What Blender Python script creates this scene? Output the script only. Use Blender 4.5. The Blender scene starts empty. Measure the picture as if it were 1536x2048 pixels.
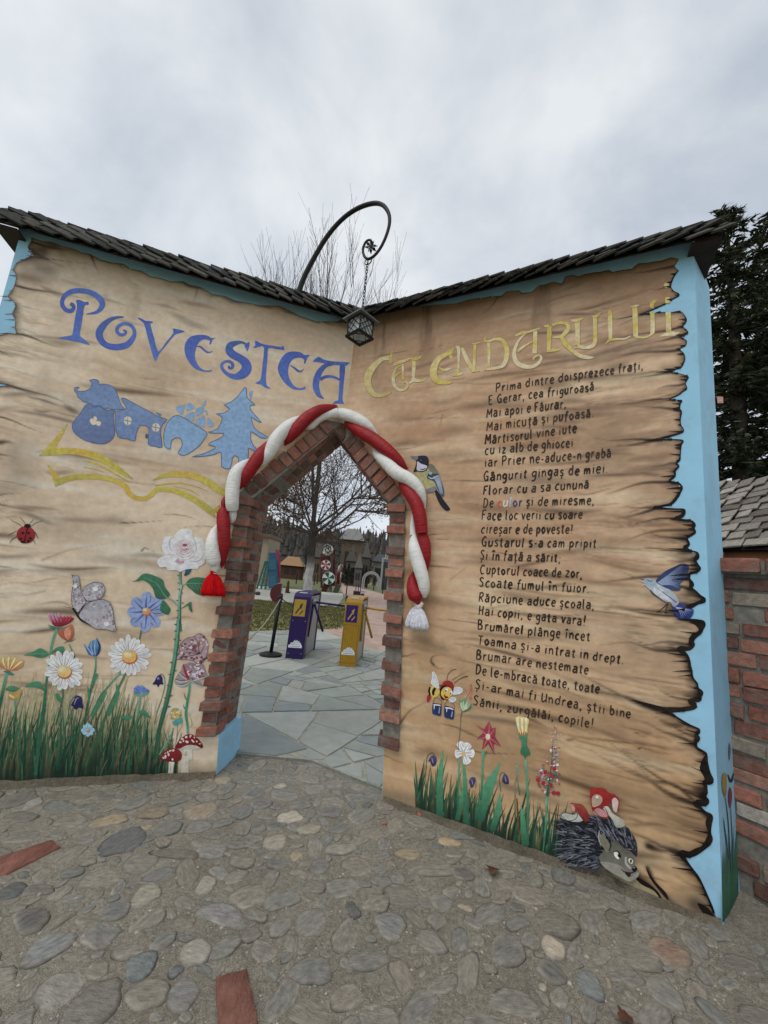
import bpy, bmesh, math, random
import numpy as np
from mathutils import Vector, Matrix

random.seed(7); np.random.seed(7)
SC = bpy.context.scene
COL = SC.collection
V = Vector

# ------------------------------------------------------------------ camera, sky, sun
IW, IH, FPX = 1536.0, 2048.0, 780.5702188562747
PITCH, ROLL, EYE = 0.1640722033583391, 0.09225338483332633, 1.4
_cp, _sp = math.cos(PITCH), math.sin(PITCH)
_F = V((0, _cp, _sp)); _u0 = V((0, -_sp, _cp)); _r0 = V((1, 0, 0))
_R = _r0 * math.cos(ROLL) + _u0 * math.sin(ROLL)
_U = -_r0 * math.sin(ROLL) + _u0 * math.cos(ROLL)
CAM = V((0, 0, EYE))
cd = bpy.data.cameras.new('camera'); cam = bpy.data.objects.new('camera', cd); COL.objects.link(cam)
cd.sensor_fit = 'HORIZONTAL'; cd.sensor_width = 36.0; cd.lens = FPX / IW * 36.0
cd.clip_start = 0.05; cd.clip_end = 2000
M = Matrix((( _R.x, _U.x, -_F.x, CAM.x), (_R.y, _U.y, -_F.y, CAM.y), (_R.z, _U.z, -_F.z, CAM.z), (0, 0, 0, 1)))
cam.matrix_world = M
SC.camera = cam
SC.view_settings.view_transform = 'Standard'; SC.view_settings.look = 'None'
SC.view_settings.exposure = 0.0; SC.view_settings.gamma = 1.0
SC.view_settings.use_curve_mapping = False

SUN_EL, SUN_AZ = math.radians(56), math.radians(222)      # azimuth from +Y clockwise: soft light from behind the camera
world = bpy.data.worlds.new('World'); SC.world = world; world.use_nodes = True
nt = world.node_tree; nt.nodes.clear()
def wn(t, **k):
    n = nt.nodes.new(t)
    for a, b in k.items(): setattr(n, a, b)
    return n
wo = wn('ShaderNodeOutputWorld'); bg = wn('ShaderNodeBackground'); bg.inputs['Strength'].default_value = 0.1
sky = wn('ShaderNodeTexSky', sky_type='NISHITA'); sky.sun_disc = False
sky.sun_elevation = SUN_EL; sky.sun_rotation = SUN_AZ
tc = wn('ShaderNodeTexCoord')
mp = wn('ShaderNodeMapping'); mp.inputs['Scale'].default_value = (1.0, 1.0, 1.25); mp.inputs['Rotation'].default_value = (0.35, 0.1, 0.4)
nz = wn('ShaderNodeTexNoise'); nz.inputs['Scale'].default_value = 2.9; nz.inputs['Detail'].default_value = 7; nz.inputs['Roughness'].default_value = 0.52
nz.inputs['Distortion'].default_value = 0.25
cr = wn('ShaderNodeValToRGB')
cr.color_ramp.elements[0].position = 0.34; cr.color_ramp.elements[0].color = (0.55, 0.61, 0.70, 1)
cr.color_ramp.elements[1].position = 0.66; cr.color_ramp.elements[1].color = (0.88, 0.92, 0.955, 1)
sx = wn('ShaderNodeSeparateXYZ')
mr = wn('ShaderNodeMapRange'); mr.inputs['From Min'].default_value = 0.0; mr.inputs['From Max'].default_value = 1.0
mr.inputs['To Min'].default_value = 11.2; mr.inputs['To Max'].default_value = 8.9
mul = wn('ShaderNodeVectorMath', operation='SCALE')
mix = wn('ShaderNodeMix', data_type='RGBA'); mix.inputs[0].default_value = 0.96
nt.links.new(tc.outputs['Generated'], mp.inputs['Vector']); nt.links.new(mp.outputs[0], nz.inputs['Vector'])
nt.links.new(nz.outputs['Fac'], cr.inputs[0]); nt.links.new(tc.outputs['Generated'], sx.inputs[0])
nt.links.new(sx.outputs['Z'], mr.inputs['Value']); nt.links.new(cr.outputs[0], mul.inputs[0]); nt.links.new(mr.outputs[0], mul.inputs['Scale'])
nt.links.new(sky.outputs[0], mix.inputs[6]); nt.links.new(mul.outputs[0], mix.inputs[7])
nt.links.new(mix.outputs[2], bg.inputs['Color']); nt.links.new(bg.outputs[0], wo.inputs[0])

sl = bpy.data.lights.new('sun', 'SUN'); sl.energy = 1.2; sl.angle = math.radians(35); sl.color = (1.0, 0.965, 0.92)
sun = bpy.data.objects.new('sun', sl); COL.objects.link(sun)
sd = V((math.sin(SUN_AZ) * math.cos(SUN_EL), math.cos(SUN_AZ) * math.cos(SUN_EL), math.sin(SUN_EL)))
sun.rotation_euler = (-sd).to_track_quat('-Z', 'Y').to_euler(); sun.location = (0, -3, 8)

# ------------------------------------------------------------------ helpers
def ray(x, y):
    return _R * ((x - IW / 2) / FPX) - _U * ((y - IH / 2) / FPX) + _F
def ground(x, y, z=0.0):
    r = ray(x, y); return CAM + r * ((z - EYE) / r.z)
def deep(x, y, Y):
    r = ray(x, y); return CAM + r * (Y / r.y)
def hexc(h):
    h = h.lstrip('#'); out = []
    for i in (0, 2, 4):
        c = int(h[i:i + 2], 16) / 255
        out.append(c / 12.92 if c <= 0.04045 else ((c + 0.055) / 1.055) ** 2.4)
    return tuple(out)
PK = 0.62
def pc(h, k=PK):                       # paint colour read from the photo -> albedo
    c = hexc(h); g = 0.3 * c[0] + 0.6 * c[1] + 0.1 * c[2]
    return tuple(min(0.86, (x * 0.88 + g * 0.12) / k) for x in c)
def mixc(a, b, t): return tuple(a[i] * (1 - t) + b[i] * t for i in range(3))
def jitc(c, s, rng=random):
    k = 1 + rng.uniform(-s, s); return tuple(max(0.0, x * k) for x in c)

class MB:
    def __init__(s): s.v = []; s.f = []; s.c = []; s.extra = None
    def vert(s, p, c=(1, 1, 1)): s.v.append(tuple(p)); s.c.append(c); return len(s.v) - 1
    def face(s, *ix): s.f.append(tuple(ix))
    def poly(s, pts, c=(1, 1, 1)):
        s.f.append(tuple(s.vert(p, c) for p in pts))
    def box(s, o, ax, ay, az, c=(1, 1, 1), taper=None):     # o = min corner, three edge vectors
        o = V(o); ax = V(ax); ay = V(ay); az = V(az)
        i = [s.vert(o + ax * a + ay * b + az * d, c) for d in (0, 1) for b in (0, 1) for a in (0, 1)]
        for q in ((0, 2, 3, 1), (4, 5, 7, 6), (0, 1, 5, 4), (2, 6, 7, 3), (0, 4, 6, 2), (1, 3, 7, 5)): s.f.append(tuple(i[k] for k in q))
    def cbox(s, cen, hx, hy, hz, c=(1, 1, 1)):
        s.box(V(cen) - V(hx) - V(hy) - V(hz), V(hx) * 2, V(hy) * 2, V(hz) * 2, c)
    def tube(s, pts, rad, n=8, c=(1, 1, 1), cap=True, flat=1.0):
        pts = [V(p) for p in pts]; m = len(pts)
        if not hasattr(rad, '__len__'): rad = [rad] * m
        if not (len(c) == m and hasattr(c[0], '__len__')): c = [c] * m
        t0 = (pts[1] - pts[0]).normalized()
        up = V((0, 0, 1)) if abs(t0.z) < 0.9 else V((1, 0, 0))
        a = t0.cross(up).normalized(); rings = []
        for k in range(m):
            t = ((pts[k + 1] - pts[k]) if k == 0 else (pts[k] - pts[k - 1]) if k == m - 1 else (pts[k + 1] - pts[k - 1])).normalized()
            a = (a - t * a.dot(t)); a = a.normalized() if a.length > 1e-6 else t.orthogonal().normalized()
            b = t.cross(a)
            rings.append([s.vert(pts[k] + (a * math.cos(2 * math.pi * j / n) + b * math.sin(2 * math.pi * j / n)) * rad[k], c[k]) for j in range(n)])
        for k in range(m - 1):
            for j in range(n):
                s.f.append((rings[k][j], rings[k][(j + 1) % n], rings[k + 1][(j + 1) % n], rings[k + 1][j]))
        if cap and n > 2: s.f.append(tuple(rings[0][::-1])); s.f.append(tuple(rings[-1]))
    def lathe(s, base, prof, n=16, c=(1, 1, 1), sx=1.0, ax=None):
        base = V(base); ax = V(ax).normalized() if ax else V((0, 0, 1))
        a = ax.orthogonal().normalized(); b = ax.cross(a); rings = []
        for r, h in prof:
            rings.append([s.vert(base + ax * h + (a * math.cos(2 * math.pi * j / n) * sx + b * math.sin(2 * math.pi * j / n)) * r, c) for j in range(n)])
        for k in range(len(prof) - 1):
            for j in range(n):
                s.f.append((rings[k][j], rings[k][(j + 1) % n], rings[k + 1][(j + 1) % n], rings[k + 1][j]))
        s.f.append(tuple(rings[0][::-1])); s.f.append(tuple(rings[-1]))
    def build(s, name, mat, parent=None, smooth=False, bevel=0.0, rough=0.0):
        me = bpy.data.meshes.new(name); me.from_pydata(s.v, [], s.f)
        ca = me.color_attributes.new('Col', 'FLOAT_COLOR', 'POINT')
        arr = np.ones((len(s.v), 4), dtype=np.float32)
        if s.v: arr[:, :3] = np.array(s.c, dtype=np.float32)[:, :3]
        ca.data.foreach_set('color', arr.ravel())
        if s.extra is not None:
            at = me.attributes.new('loc', 'FLOAT_VECTOR', 'POINT')
            at.data.foreach_set('vector', np.array(s.extra, dtype=np.float32).ravel())
        if bevel > 0:
            bm = bmesh.new(); bm.from_mesh(me)
            bmesh.ops.recalc_face_normals(bm, faces=bm.faces)
            bmesh.ops.bevel(bm, geom=bm.edges[:] , offset=bevel, segments=2, profile=0.6, affect='EDGES', clamp_overlap=True)
            if rough > 0:
                rr_ = random.Random(len(bm.verts))
                for v_ in bm.verts: v_.co += V((rr_.uniform(-1, 1), rr_.uniform(-1, 1), rr_.uniform(-1, 1))) * rough
            bm.to_mesh(me); bm.free()
        me.materials.append(mat)
        if smooth: me.polygons.foreach_set('use_smooth', [True] * len(me.polygons))
        me.update()
        o = bpy.data.objects.new(name, me); COL.objects.link(o)
        if parent: o.parent = parent; o.matrix_parent_inverse = parent.matrix_basis.inverted()
        return o

def tag(o, label, cat, group=None):
    o['label'] = label; o['category'] = cat
    if group: o['group'] = group
    return o
def thing(name, label, cat, loc=(0, 0, 0), group=None):
    o = bpy.data.objects.new(name, None); COL.objects.link(o); o.location = loc; o.empty_display_size = 0.1
    return tag(o, label, cat, group)
def struct(o, kind='structure'): o['kind'] = kind; return o
def copy_tree(o, parent=None):
    c = o.copy(); COL.objects.link(c)
    if parent: c.parent = parent
    for ch in o.children: copy_tree(ch, c)
    return c

def catmull(pts, sub=6, closed=False):
    P = [np.array(p, dtype=float) for p in pts]; n = len(P); out = []
    if n < 3 and not closed:
        return [P[0] + (P[-1] - P[0]) * i / sub for i in range(sub + 1)]
    rng = range(n) if closed else range(n - 1)
    for i in rng:
        p1, p2 = P[i], P[(i + 1) % n]
        p0 = P[(i - 1) % n] if closed or i > 0 else p1 * 2 - p2
        p3 = P[(i + 2) % n] if closed or i + 2 < n else p2 * 2 - p1
        for k in range(sub):
            t = k / sub
            out.append(0.5 * (2 * p1 + (p2 - p0) * t + (2 * p0 - 5 * p1 + 4 * p2 - p3) * t * t + (3 * p1 - p0 - 3 * p2 + p3) * t ** 3))
    if not closed: out.append(P[-1])
    return out

# ------------------------------------------------------------------ materials
def base_mat(name, rough=0.7, spec=0.3):
    m = bpy.data.materials.new(name); m.use_nodes = True
    n = m.node_tree; b = n.nodes['Principled BSDF']
    b.inputs['Roughness'].default_value = rough; b.inputs['Specular IOR Level'].default_value = spec
    return m, n, b
def mat(name, rgb=None, rough=0.7, spec=0.3, var=0.25, scale=8.0, bump=0.0, bscale=60.0, stretch=(1, 1, 1), metal=0.0, vc=None, detail=5, attr=None, sub=0):
    """principled: flat colour or vertex colour, times a two-scale noise; optional bump"""
    m, n, b = base_mat(name, rough, spec); L = n.links.new
    b.inputs['Metallic'].default_value = metal
    if attr: co = n.nodes.new('ShaderNodeAttribute'); co.attribute_name = attr; cov = co.outputs['Vector']
    else: co = n.nodes.new('ShaderNodeTexCoord'); cov = co.outputs['Object']
    mp = n.nodes.new('ShaderNodeMapping'); mp.inputs['Scale'].default_value = stretch; L(cov, mp.inputs['Vector'])
    nz = n.nodes.new('ShaderNodeTexNoise'); nz.inputs['Scale'].default_value = scale; nz.inputs['Detail'].default_value = detail; nz.inputs['Roughness'].default_value = 0.62
    L(mp.outputs[0], nz.inputs['Vector'])
    mr = n.nodes.new('ShaderNodeMapRange'); mr.inputs['From Min'].default_value = 0.3; mr.inputs['From Max'].default_value = 0.7
    mr.inputs['To Min'].default_value = 1 - var; mr.inputs['To Max'].default_value = 1 + var; L(nz.outputs['Fac'], mr.inputs['Value'])
    sc = n.nodes.new('ShaderNodeVectorMath'); sc.operation = 'SCALE'
    if rgb is None:
        at = n.nodes.new('ShaderNodeAttribute'); at.attribute_name = 'Col'; L(at.outputs['Color'], sc.inputs[0])
    else: sc.inputs[0].default_value = rgb
    L(mr.outputs[0], sc.inputs['Scale']); L(sc.outputs[0], b.inputs['Base Color'])
    if bump > 0:
        n2 = n.nodes.new('ShaderNodeTexNoise'); n2.inputs['Scale'].default_value = bscale; n2.inputs['Detail'].default_value = 5; n2.inputs['Roughness'].default_value = 0.65
        L(mp.outputs[0], n2.inputs['Vector'])
        bp = n.nodes.new('ShaderNodeBump'); bp.inputs['Strength'].default_value = bump; bp.inputs['Distance'].default_value = 0.01
        L(n2.outputs['Fac'], bp.inputs['Height']); L(bp.outputs[0], b.inputs['Normal'])
    return m
M_mural = mat('mural_paint', None, 0.62, 0.2, 0.10, 22, 0.12, 90)
M_figure = mat('figure_paint', None, 0.55, 0.2, 0.2, 38, 0.08, 120)
M_plaster = mat('blue_plaster', pc('#78a8c2', .62), 0.7, 0.2, 0.07, 5, 0.12, 120)
M_brick = mat('old_brick', None, 0.9, 0.15, 0.32, 30, 0.6, 90)
def weather(m, col, lo, hi, fac, scale=9.0):
    # lime and mortar smears: patches of a second colour over the first
    n = m.node_tree; L = n.links.new; b = n.nodes['Principled BSDF']; src = b.inputs['Base Color'].links[0].from_socket
    co = n.nodes.new('ShaderNodeTexCoord'); nz = n.nodes.new('ShaderNodeTexNoise'); nz.inputs['Scale'].default_value = scale; nz.inputs['Detail'].default_value = 9; nz.inputs['Roughness'].default_value = .72; L(co.outputs['Object'], nz.inputs['Vector'])
    mr = n.nodes.new('ShaderNodeMapRange'); mr.inputs['From Min'].default_value = lo; mr.inputs['From Max'].default_value = hi; mr.inputs['To Max'].default_value = fac; L(nz.outputs['Fac'], mr.inputs['Value'])
    mx = n.nodes.new('ShaderNodeMix'); mx.data_type = 'RGBA'; L(mr.outputs[0], mx.inputs[0]); L(src, mx.inputs[6]); mx.inputs[7].default_value = (*col, 1); L(mx.outputs[2], b.inputs['Base Color'])
weather(M_plaster, (.27, .30, .30), .50, .78, .55, 4.0)
weather(M_brick, (.20, .185, .16), .50, .66, .8)
M_mortar = mat('mortar', (0.235, 0.22, 0.19), 0.95, 0.1, 0.3, 26, 0.7, 110)
M_shingle = mat('weathered_shingle', None, 0.85, 0.2, 0.35, 14, 0.5, 60, (3, 3, 3))
M_darkwood = mat('shaded_brown_wood', (0.026, 0.017, 0.012), 0.7, 0.3, 0.3, 12, 0.3, 50)  # brown wood, its colour darkened further to hold the eave's shadow
M_iron = mat('black_iron', (0.008, 0.009, 0.009), 0.55, 0.3, 0.3, 30, 0.15, 80)
M_red = mat('red_satin', None, 0.5, 0.35, 0.16, 18, 0.75, 28)
M_white = mat('white_cotton', None, 0.7, 0.2, 0.08, 14, 0.8, 30)
M_yarn = mat('yarn', None, 0.9, 0.1, 0.2, 60, 0.4, 150)
M_stone = mat('cobble', None, 0.8, 0.2, 0.34, 30, 0.9, 70, (1, 2.4, 1), attr='loc', detail=10)
def cement():
    m, n, b = base_mat('cement', .95, .1); L = n.links.new
    co = n.nodes.new('ShaderNodeTexCoord'); at = n.nodes.new('ShaderNodeAttribute'); at.attribute_name = 'Col'; cur = at.outputs['Color']; hs = []
    for sc_, lo, hi, dt in ((7, .82, 1.18, 6), (55, .70, 1.30, 6), (260, .55, 1.5, 3)):
        nz = n.nodes.new('ShaderNodeTexNoise'); nz.inputs['Scale'].default_value = sc_; nz.inputs['Detail'].default_value = dt; nz.inputs['Roughness'].default_value = .65; L(co.outputs['Object'], nz.inputs['Vector'])
        mr = n.nodes.new('ShaderNodeMapRange'); mr.inputs['From Min'].default_value = .3; mr.inputs['From Max'].default_value = .7; mr.inputs['To Min'].default_value = lo; mr.inputs['To Max'].default_value = hi; L(nz.outputs['Fac'], mr.inputs['Value'])
        sc = n.nodes.new('ShaderNodeVectorMath'); sc.operation = 'SCALE'; L(cur, sc.inputs[0]); L(mr.outputs[0], sc.inputs['Scale']); cur = sc.outputs[0]; hs.append(nz.outputs['Fac'])
    L(cur, b.inputs['Base Color']); ad = n.nodes.new('ShaderNodeMath'); ad.operation = 'ADD'; L(hs[1], ad.inputs[0]); L(hs[2], ad.inputs[1])
    bp = n.nodes.new('ShaderNodeBump'); bp.inputs['Strength'].default_value = 1.0; bp.inputs['Distance'].default_value = .012; L(ad.outputs[0], bp.inputs['Height']); L(bp.outputs[0], b.inputs['Normal']); return m
M_cement = cement()
M_slate = mat('slate_flag', None, 0.55, 0.35, 0.12, 9, 0.25, 40)
M_metal = mat('stainless', (0.34, 0.35, 0.36), 0.35, 0.5, 0.1, 20, 0.0, metal=0.8)
M_gloss = mat('glossy_paint', None, 0.35, 0.35, 0.10, 14)
M_bark = mat('bark', None, 0.9, 0.1, 0.35, 12, 0.8, 40, (1, 1, 0.3))
M_twig = mat('twig', (0.085, 0.075, 0.068), 0.9, 0.1, 0.2, 10)
M_leaf = mat('dead_leaf', None, 0.8, 0.15, 0.3, 10)
M_needle = mat('needles', None, 0.75, 0.2, 0.35, 3)
M_grass = mat('grass', None, 0.85, 0.1, 0.3, 3.0)
M_wood = mat('grey_wood', None, 0.85, 0.2, 0.3, 10, 0.4, 40, (4, 4, 0.6))
M_generic = mat('painted_wood', None, 0.5, 0.35, 0.12, 12)
# ------------------------------------------------------------------ the two pages of the gate
_aL, _aR = 3.427994903010519, -0.4594820922264493
CORN = V((-0.385477724652177, 3.0365130417948367, 0))
class Plane:
    def __init__(s, o, d, n): s.o = V(o); s.d = V(d).normalized(); s.n = V(n).normalized()
    def px(s, x, y, off=0.0):
        r = ray(x, y); t = (s.o + s.n * off - CAM).dot(s.n) / r.dot(s.n); P = CAM + r * t
        return ((P - s.o).dot(s.d), P.z)
    def pt(s, u, v, off=0.0):
        return s.o + s.d * u + V((0, 0, v)) + s.n * off
    def ppt(s, x, y, off=0.0):           # a pixel of the drawing, laid on the wall's own plane
        u, v = s.px(x, y); return s.pt(u, v, off)
_dL = V((math.cos(_aL), math.sin(_aL), 0)); _dR = V((math.cos(_aR), math.sin(_aR), 0))
PL = Plane(CORN, _dL, (-_dL.y, _dL.x, 0)); PR = Plane(CORN, _dR, (_dR.y, -_dR.x, 0))
if PL.n.y > 0: PL.n = -PL.n
if PR.n.y > 0: PR.n = -PR.n
BIS = -(PL.n + PR.n).normalized()        # the passage runs along the bisector of the pages
WT = 0.36
ENDR = 2.316
EB = V((0.29, 0.235, 0))                 # slanted end of the right page
PE = Plane(CORN + _dR * ENDR, EB, (EB.y, -EB.x, 0))

gate = thing('gate_wall', 'tall gate wall shaped like an open storybook, painted with a parchment, blue and yellow lettering and flowers', 'gate', CORN)

def wall(plane, poly, backs):
    mb = MB(); n = len(poly)
    from mathutils.geometry import tessellate_polygon
    tris = tessellate_polygon([[V((u, v, 0)) for u, v in poly]])
    F = [mb.vert(plane.pt(u, v)) for u, v in poly]
    Bk = [mb.vert(plane.pt(u, v) + b) for (u, v), b in zip(poly, backs)]
    for t in tris: mb.face(*[F[i] for i in t]); mb.face(*[Bk[i] for i in t])
    for i in range(n): mb.face(F[i], F[(i + 1) % n], Bk[(i + 1) % n], Bk[i])
    o = mb.build('wall', M_plaster, gate)
    bm = bmesh.new(); bm.from_mesh(o.data); bmesh.ops.recalc_face_normals(bm, faces=bm.faces); bm.to_mesh(o.data); bm.free()
    return o
OPL = [(0.59, 0), (0.61, 0.25), (0.655, 0.25), (0.64, 1.89), (0.09, 2.537)]       # opening, left page
OPR = [(0.605, 0), (0.60, 0.08), (0.551, 0.943), (0.489, 1.932)]                  # opening, right page
VF = 2.45
WH = 3.565
polyL = [(0, VF), (0, WH), (2.37, WH), (2.37, 0)] + OPL
polyR = [(0, VF), (0, WH), (ENDR, WH), (ENDR, 0)] + OPR
bk = BIS * WT
wallL = wall(PL, polyL, [bk, bk - V((0, 0, .12)), -PL.n * 0.33 - V((0, 0, .12)), -PL.n * 0.33] + [bk] * len(OPL))
wallR = wall(PR, polyR, [bk, bk - V((0, 0, .12)), EB - V((0, 0, .12)), EB] + [bk] * len(OPR))

# ---- parchment: a sheet of small facets clipped to the torn outline, its brushwork in the facet colours
def hash2(ix, iy, seed):
    h = (ix * 374761393 + iy * 668265263 + seed * 974634777) & 0xffffffff
    h = ((h ^ (h >> 13)) * 1274126177) & 0xffffffff
    return ((h ^ (h >> 16)) & 0xffff) / 65535.0
def vnoise(x, y, seed=0):
    x = np.asarray(x, dtype=np.float64); y = np.asarray(y, dtype=np.float64)
    ix = np.floor(x).astype(np.int64); iy = np.floor(y).astype(np.int64); fx = x - ix; fy = y - iy
    fx = fx * fx * (3 - 2 * fx); fy = fy * fy * (3 - 2 * fy)
    a = hash2(ix, iy, seed); b = hash2(ix + 1, iy, seed); c = hash2(ix, iy + 1, seed); d = hash2(ix + 1, iy + 1, seed)
    return (a * (1 - fx) + b * fx) * (1 - fy) + (c * (1 - fx) + d * fx) * fy
def fbm(x, y, seed=0, o=4):
    s = 0; a = 0.5; t = 0
    for k in range(o):
        s = s + a * vnoise(x * 2 ** k, y * 2 ** k, seed + k * 17); t += a; a *= 0.55
    return s / t
def segdist(U, Vv, pts):
    d = np.full(U.shape, 1e9); tt = np.zeros(U.shape); n = len(pts) - 1
    for i in range(n):
        ax, ay = pts[i][:2]; bx, by = pts[i + 1][:2]; dx, dy = bx - ax, by - ay; L = dx * dx + dy * dy + 1e-12
        t = np.clip(((U - ax) * dx + (Vv - ay) * dy) / L, 0, 1)
        q = np.hypot(U - ax - t * dx, Vv - ay - t * dy); m = q < d
        d = np.where(m, q, d); tt = np.where(m, (i + t) / n, tt)
    return d, tt
def clip_cell(poly, x0, x1, y0, y1):
    for ax, s, val in ((0, 1, x0), (0, -1, x1), (1, 1, y0), (1, -1, y1)):
        out = []
        for i in range(len(poly)):
            p = poly[i - 1]; q = poly[i]; a = (p[ax] - val) * s; b = (q[ax] - val) * s
            if (a >= 0) != (b >= 0):
                t = a / (a - b); out.append((p[0] + (q[0] - p[0]) * t, p[1] + (q[1] - p[1]) * t))
            if b >= 0: out.append(q)
        poly = out
        if len(poly) < 3: return []
    return poly
def inside(U, Vv, poly):
    r = np.zeros(U.shape, bool); n = len(poly)
    for i in range(n):
        x0, y0 = poly[i - 1]; x1, y1 = poly[i]
        if y0 == y1: continue
        c = ((y0 > Vv) != (y1 > Vv)) & (U < (x1 - x0) * (Vv - y0) / (y1 - y0) + x0); r ^= c
    return r
def parchment(plane, poly, colfn, parent, g=0.008, off=0.0015):
    xs = [p[0] for p in poly]; ys = [p[1] for p in poly]
    x0, y0 = min(xs) - g * 0.37, min(ys) - g * 0.41
    nx = int((max(xs) - x0) / g) + 2; ny = int((max(ys) - y0) / g) + 2
    gx = x0 + np.arange(nx) * g; gy = y0 + np.arange(ny) * g
    GU, GV = np.meshgrid(gx, gy); ins = inside(GU, GV, poly)
    hit = np.zeros((ny, nx), bool)
    for i in range(len(poly)):
        p, q = poly[i - 1], poly[i]; n = int(math.hypot(q[0] - p[0], q[1] - p[1]) / g * 6) + 2
        t = np.linspace(0, 1, n); hx = ((p[0] + (q[0] - p[0]) * t - x0) / g).astype(int); hy = ((p[1] + (q[1] - p[1]) * t - y0) / g).astype(int)
        hit[hy, hx] = True
    full = ins[:-1, :-1] & ins[1:, :-1] & ins[:-1, 1:] & ins[1:, 1:]
    uv = []; faces = []
    idx = -np.ones((ny, nx), dtype=np.int64)
    fj, fi = np.nonzero(full & ~hit[:-1, :-1])
    need = np.zeros((ny, nx), bool)
    for a in (0, 1):
        for b in (0, 1): need[fj + a, fi + b] = True
    idx[need] = np.arange(need.sum()); U = GU[need]; Vv = GV[need]
    faces = np.stack([idx[fj, fi], idx[fj, fi + 1], idx[fj + 1, fi + 1], idx[fj + 1, fi]], 1).tolist()
    eu = []; base = len(U)
    for j in range(ny - 1):
        cols = np.nonzero(hit[j])[0]
        if not len(cols): continue
        row = clip_cell(poly, -1e3, 1e3, gy[j], gy[j] + g)
        if not row: continue
        for i in cols:
            c = clip_cell(row, gx[i], gx[i] + g, gy[j], gy[j] + g)
            cc = []
            for p in c:
                if not cc or math.hypot(p[0] - cc[-1][0], p[1] - cc[-1][1]) > 1e-6: cc.append(p)
            if len(cc) > 1 and math.hypot(cc[0][0] - cc[-1][0], cc[0][1] - cc[-1][1]) <= 1e-6: cc.pop()
            if len(cc) < 3: continue
            faces.append(list(range(base + len(eu), base + len(eu) + len(cc)))); eu += cc
    if eu:
        U = np.concatenate([U, [p[0] for p in eu]]); Vv = np.concatenate([Vv, [p[1] for p in eu]])
    C = colfn(U, Vv)
    P = np.array(plane.o)[None] + np.array(plane.d)[None] * U[:, None] + np.array(plane.n)[None] * off
    P[:, 2] = Vv
    me = bpy.data.meshes.new('parchment'); me.from_pydata(P.tolist(), [], faces)
    ca = me.color_attributes.new('Col', 'FLOAT_COLOR', 'POINT')
    arr = np.ones((len(U), 4), dtype=np.float32); arr[:, :3] = C; ca.data.foreach_set('color', arr.ravel())
    me.materials.append(M_mural); me.update()
    o = bpy.data.objects.new('parchment', me); COL.objects.link(o); o.parent = parent
    o.matrix_parent_inverse = parent.matrix_basis.inverted()
    return o

tornL = [(693, 643), (633, 643), (600, 632), (560, 612), (520, 611), (493, 605), (470, 601), (450, 592), (425, 588), (400, 574), (380, 570), (367, 563), (340, 563), (320, 556), (300, 552), (283, 542), (262, 538), (247, 528), (222, 525), (200, 519), (180, 508), (165, 506), (150, 499), (125, 492), (103, 484), (84, 482), (63, 475), (62, 485), (56, 494), (60, 503), (63, 512), (48, 520), (33, 527), (27, 540), (33, 552), (30, 570), (24, 582), (16, 593), (24, 601), (32, 610), (30, 618), (25, 628), (31, 640), (30, 655), (33, 668), (18, 667), (0, 671), (-20, 668), (-28, 684), (-15, 700), (-24, 722), (-32, 740), (-26, 762), (16, 771), (-30, 778), (-38, 800), (-26, 830), (-40, 860), (-34, 900), (-50, 940), (-40, 990), (-56, 1040), (-48, 1100), (-64, 1160), (-52, 1220), (-66, 1290), (-58, 1360), (-74, 1420), (-66, 1490), (-80, 1570)]
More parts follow.
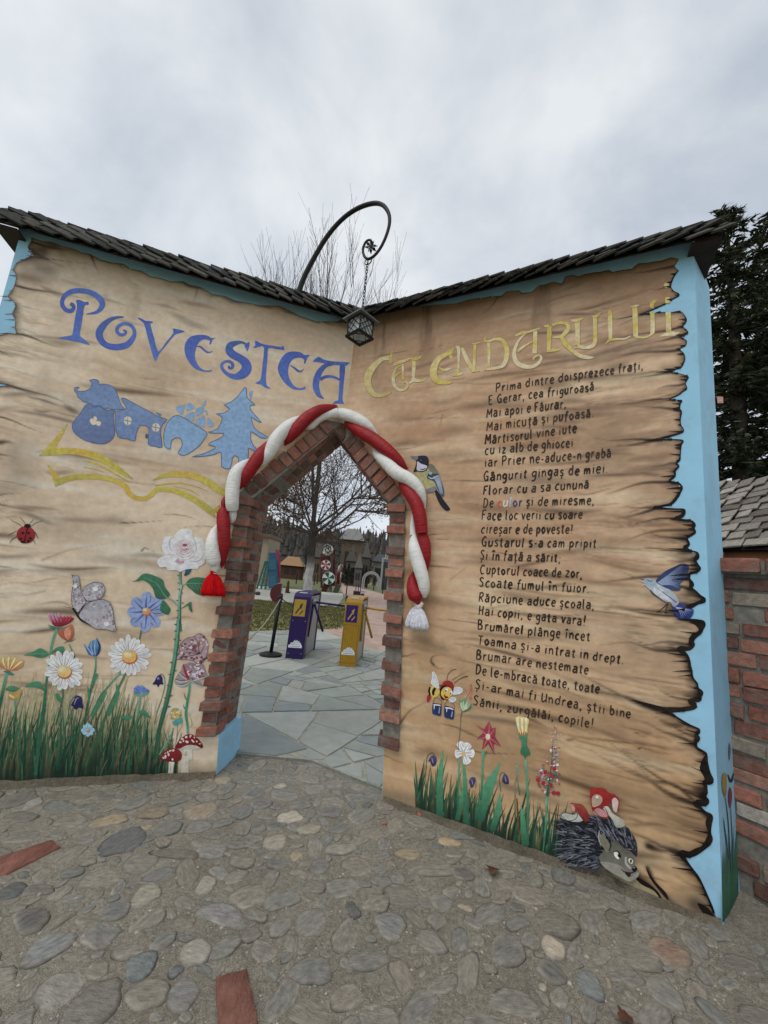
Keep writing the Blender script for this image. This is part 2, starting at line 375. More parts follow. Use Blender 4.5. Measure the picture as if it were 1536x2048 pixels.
tornR = [(913, 607), (935, 600), (953, 597), (966, 596), (980, 593), (1002, 592), (1014, 583), (1038, 581), (1045, 586), (1063, 584), (1078, 571), (1091, 569), (1105, 564), (1124, 567), (1131, 553), (1146, 550), (1157, 553), (1167, 549), (1187, 545), (1200, 544), (1217, 540), (1225, 544), (1245, 540), (1264, 538), (1270, 532), (1277, 527), (1292, 526), (1311, 523), (1325, 521), (1341, 515), (1348, 516), (1357, 518), (1355, 524), (1349, 533), (1357.5, 541.6), (1352, 549), (1347, 557), (1344, 565), (1342, 574), (1347, 582), (1359, 591), (1345, 600), (1331, 609), (1316, 616), (1301, 622.5), (1280, 631), (1300, 628), (1322, 625), (1345, 625), (1362, 624), (1369, 631), (1373, 640), (1371, 647), (1366, 654), (1373, 660), (1376, 667), (1370, 671), (1362, 675), (1368, 678), (1373, 683), (1371, 692), (1360, 699), (1368, 708), (1370, 719), (1367, 728), (1362, 736), (1350, 740), (1336, 744), (1346, 744), (1357, 747), (1376, 753), (1375, 760), (1371, 767), (1374, 778), (1366, 784), (1357, 791), (1340, 799), (1352, 800), (1364, 802), (1361, 808), (1360, 817), (1363, 822), (1363, 828), (1361, 840), (1362, 850), (1367, 864), (1340, 874), (1318, 879.5), (1345, 879), (1366, 882), (1363, 890), (1362, 897), (1361, 910), (1360, 921), (1354, 928), (1358, 934), (1351, 943), (1351, 952), (1346, 958), (1340, 963), (1350, 965), (1357.5, 966), (1365, 976), (1361, 986), (1357, 994), (1344, 1009), (1326, 1013), (1309, 1017), (1330, 1017), (1353, 1018), (1362, 1018), (1370, 1023), (1366, 1034), (1351, 1038), (1366, 1039), (1382, 1041), (1390, 1051), (1388, 1058), (1391, 1066), (1383, 1072), (1375, 1078), (1379, 1090), (1372, 1099), (1384, 1102), (1395, 1105), (1397, 1116), (1392, 1123), (1397, 1130), (1401, 1138), (1395, 1145), (1381, 1149), (1380, 1157), (1386, 1171), (1384, 1178), (1392, 1182), (1402, 1192), (1410, 1203), (1397, 1208), (1384, 1215), (1370, 1219), (1358, 1222), (1356, 1232), (1375, 1239), (1391, 1240), (1405.6, 1242), (1409, 1251), (1405, 1261), (1402, 1267), (1390, 1277), (1384, 1288), (1388, 1291), (1381, 1299), (1362, 1301), (1375, 1310), (1380, 1322), (1381, 1332), (1384, 1341), (1385, 1350), (1388, 1358), (1395, 1367), (1397, 1376), (1404, 1388), (1402, 1395), (1400, 1402), (1382, 1404), (1393, 1415), (1370, 1421), (1337, 1424), (1350, 1431), (1363, 1440), (1380, 1450), (1397, 1457), (1399, 1465), (1395, 1472), (1398, 1480), (1393, 1487), (1395, 1495), (1405, 1501), (1413, 1508), (1415, 1525), (1420, 1545), (1425, 1565), (1413, 1567), (1414, 1578), (1414, 1588), (1408, 1591), (1415, 1597), (1417, 1603), (1413, 1609), (1395, 1610), (1410, 1622), (1423, 1635), (1421, 1650), (1421, 1664), (1424, 1679), (1420, 1688), (1410, 1697), (1397, 1706), (1382, 1712), (1365, 1709), (1374, 1722), (1386, 1738), (1396, 1752), (1404, 1766), (1414, 1788), (1423, 1809), (1429, 1826), (1437, 1846)]
uvL = [PL.px(x, y) for x, y in tornL]; uvR = [PR.px(x, y) for x, y in tornR]
uvL = [(max(u, 0.002), v) for u, v in uvL]
outL = [(0.001, VF + 0.02), (0.001, 3.555)] + uvL + [(uvL[-1][0], 0.003), (0.592, 0.003), (0.612, 0.25), (0.66, 0.252), (0.645, 1.895), (0.092, 2.545)]
outR = [(0.001, VF + 0.02), (0.001, 3.555)] + [(0.4, 3.55), (0.6, 3.53)] + uvR + [(uvR[-1][0], 0.003), (0.607, 0.003), (0.602, 0.08), (0.553, 0.943), (0.491, 1.94)]

def grain_lines(seed, n, u0, u1, wmin=0.003, wmax=0.012, dark=(0.12, 0.4), outer=1.0):
    rng = random.Random(seed); out = []
    for k in range(n):
        e = rng.random() ** outer; ue = u0 + (u1 - u0) * (1 - e * 0.95); v = rng.uniform(0.1, 3.35); L = rng.uniform(0.15, 0.75)
        ph = rng.uniform(0, 6.28); sl = rng.uniform(-0.10, 0.10); am = rng.uniform(0.004, 0.02); pts = []
        for i in range(9):
            t = i / 8; pts.append((ue - L * t, v + sl * L * t + am * math.sin(ph + t * 5)))
        out.append((pts, rng.uniform(wmin, wmax), rng.uniform(*dark), 1))
    return out
def apply_lines(D, U, Vv, lines, K=None):
    order = np.argsort(Vv); vs = Vv[order]
    for ln in lines:
        pts, w, dk = ln[:3]; soft = len(ln) > 3
        lo = min(p[1] for p in pts) - 3 * w; hi = max(p[1] for p in pts) + 3 * w
        a, b = np.searchsorted(vs, lo), np.searchsorted(vs, hi); ix = order[a:b]
        xm, xM = min(p[0] for p in pts) - 3 * w, max(p[0] for p in pts) + 3 * w
        ix = ix[(U[ix] > xm) & (U[ix] < xM)]
        if not len(ix): continue
        d, t = segdist(U[ix], Vv[ix], pts)
        tap = np.clip(1.15 - t, 0.05, 1); ww = w * (0.35 + 0.65 * tap)
        if soft: tap = np.sin(np.pi * np.clip(t, 0, 1)) ** .8; ww = w * (.5 + .5 * tap)
        D[ix] = np.maximum(D[ix], dk * tap * np.exp(-(d / ww) ** 2))
        if K is not None and dk >= .8 and not soft: K[ix] = np.maximum(K[ix], (dk - .25) * tap * np.exp(-(d / (ww * .55)) ** 2))
def lin(c): return np.array(c)
def mural_colours(U, Vv, side, torn, stroke_px, plane):
    wob = (fbm(U * 1.3, Vv * 1.3, 5) - 0.5) * 0.5
    g1 = fbm(U * 1.6, (Vv + wob * 0.35) * 16, 11 + side); g2 = fbm(U * 4.5, (Vv + wob * 0.35) * 60, 31 + side, 3)
    lo = fbm(U * 1.5, Vv * 1.9, 71 + side); hi = fbm(U * 26, Vv * 40, 91 + side, 3)
    if side == 0: a, b, p, dk = '#b3a18a', '#a28b71', '#cabda9', '#3a2a1e'
    else: a, b, p, dk = '#a68b6f', '#917052', '#c0a88a', '#33231a'
    a, b, p, dk = (lin(pc(x, .53)) for x in (a, b, p, dk))
    t = np.clip((lo - 0.3) * 2.4, 0, 1)[:, None]; C = a * (1 - t) + b * t
    if side == 1:                                    # the right page turns more ochre towards its foot
        t = np.clip((1.75 - Vv) / 1.6, 0, 1)[:, None] * 0.75; C = C * (1 - t) + lin(pc('#9a7c54', .53)) * t
    else:
        t = np.clip((1.7 - Vv) / 1.4, 0, 1)[:, None] * 0.55; C = C * (1 - t) + lin(pc('#ad9b7c', .53)) * t
    t = np.clip((g1 - 0.52) * 3.2, 0, 1)[:, None] * 0.5; C = C * (1 - t) + p * t
    umax = 2.3
    eo = np.clip((U / umax - 0.30) / 0.70, 0, 1) ** 1.5            # brushwork gets heavier to the outer edge
    top = np.clip((Vv - 2.7) / 0.7, 0, 1) ** 1.3
    D = np.clip((0.46 - g1) * 3.2, 0, 1) * ((0.16 + 0.70 * eo + 0.30 * top) if side else (0.06 + 0.55 * eo ** 1.5 + 0.25 * top))
    D = np.maximum(D, np.clip((0.42 - g2) * 4, 0, 1) * ((0.12 + 0.60 * eo) if side else (0.05 + 0.5 * eo ** 1.5)))
    vt = fbm(U * 8, Vv * 1.5 + U * .8, 131 + side)                 # folds hanging from the upper edge
    D = np.maximum(D, np.clip((0.56 - vt) * 3.0, 0, 1) * top * 0.8); D = np.maximum(D, 0.55 * np.clip((Vv - 2.95) / 0.5, 0, 1) ** 1.2)  # browner at the top: brown paint plus eave shade put into the colour
    sm = fbm(U * 2.2 + 7, Vv * 2.6, 171 + side); D = np.maximum(D, np.clip((sm - 0.52) * 3.5, 0, 1) * 0.42 * (0.30 + eo + top))
    if side == 0: D = D * (0.62 + .38 * eo)
    lines = grain_lines(41 + side, 80 if side else 26, 0.5 if side else 1.0, 2.32, 0.004, 0.012, (0.12, 0.5), 1.4) + grain_lines(61 + side, 55 if side else 20, 0.3 if side else .7, 2.3, 0.003, 0.007, (0.3, 0.75), 1.5)
    lines += grain_lines(81 + side, 75 if side else 20, 0.6 if side else 1.35, 2.34, 0.014, 0.042, (0.25, 0.62), 1.1) + grain_lines(101 + side, 45 if side else 26, 1.5 if side else 1.75, 2.36, 0.010, 0.025, (0.5, 0.85), .8)
    rng = random.Random(5 + side)
    for i in range(1, len(torn) - 1):                               # a crease runs inward from every notch of the torn edge
        u, v = torn[i]
        if u < torn[i - 1][0] - 0.0015 and u < torn[i + 1][0] - 0.0015 and u > 1.2:
            L = rng.uniform(0.12, 0.45); sl = rng.uniform(-0.25, 0.25) - (0.25 if side and v < 0.9 else 0) * 0; pts = []
            if side and v < 1.0: sl = rng.uniform(0.15, 0.5)
            for k in range(8):
                t = k / 7; pts.append((u + 0.01 - L * t, v + sl * L * t * t + 0.006 * math.sin(7 * t + i)))
            lines.append((pts, rng.uniform(0.007, 0.014), rng.uniform(0.85, 1.0)))
    for pts, w, dk_ in stroke_px:
        q = [plane.px(x, y) for x, y in pts]; q = [tuple(z) for z in catmull(q, 5)]
        lines.append((q, w, dk_))
    K = np.zeros(U.shape); apply_lines(D, U, Vv, lines, K)
    # burnt rim
    m = (U > 1.1) | (Vv > 3.0); rim = np.zeros(U.shape)
    ix = np.nonzero(m)[0]; d, _ = segdist(U[ix], Vv[ix], torn); rim[ix] = d; rim[~m] = 1
    nzr = fbm(U * 7, Vv * 30, 211 + side, 3)
    low = np.clip((2.4 - Vv) / 1.1, 0.0, 1.0) if side else 0.15 * np.ones(U.shape)
    wid = 0.0045 + 0.006 * low + 0.11 * np.clip(nzr - 0.50, 0, 1) * (0.35 + low)
    R = np.exp(-(rim / wid) ** 2) * (0.50 + 0.5 * low)
    R = np.maximum(R, K); D = np.maximum(D, 0.62 * np.exp(-(rim / (0.018 + wid * 2.0)) ** 2))
    D = np.clip(D, 0, 1)[:, None]
    C = C * (1 - D) + dk * D
    R = np.clip(R, 0, 1)[:, None] ** 0.8; C = C * (1 - R) + lin((0.012, 0.009, 0.008)) * R
    mud = np.clip((0.05 + 0.10 * fbm(U * 9, Vv * 3, 301 + side, 3) - Vv) / 0.07, 0, 1)[:, None] * 0.6; C = C * (1 - mud) + lin(pc('#5d5343')) * mud
    C = C * (0.93 + 0.14 * hi)[:, None]
    return np.clip(C, 0.004, 0.85)
# single creases seen in the photograph: pixels on the wall, width in metres, darkness
strL = [([(0, 1010), (60, 1020), (125, 1027), (160, 1020)], .006, .75), ([(0, 1008), (80, 1026), (134, 1030)], .008, .6),
        ([(240, 1046), (275, 1045), (330, 1041)], .006, .8), ([(0, 1090), (40, 1095), (90, 1100)], .008, .5), ([(85, 1120), (140, 1100), (200, 1090), (235, 1085)], .007, .5),
        ([(283, 1102), (290, 1096), (298, 1099), (312, 1103)], .006, .85), ([(0, 1243), (40, 1241), (85, 1243)], .009, .55), ([(0, 975), (50, 981), (95, 988)], .006, .5),
        ([(182, 510), (190, 530), (198, 548)], .012, .8), ([(60, 500), (95, 520), (130, 535)], .02, .8), ([(240, 530), (250, 540), (268, 548)], .016, .7), ([(395, 575), (388, 600), (372, 622)], .012, .7),
        ([(0, 705), (45, 712), (80, 724)], .016, .6), ([(0, 770), (45, 778), (90, 782)], .02, .6), ([(0, 885), (15, 884), (35, 888)], .02, .8), ([(268, 568), (285, 572)], .008, .7), ([(0, 820), (40, 815), (90, 830)], .02, .45),
        ([(30, 545), (90, 560), (140, 585)], .014, .5), ([(90, 1182), (50, 1190), (0, 1193)], .007, .45), ([(0, 1150), (90, 1140)], .01, .35)]
strR = [([(768, 1480), (775, 1470), (790, 1460), (805, 1440), (822, 1420), (860, 1400)], .012, .95), ([(790, 1310), (812, 1312), (835, 1305)], .007, .85),
        ([(868, 1330), (862, 1322), (868, 1312), (890, 1310)], .010, .8), ([(868, 1330), (880, 1338), (900, 1330)], .007, .6), ([(905, 1360), (930, 1345), (960, 1330)], .005, .75),
        ([(1000, 585), (985, 610), (960, 632)], .012, .8), ([(1130, 560), (1115, 590), (1110, 620)], .012, .6), ([(1280, 632), (1240, 650), (1195, 665)], .008, .7), ([(1360, 590), (1300, 612), (1220, 620)], .012, .5),
        ([(1340, 745), (1300, 752), (1260, 758)], .012, .8), ([(1338, 800), (1290, 808), (1240, 815)], .010, .75), ([(1318, 880), (1260, 890), (1200, 895)], .012, .9), ([(1310, 1018), (1270, 1030), (1225, 1040)], .012, .9),
        ([(1375, 1079), (1320, 1085), (1270, 1078)], .008, .7), ([(1200, 1095), (1280, 1100), (1330, 1104)], .010, .6), ([(1360, 1225), (1300, 1222), (1240, 1215), (1180, 1212)], .014, .8), ([(1384, 1280), (1330, 1270), (1270, 1268)], .012, .7),
        ([(1362, 1301), (1310, 1300), (1260, 1285), (1200, 1290)], .014, .9), ([(1338, 1424), (1300, 1415), (1255, 1395), (1200, 1385), (1160, 1382)], .018, 1.0), ([(1395, 1610), (1340, 1590), (1290, 1555), (1220, 1520)], .016, .9), ([(1395, 1608), (1350, 1570), (1300, 1560), (1240, 1535), (1180, 1500)], .012, .8),
        ([(1420, 1632), (1370, 1615), (1310, 1610)], .010, .8), ([(1365, 1708), (1330, 1695), (1292, 1690)], .02, 1.0), ([(1297, 1692), (1320, 1700), (1360, 1706)], .02, 1.0), ([(1277, 1498), (1283, 1496), (1290, 1500)], .006, .8), ([(1135, 1480), (1150, 1478), (1165, 1470)], .006, .7),
        ([(1295, 1735), (1310, 1765), (1330, 1790)], .012, .9), ([(1270, 1752), (1290, 1765), (1315, 1785), (1325, 1800)], .03, .95), ([(1330, 1790), (1350, 1808), (1395, 1830)], .012, .8), ([(1392, 1810), (1420, 1825), (1432, 1845)], .035, .95), ([(1245, 1500), (1290, 1520), (1330, 1530)], .008, .5),
        ([(840, 1560), (835, 1590), (828, 1610)], .012, .7), ([(1270, 1465), (1300, 1478)], .006, .7), ([(885, 830), (880, 850), (868, 880)], .004, .6), ([(900, 1160), (955, 1118), (960, 1119)], .004, .3), ([(960, 1120), (1124, 1122), (1180, 1112)], .005, .55), ([(1240, 1352), (1320, 1370)], .01, .5)]
parL = parchment(PL, outL, lambda U, Vv: mural_colours(U, Vv, 0, uvL, strL, PL), wallL)
parR = parchment(PR, outR, lambda U, Vv: mural_colours(U, Vv, 1, uvR, strR, PR), wallR)

# ---- brick surround of the pointed opening
BR = [pc(h, .56) for h in ('#74483a', '#694136', '#7e5040', '#5a3b32', '#6f4b40', '#825747', '#573d35', '#68463b', '#785648')]
mb = MB(); mo = MB()
rb = random.Random(3)
def bcol():
    c = jitc(rb.choice(BR), 0.18, rb); return c
def pbrick(pl, u, v, a, lu, lv, o1, dep, depdir=None, col=None):
    """brick with its front face centred on (u, v) of a page, edge lu along angle a, front o1 proud, running dep into the wall"""
    ca, sa = math.cos(a), math.sin(a); e1 = pl.d * ca + V((0, 0, sa)); e2 = pl.d * -sa + V((0, 0, ca))
    w = V((rb.uniform(-.003, .003), rb.uniform(-.003, .003), rb.uniform(-.002, .002)))
    c = pl.pt(u, v, o1) + w; dd = (depdir or BIS) * dep
    mb.box(c - e1 * lu / 2 - e2 * lv / 2, e1 * lu, e2 * lv, dd, col or bcol())
CP = 0.0785; BH = 0.056
for k in range(21):
    v = 0.25 + CP * (k + 0.44); ui = 0.655 - 0.018 * k / 20; pr = k % 2 == 0
    a = ui - (0.024 if pr else 0.006); b = ui + (0.104 if pr else 0.082) + rb.uniform(-.006, .008); o = 0.046 if pr else 0.012
    pbrick(PL, (a + b) / 2, v, rb.uniform(-.015, .015), b - a, BH, o + rb.uniform(-.005, .005), 0.14)
    sp = (0.11, 0.10, 0.11) if pr else (0.05, 0.13, 0.13)              # bricks of the reveal
    y = 0.105 if pr else 0.14
    while y < WT - 0.02:
        L = min(sp[1], WT - 0.004 - y) - 0.012
        x = ui - rb.uniform(0.004, 0.014)
        P = PL.pt(x, v - 0.033, 0) + BIS * y
        mb.box(P, PL.d * 0.05, V((0, 0, BH)), BIS * L, bcol()); y += sp[1]
def uiR(v): return 0.60 + (0.489 - 0.60) * (v - 0.08) / (1.932 - 0.08)
for k in range(21):
    v = 0.315 + CP * (k + 0.44) * 0.985; ui = uiR(v); pr = k % 2 == 0
    a = ui - (0.016 if pr else 0.002); b = ui + 0.122 + rb.uniform(-.006, .008) - (0 if pr else .012); o = 0.046 if pr else 0.010
    cc = pc('#8a8168', .56) if k == 11 else None
    pbrick(PR, (a + b) / 2, v, rb.uniform(-.015, .015), b - a, BH, o + rb.uniform(-.005, .005), 0.14, col=cc)
    for y in (0.15, 0.26):
        P = PR.pt(ui - rb.uniform(0.003, 0.010), v - 0.033, 0) + BIS * y
        mb.box(P, PR.d * 0.05, V((0, 0, 0.066)), BIS * 0.095, bcol())
def slope(pl, A, B, n, wid, sign, first=0):
    A = np.array(A); B = np.array(B); d = (B - A); L = np.hypot(*d); d /= L; nrm = np.array((-d[1], d[0])) * sign; a = math.atan2(d[1], d[0])
    for k in range(n):
        t = (k + 0.5) / n * L; wv = wid + rb.uniform(-.008, .008); pr = rb.uniform(0.014, 0.034)
        c = A + d * t + nrm * (wv / 2 - 0.006)
        pbrick(pl, c[0], c[1], a + rb.uniform(-.04, .04), L / n - 0.013, wv, pr, 0.13)
        for y in (0.125, 0.245):
            c2 = A + d * (t + rb.uniform(-.01, .01)) + nrm * 0.02
            e1 = pl.d * d[0] + V((0, 0, d[1])); e2 = pl.d * nrm[0] + V((0, 0, nrm[1]))
            P = pl.pt(c2[0], c2[1], 0) + BIS * y - e1 * (L / n - .014) / 2 - e2 * (0.028 + rb.uniform(0, .01))
            mb.box(P, e1 * (L / n - .014), e2 * 0.04, BIS * (0.108 if y < .2 else WT - y - .004), bcol())
slope(PL, (0.64, 1.90), (0.09, 2.537), 10, 0.105, -1)
slope(PL, (0.09, 2.537), (0.0, 2.45), 1, 0.10, -1)
slope(PR, (0.012, 2.438), (0.489, 1.94), 8, 0.118, 1)
brick = mb.build('brick_surround', M_brick, gate, bevel=0.006, rough=0.0022)
# mortar behind and between the bricks, front strips and reveal faces
def strip(pl, pts, off):
    mo.poly([pl.pt(u, v, off) for u, v in pts])
strip(PL, [(0.64, 0.25), (0.735, 0.25), (0.72, 1.90), (0.625, 1.90)], .0085); strip(PL, [(0.62, 1.88), (0.73, 1.90), (0.165, 2.60), (0.07, 2.53)], .0075)
strip(PL, [(0.17, 2.60), (0.0, 2.60), (0.0, 2.445), (0.09, 2.525)], .0065)
strip(PR, [(0.58, 0.31), (0.70, 0.31), (0.60, 1.94), (0.475, 1.94)], .0085); strip(PR, [(0.0, 2.60), (0.0, 2.44), (0.48, 1.92), (0.60, 1.95)], .0075)
def reveal(pl, a, b, sh):
    p = pl.pt(a[0] + sh[0], a[1] + sh[1], 0.006); q = pl.pt(b[0] + sh[0], b[1] + sh[1], 0.006)
    mo.poly([p, q, q + BIS * (WT + .004), p + BIS * (WT + .004)])
reveal(PL, (0.655, 0.252), (0.64, 1.89), (-.003, 0)); reveal(PL, (0.64, 1.89), (0.09, 2.537), (-.002, -.003)); reveal(PL, (0.09, 2.537), (0, 2.45), (.002, -.003))
reveal(PR, (0.594, 0.31), (0.489, 1.932), (-.003, 0)); reveal(PR, (0, 2.45), (0.489, 1.932), (-.002, -.003))
mo.build('mortar', M_mortar, brick)

# ---- shingled roofs on both pages
SH = [pc(h, .8) for h in ('#353530', '#3f3e3a', '#2c2d29', '#4a4640', '#262724', '#423f38')]
def page_roof(pl, u0, u1, seed, side):
    r = random.Random(seed); mbx = MB()
    def P(u, off, v): return pl.pt(u, v, off)
    # boarded core: soffit and the two slopes
    core = MB()
    for ua, ub, sec in ((u0 + .02, u1 - .02, [(0.105, 3.448), (0.105, 3.460), (-0.13, 3.695), (-0.365, 3.460), (-0.365, 3.448), (-0.13, 3.682)]), (max(u0, u1 - .17), u1 - .03, [(0.10, 3.436), (0.10, 3.447), (-0.30, 3.447), (-0.30, 3.436)])):
        A = [core.vert(P(ua, o, v)) for o, v in sec]; B = [core.vert(P(ub, o, v)) for o, v in sec]; n = len(sec)
        if n == 6: core.face(A[0], A[1], A[2], A[5]); core.face(A[2], A[3], A[4], A[5]); core.face(B[0], B[1], B[2], B[5]); core.face(B[2], B[3], B[4], B[5])
        else: core.face(*A[::-1]); core.face(*B)
        for i in range(n): core.face(A[i], A[(i + 1) % n], B[(i + 1) % n], B[i])
    sl = V((0, -(0.175), 0.197)).normalized()
    for fr in (1, -1):                                   # front slope, back slope
        sd = (pl.n * (-0.235 * fr) + V((0, 0, 0.235))).normalized(); nr = (pl.n * (0.235 * fr) + V((0, 0, 0.235))).normalized()
        o0 = pl.pt(0, 3.452, 0.118 if fr > 0 else -0.378)
        for row, (s0, ln) in enumerate(((-0.014, 0.20), (0.10, 0.20), (0.20, 0.15))):
            u = u0 - r.uniform(0, 0.05)
            while u < u1:
                w = r.uniform(0.085, 0.125); w2 = min(w, u1 - u + 0.01)
                th = r.uniform(0.010, 0.015); tilt = r.uniform(0.16, 0.30)
                ax = (pl.d * math.cos(tilt) + nr * math.sin(tilt)); az = ax.cross(sd); az = az if az.dot(nr) > 0 else -az
                ay = (sd + nr * (-0.05)).normalized()
                p = o0 + pl.d * u + sd * (s0 + r.uniform(-.014, .014)) + nr * (0.006 + row * 0.007 + r.uniform(-.003, .003))
                mbx.box(p, ax * (w2 * 1.12), ay * ln, az * th, jitc(r.choice(SH), .25, r)); u += w
    # ridge course
    u = u0
    while u < u1:
        w = r.uniform(0.09, 0.13); p = pl.pt(u, 3.700 + r.uniform(-.004, .010), -0.08)
        mbx.box(p, pl.d * w * 1.05 + V((0, 0, .012)), -pl.n * 0.10, V((0, 0, 0.016)), jitc(r.choice(SH), .25, r)); u += w
    o = mbx.build('shingle_roof', M_shingle, gate, bevel=0.002)
    core.build('eave_boarding', M_darkwood, o)
page_roof(PL, -0.06, 2.50, 11, 0); page_roof(PR, -0.06, 2.455, 12, 1)
# ------------------------------------------------------------------ ground, cobbles, flags, lawn, path
def sheet(name, pts, z, m, c=(1, 1, 1), sub=0):
    mb = MB(); mb.poly([(p[0], p[1], z) for p in pts], c)
    return struct(mb.build(name, m))
M_earth = mat('earth', pc('#7d7a58', .75), 0.95, 0.1, 0.3, 0.8, 0.4, 20)
mb = MB(); mb.poly([(-600, -300, -0.02), (600, -300, -0.02), (600, 900, -0.02), (-600, 900, -0.02)])
struct(mb.build('ground', M_earth))

# cobbled pavement: a cement bed with rounded river stones set flush in it
r = random.Random(21)
mb = MB(); mb.extra = []
nx, ny = 170, 150; X0, X1, Y0, Y1 = -4.6, 4.2, -2.0, 3.34
cc = pc('#827c70', .60)
gi = {}
for j in range(ny + 1):
    for i in range(nx + 1):
        x = X0 + (X1 - X0) * i / nx; y = Y0 + (Y1 - Y0) * j / ny
        h = 0.006 * (float(vnoise(x * 3, y * 3, 9)) - .5) + 0.004 * (float(vnoise(x * 14, y * 14, 19)) - .5)
        k = 0.88 + 0.24 * float(vnoise(x * 1.7, y * 1.7, 29)); gi[i, j] = mb.vert((x, y, h), (cc[0] * k, cc[1] * k, cc[2] * k * .98))
for j in range(ny):
    for i in range(nx): mb.face(gi[i, j], gi[i + 1, j], gi[i + 1, j + 1], gi[i, j + 1])
mb.extra = None
bed = struct(mb.build('cobbled_pavement', M_cement, smooth=True))
st = MB(); st.extra = []
SCOL = ['#6b6a64', '#676864', '#706b61', '#736c60', '#626462', '#6f6c64', '#67635b', '#6b6d69', '#777267', '#5b5f5c', '#696559']
placed = []
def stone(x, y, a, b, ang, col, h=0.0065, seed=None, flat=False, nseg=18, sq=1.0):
    rr = random.Random(seed if seed is not None else r.random()); ca, sa = math.cos(ang), math.sin(ang)
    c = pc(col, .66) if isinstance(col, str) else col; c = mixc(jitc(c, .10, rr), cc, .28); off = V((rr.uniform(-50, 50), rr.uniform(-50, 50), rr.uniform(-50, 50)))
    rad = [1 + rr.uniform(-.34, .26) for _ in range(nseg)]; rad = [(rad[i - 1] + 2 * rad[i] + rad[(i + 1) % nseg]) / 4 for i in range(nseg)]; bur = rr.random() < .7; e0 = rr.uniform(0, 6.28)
    tx, ty = rr.uniform(-.03, .03), rr.uniform(-.03, .03); zb = float(vnoise(x * 3, y * 3, 9) - .5) * 0.006
    rings = []
    for s, z in ((0.45, h), (0.78, h * .93), (0.93, h * .6), (1.0, -0.001), (1.03, -0.008)):
        ring = []
        for i in range(nseg):
            t = 2 * math.pi * i / nseg; cx, cy = math.cos(t), math.sin(t)
            pw = (abs(cx) ** sq + abs(cy) ** sq) ** (-1 / sq) if sq != 1.0 else 1.0
            lx = a * cx * s * rad[i] * pw; ly = b * cy * s * rad[i] * pw
            zz = z + (tx * lx + ty * ly) * (1 if z > 0 else 0) + rr.uniform(-.0008, .0008)
            side = .5 + .5 * math.cos(t - e0); k = 1.0 if z > h * .7 else (1 - .42 * side if z > 0 else .9 - .65 * side); cm = mixc(c, cc, (.75 if z <= h * .7 else .35 if s > .7 else .1) if bur else .0)  # rim colour darkened on one side, painting crevice shade for relief
            ring.append(st.vert((x + lx * ca - ly * sa, y + lx * sa + ly * ca, zb + zz), (cm[0] * k, cm[1] * k, cm[2] * k))); st.extra.append((lx + off.x, ly + off.y, off.z))
        rings.append(ring)
    st.face(*rings[0])
    for q in range(len(rings) - 1):
        for i in range(nseg): st.face(rings[q][i], rings[q + 1][i], rings[q + 1][(i + 1) % nseg], rings[q][(i + 1) % nseg])
def gpx(x, y):
    p = ground(x, y); return p.x, p.y
def stone_px(cx, cy, w, hgt, tilt, col, **k):       # a stone that stands out in the photograph, by its centre and axes on the ground
    x, y = gpx(cx, cy); ct, s_ = math.cos(tilt), math.sin(tilt)
    p = gpx(cx + w / 2 * ct, cy + w / 2 * s_); q = gpx(cx - hgt / 2 * s_, cy + hgt / 2 * ct)
    a = math.hypot(p[0] - x, p[1] - y); b = math.hypot(q[0] - x, q[1] - y); ang = math.atan2(p[1] - y, p[0] - x)
    stone(x, y, a, b, ang, col, seed=int(cx * 7 + cy), **k); placed.append((x, y, a, b, ang))
for s in [(62, 1842, 74, 60, -.5, '#33373a'), (25, 1782, 54, 30, -.1, '#3f4647'), (247, 1684, 98, 46, -.55, '#474d50'), (228, 1822, 66, 36, -.1, '#565b5e'), (350, 1945, 32, 24, 0, '#565f62'), (284, 1936, 60, 66, .3, '#5f696c'),
          (550, 1684, 56, 36, -.2, '#8f8676'), (220, 1640, 84, 24, -.15, '#97815f'), (303, 1628, 66, 28, .05, '#7a6c55'), (402, 1622, 70, 34, -.5, '#83725a'), (507, 1588, 42, 20, -.3, '#4b5358'), (520, 1608, 48, 20, -.1, '#52585b'),
          (660, 1625, 46, 26, 0, '#565a5e'), (552, 1728, 50, 22, .05, '#4c5052'), (705, 1822, 26, 44, -.3, '#4a4f51'), (1108, 1896, 66, 36, .6, '#aa9f8a'), (928, 1750, 48, 26, .3, '#4a4a4c'), (350, 1708, 110, 20, .1, '#5d574d'), (475, 1690, 70, 20, -.05, '#5a5c5b'),
          (40, 1600, 84, 26, -.45, '#4b4d49'), (65, 1608, 34, 24, 0, '#8a877f'), (100, 1895, 112, 58, -.4, '#6b7275'), (390, 1905, 64, 60, .3, '#8d897e'), (620, 1945, 96, 60, -.1, '#5b6163'), (1102, 1945, 80, 40, .7, '#4d5152'), (1180, 1970, 70, 50, .6, '#666e6f'),
          (870, 1740, 100, 30, 0, '#6f6b62'), (1115, 1845, 92, 62, .1, '#686459'), (1240, 1848, 60, 52, .2, '#625d52'), (1340, 1905, 78, 52, .1, '#85644c'), (860, 1885, 90, 44, .6, '#77736b'), (780, 1850, 70, 56, .4, '#6a7072'), (440, 1830, 90, 50, .2, '#77787a'), (295, 1790, 68, 44, -.1, '#84806f'), (412, 1773, 46, 38, -.2, '#8b877b'),
          (190, 2010, 90, 110, .1, '#67645c'), (365, 1990, 62, 90, .1, '#6a6c6c'), (120, 1980, 80, 100, .4, '#7d7b74'), (815, 1710, 58, 24, 0, '#8c7c60'), (900, 1685, 48, 18, .15, '#a48d68'), (620, 1660, 52, 22, -.1, '#8f8973'), (685, 1700, 66, 26, 0, '#807c70'), (640, 1735, 44, 30, 0, '#565a5c')]:
    stone_px(*s)
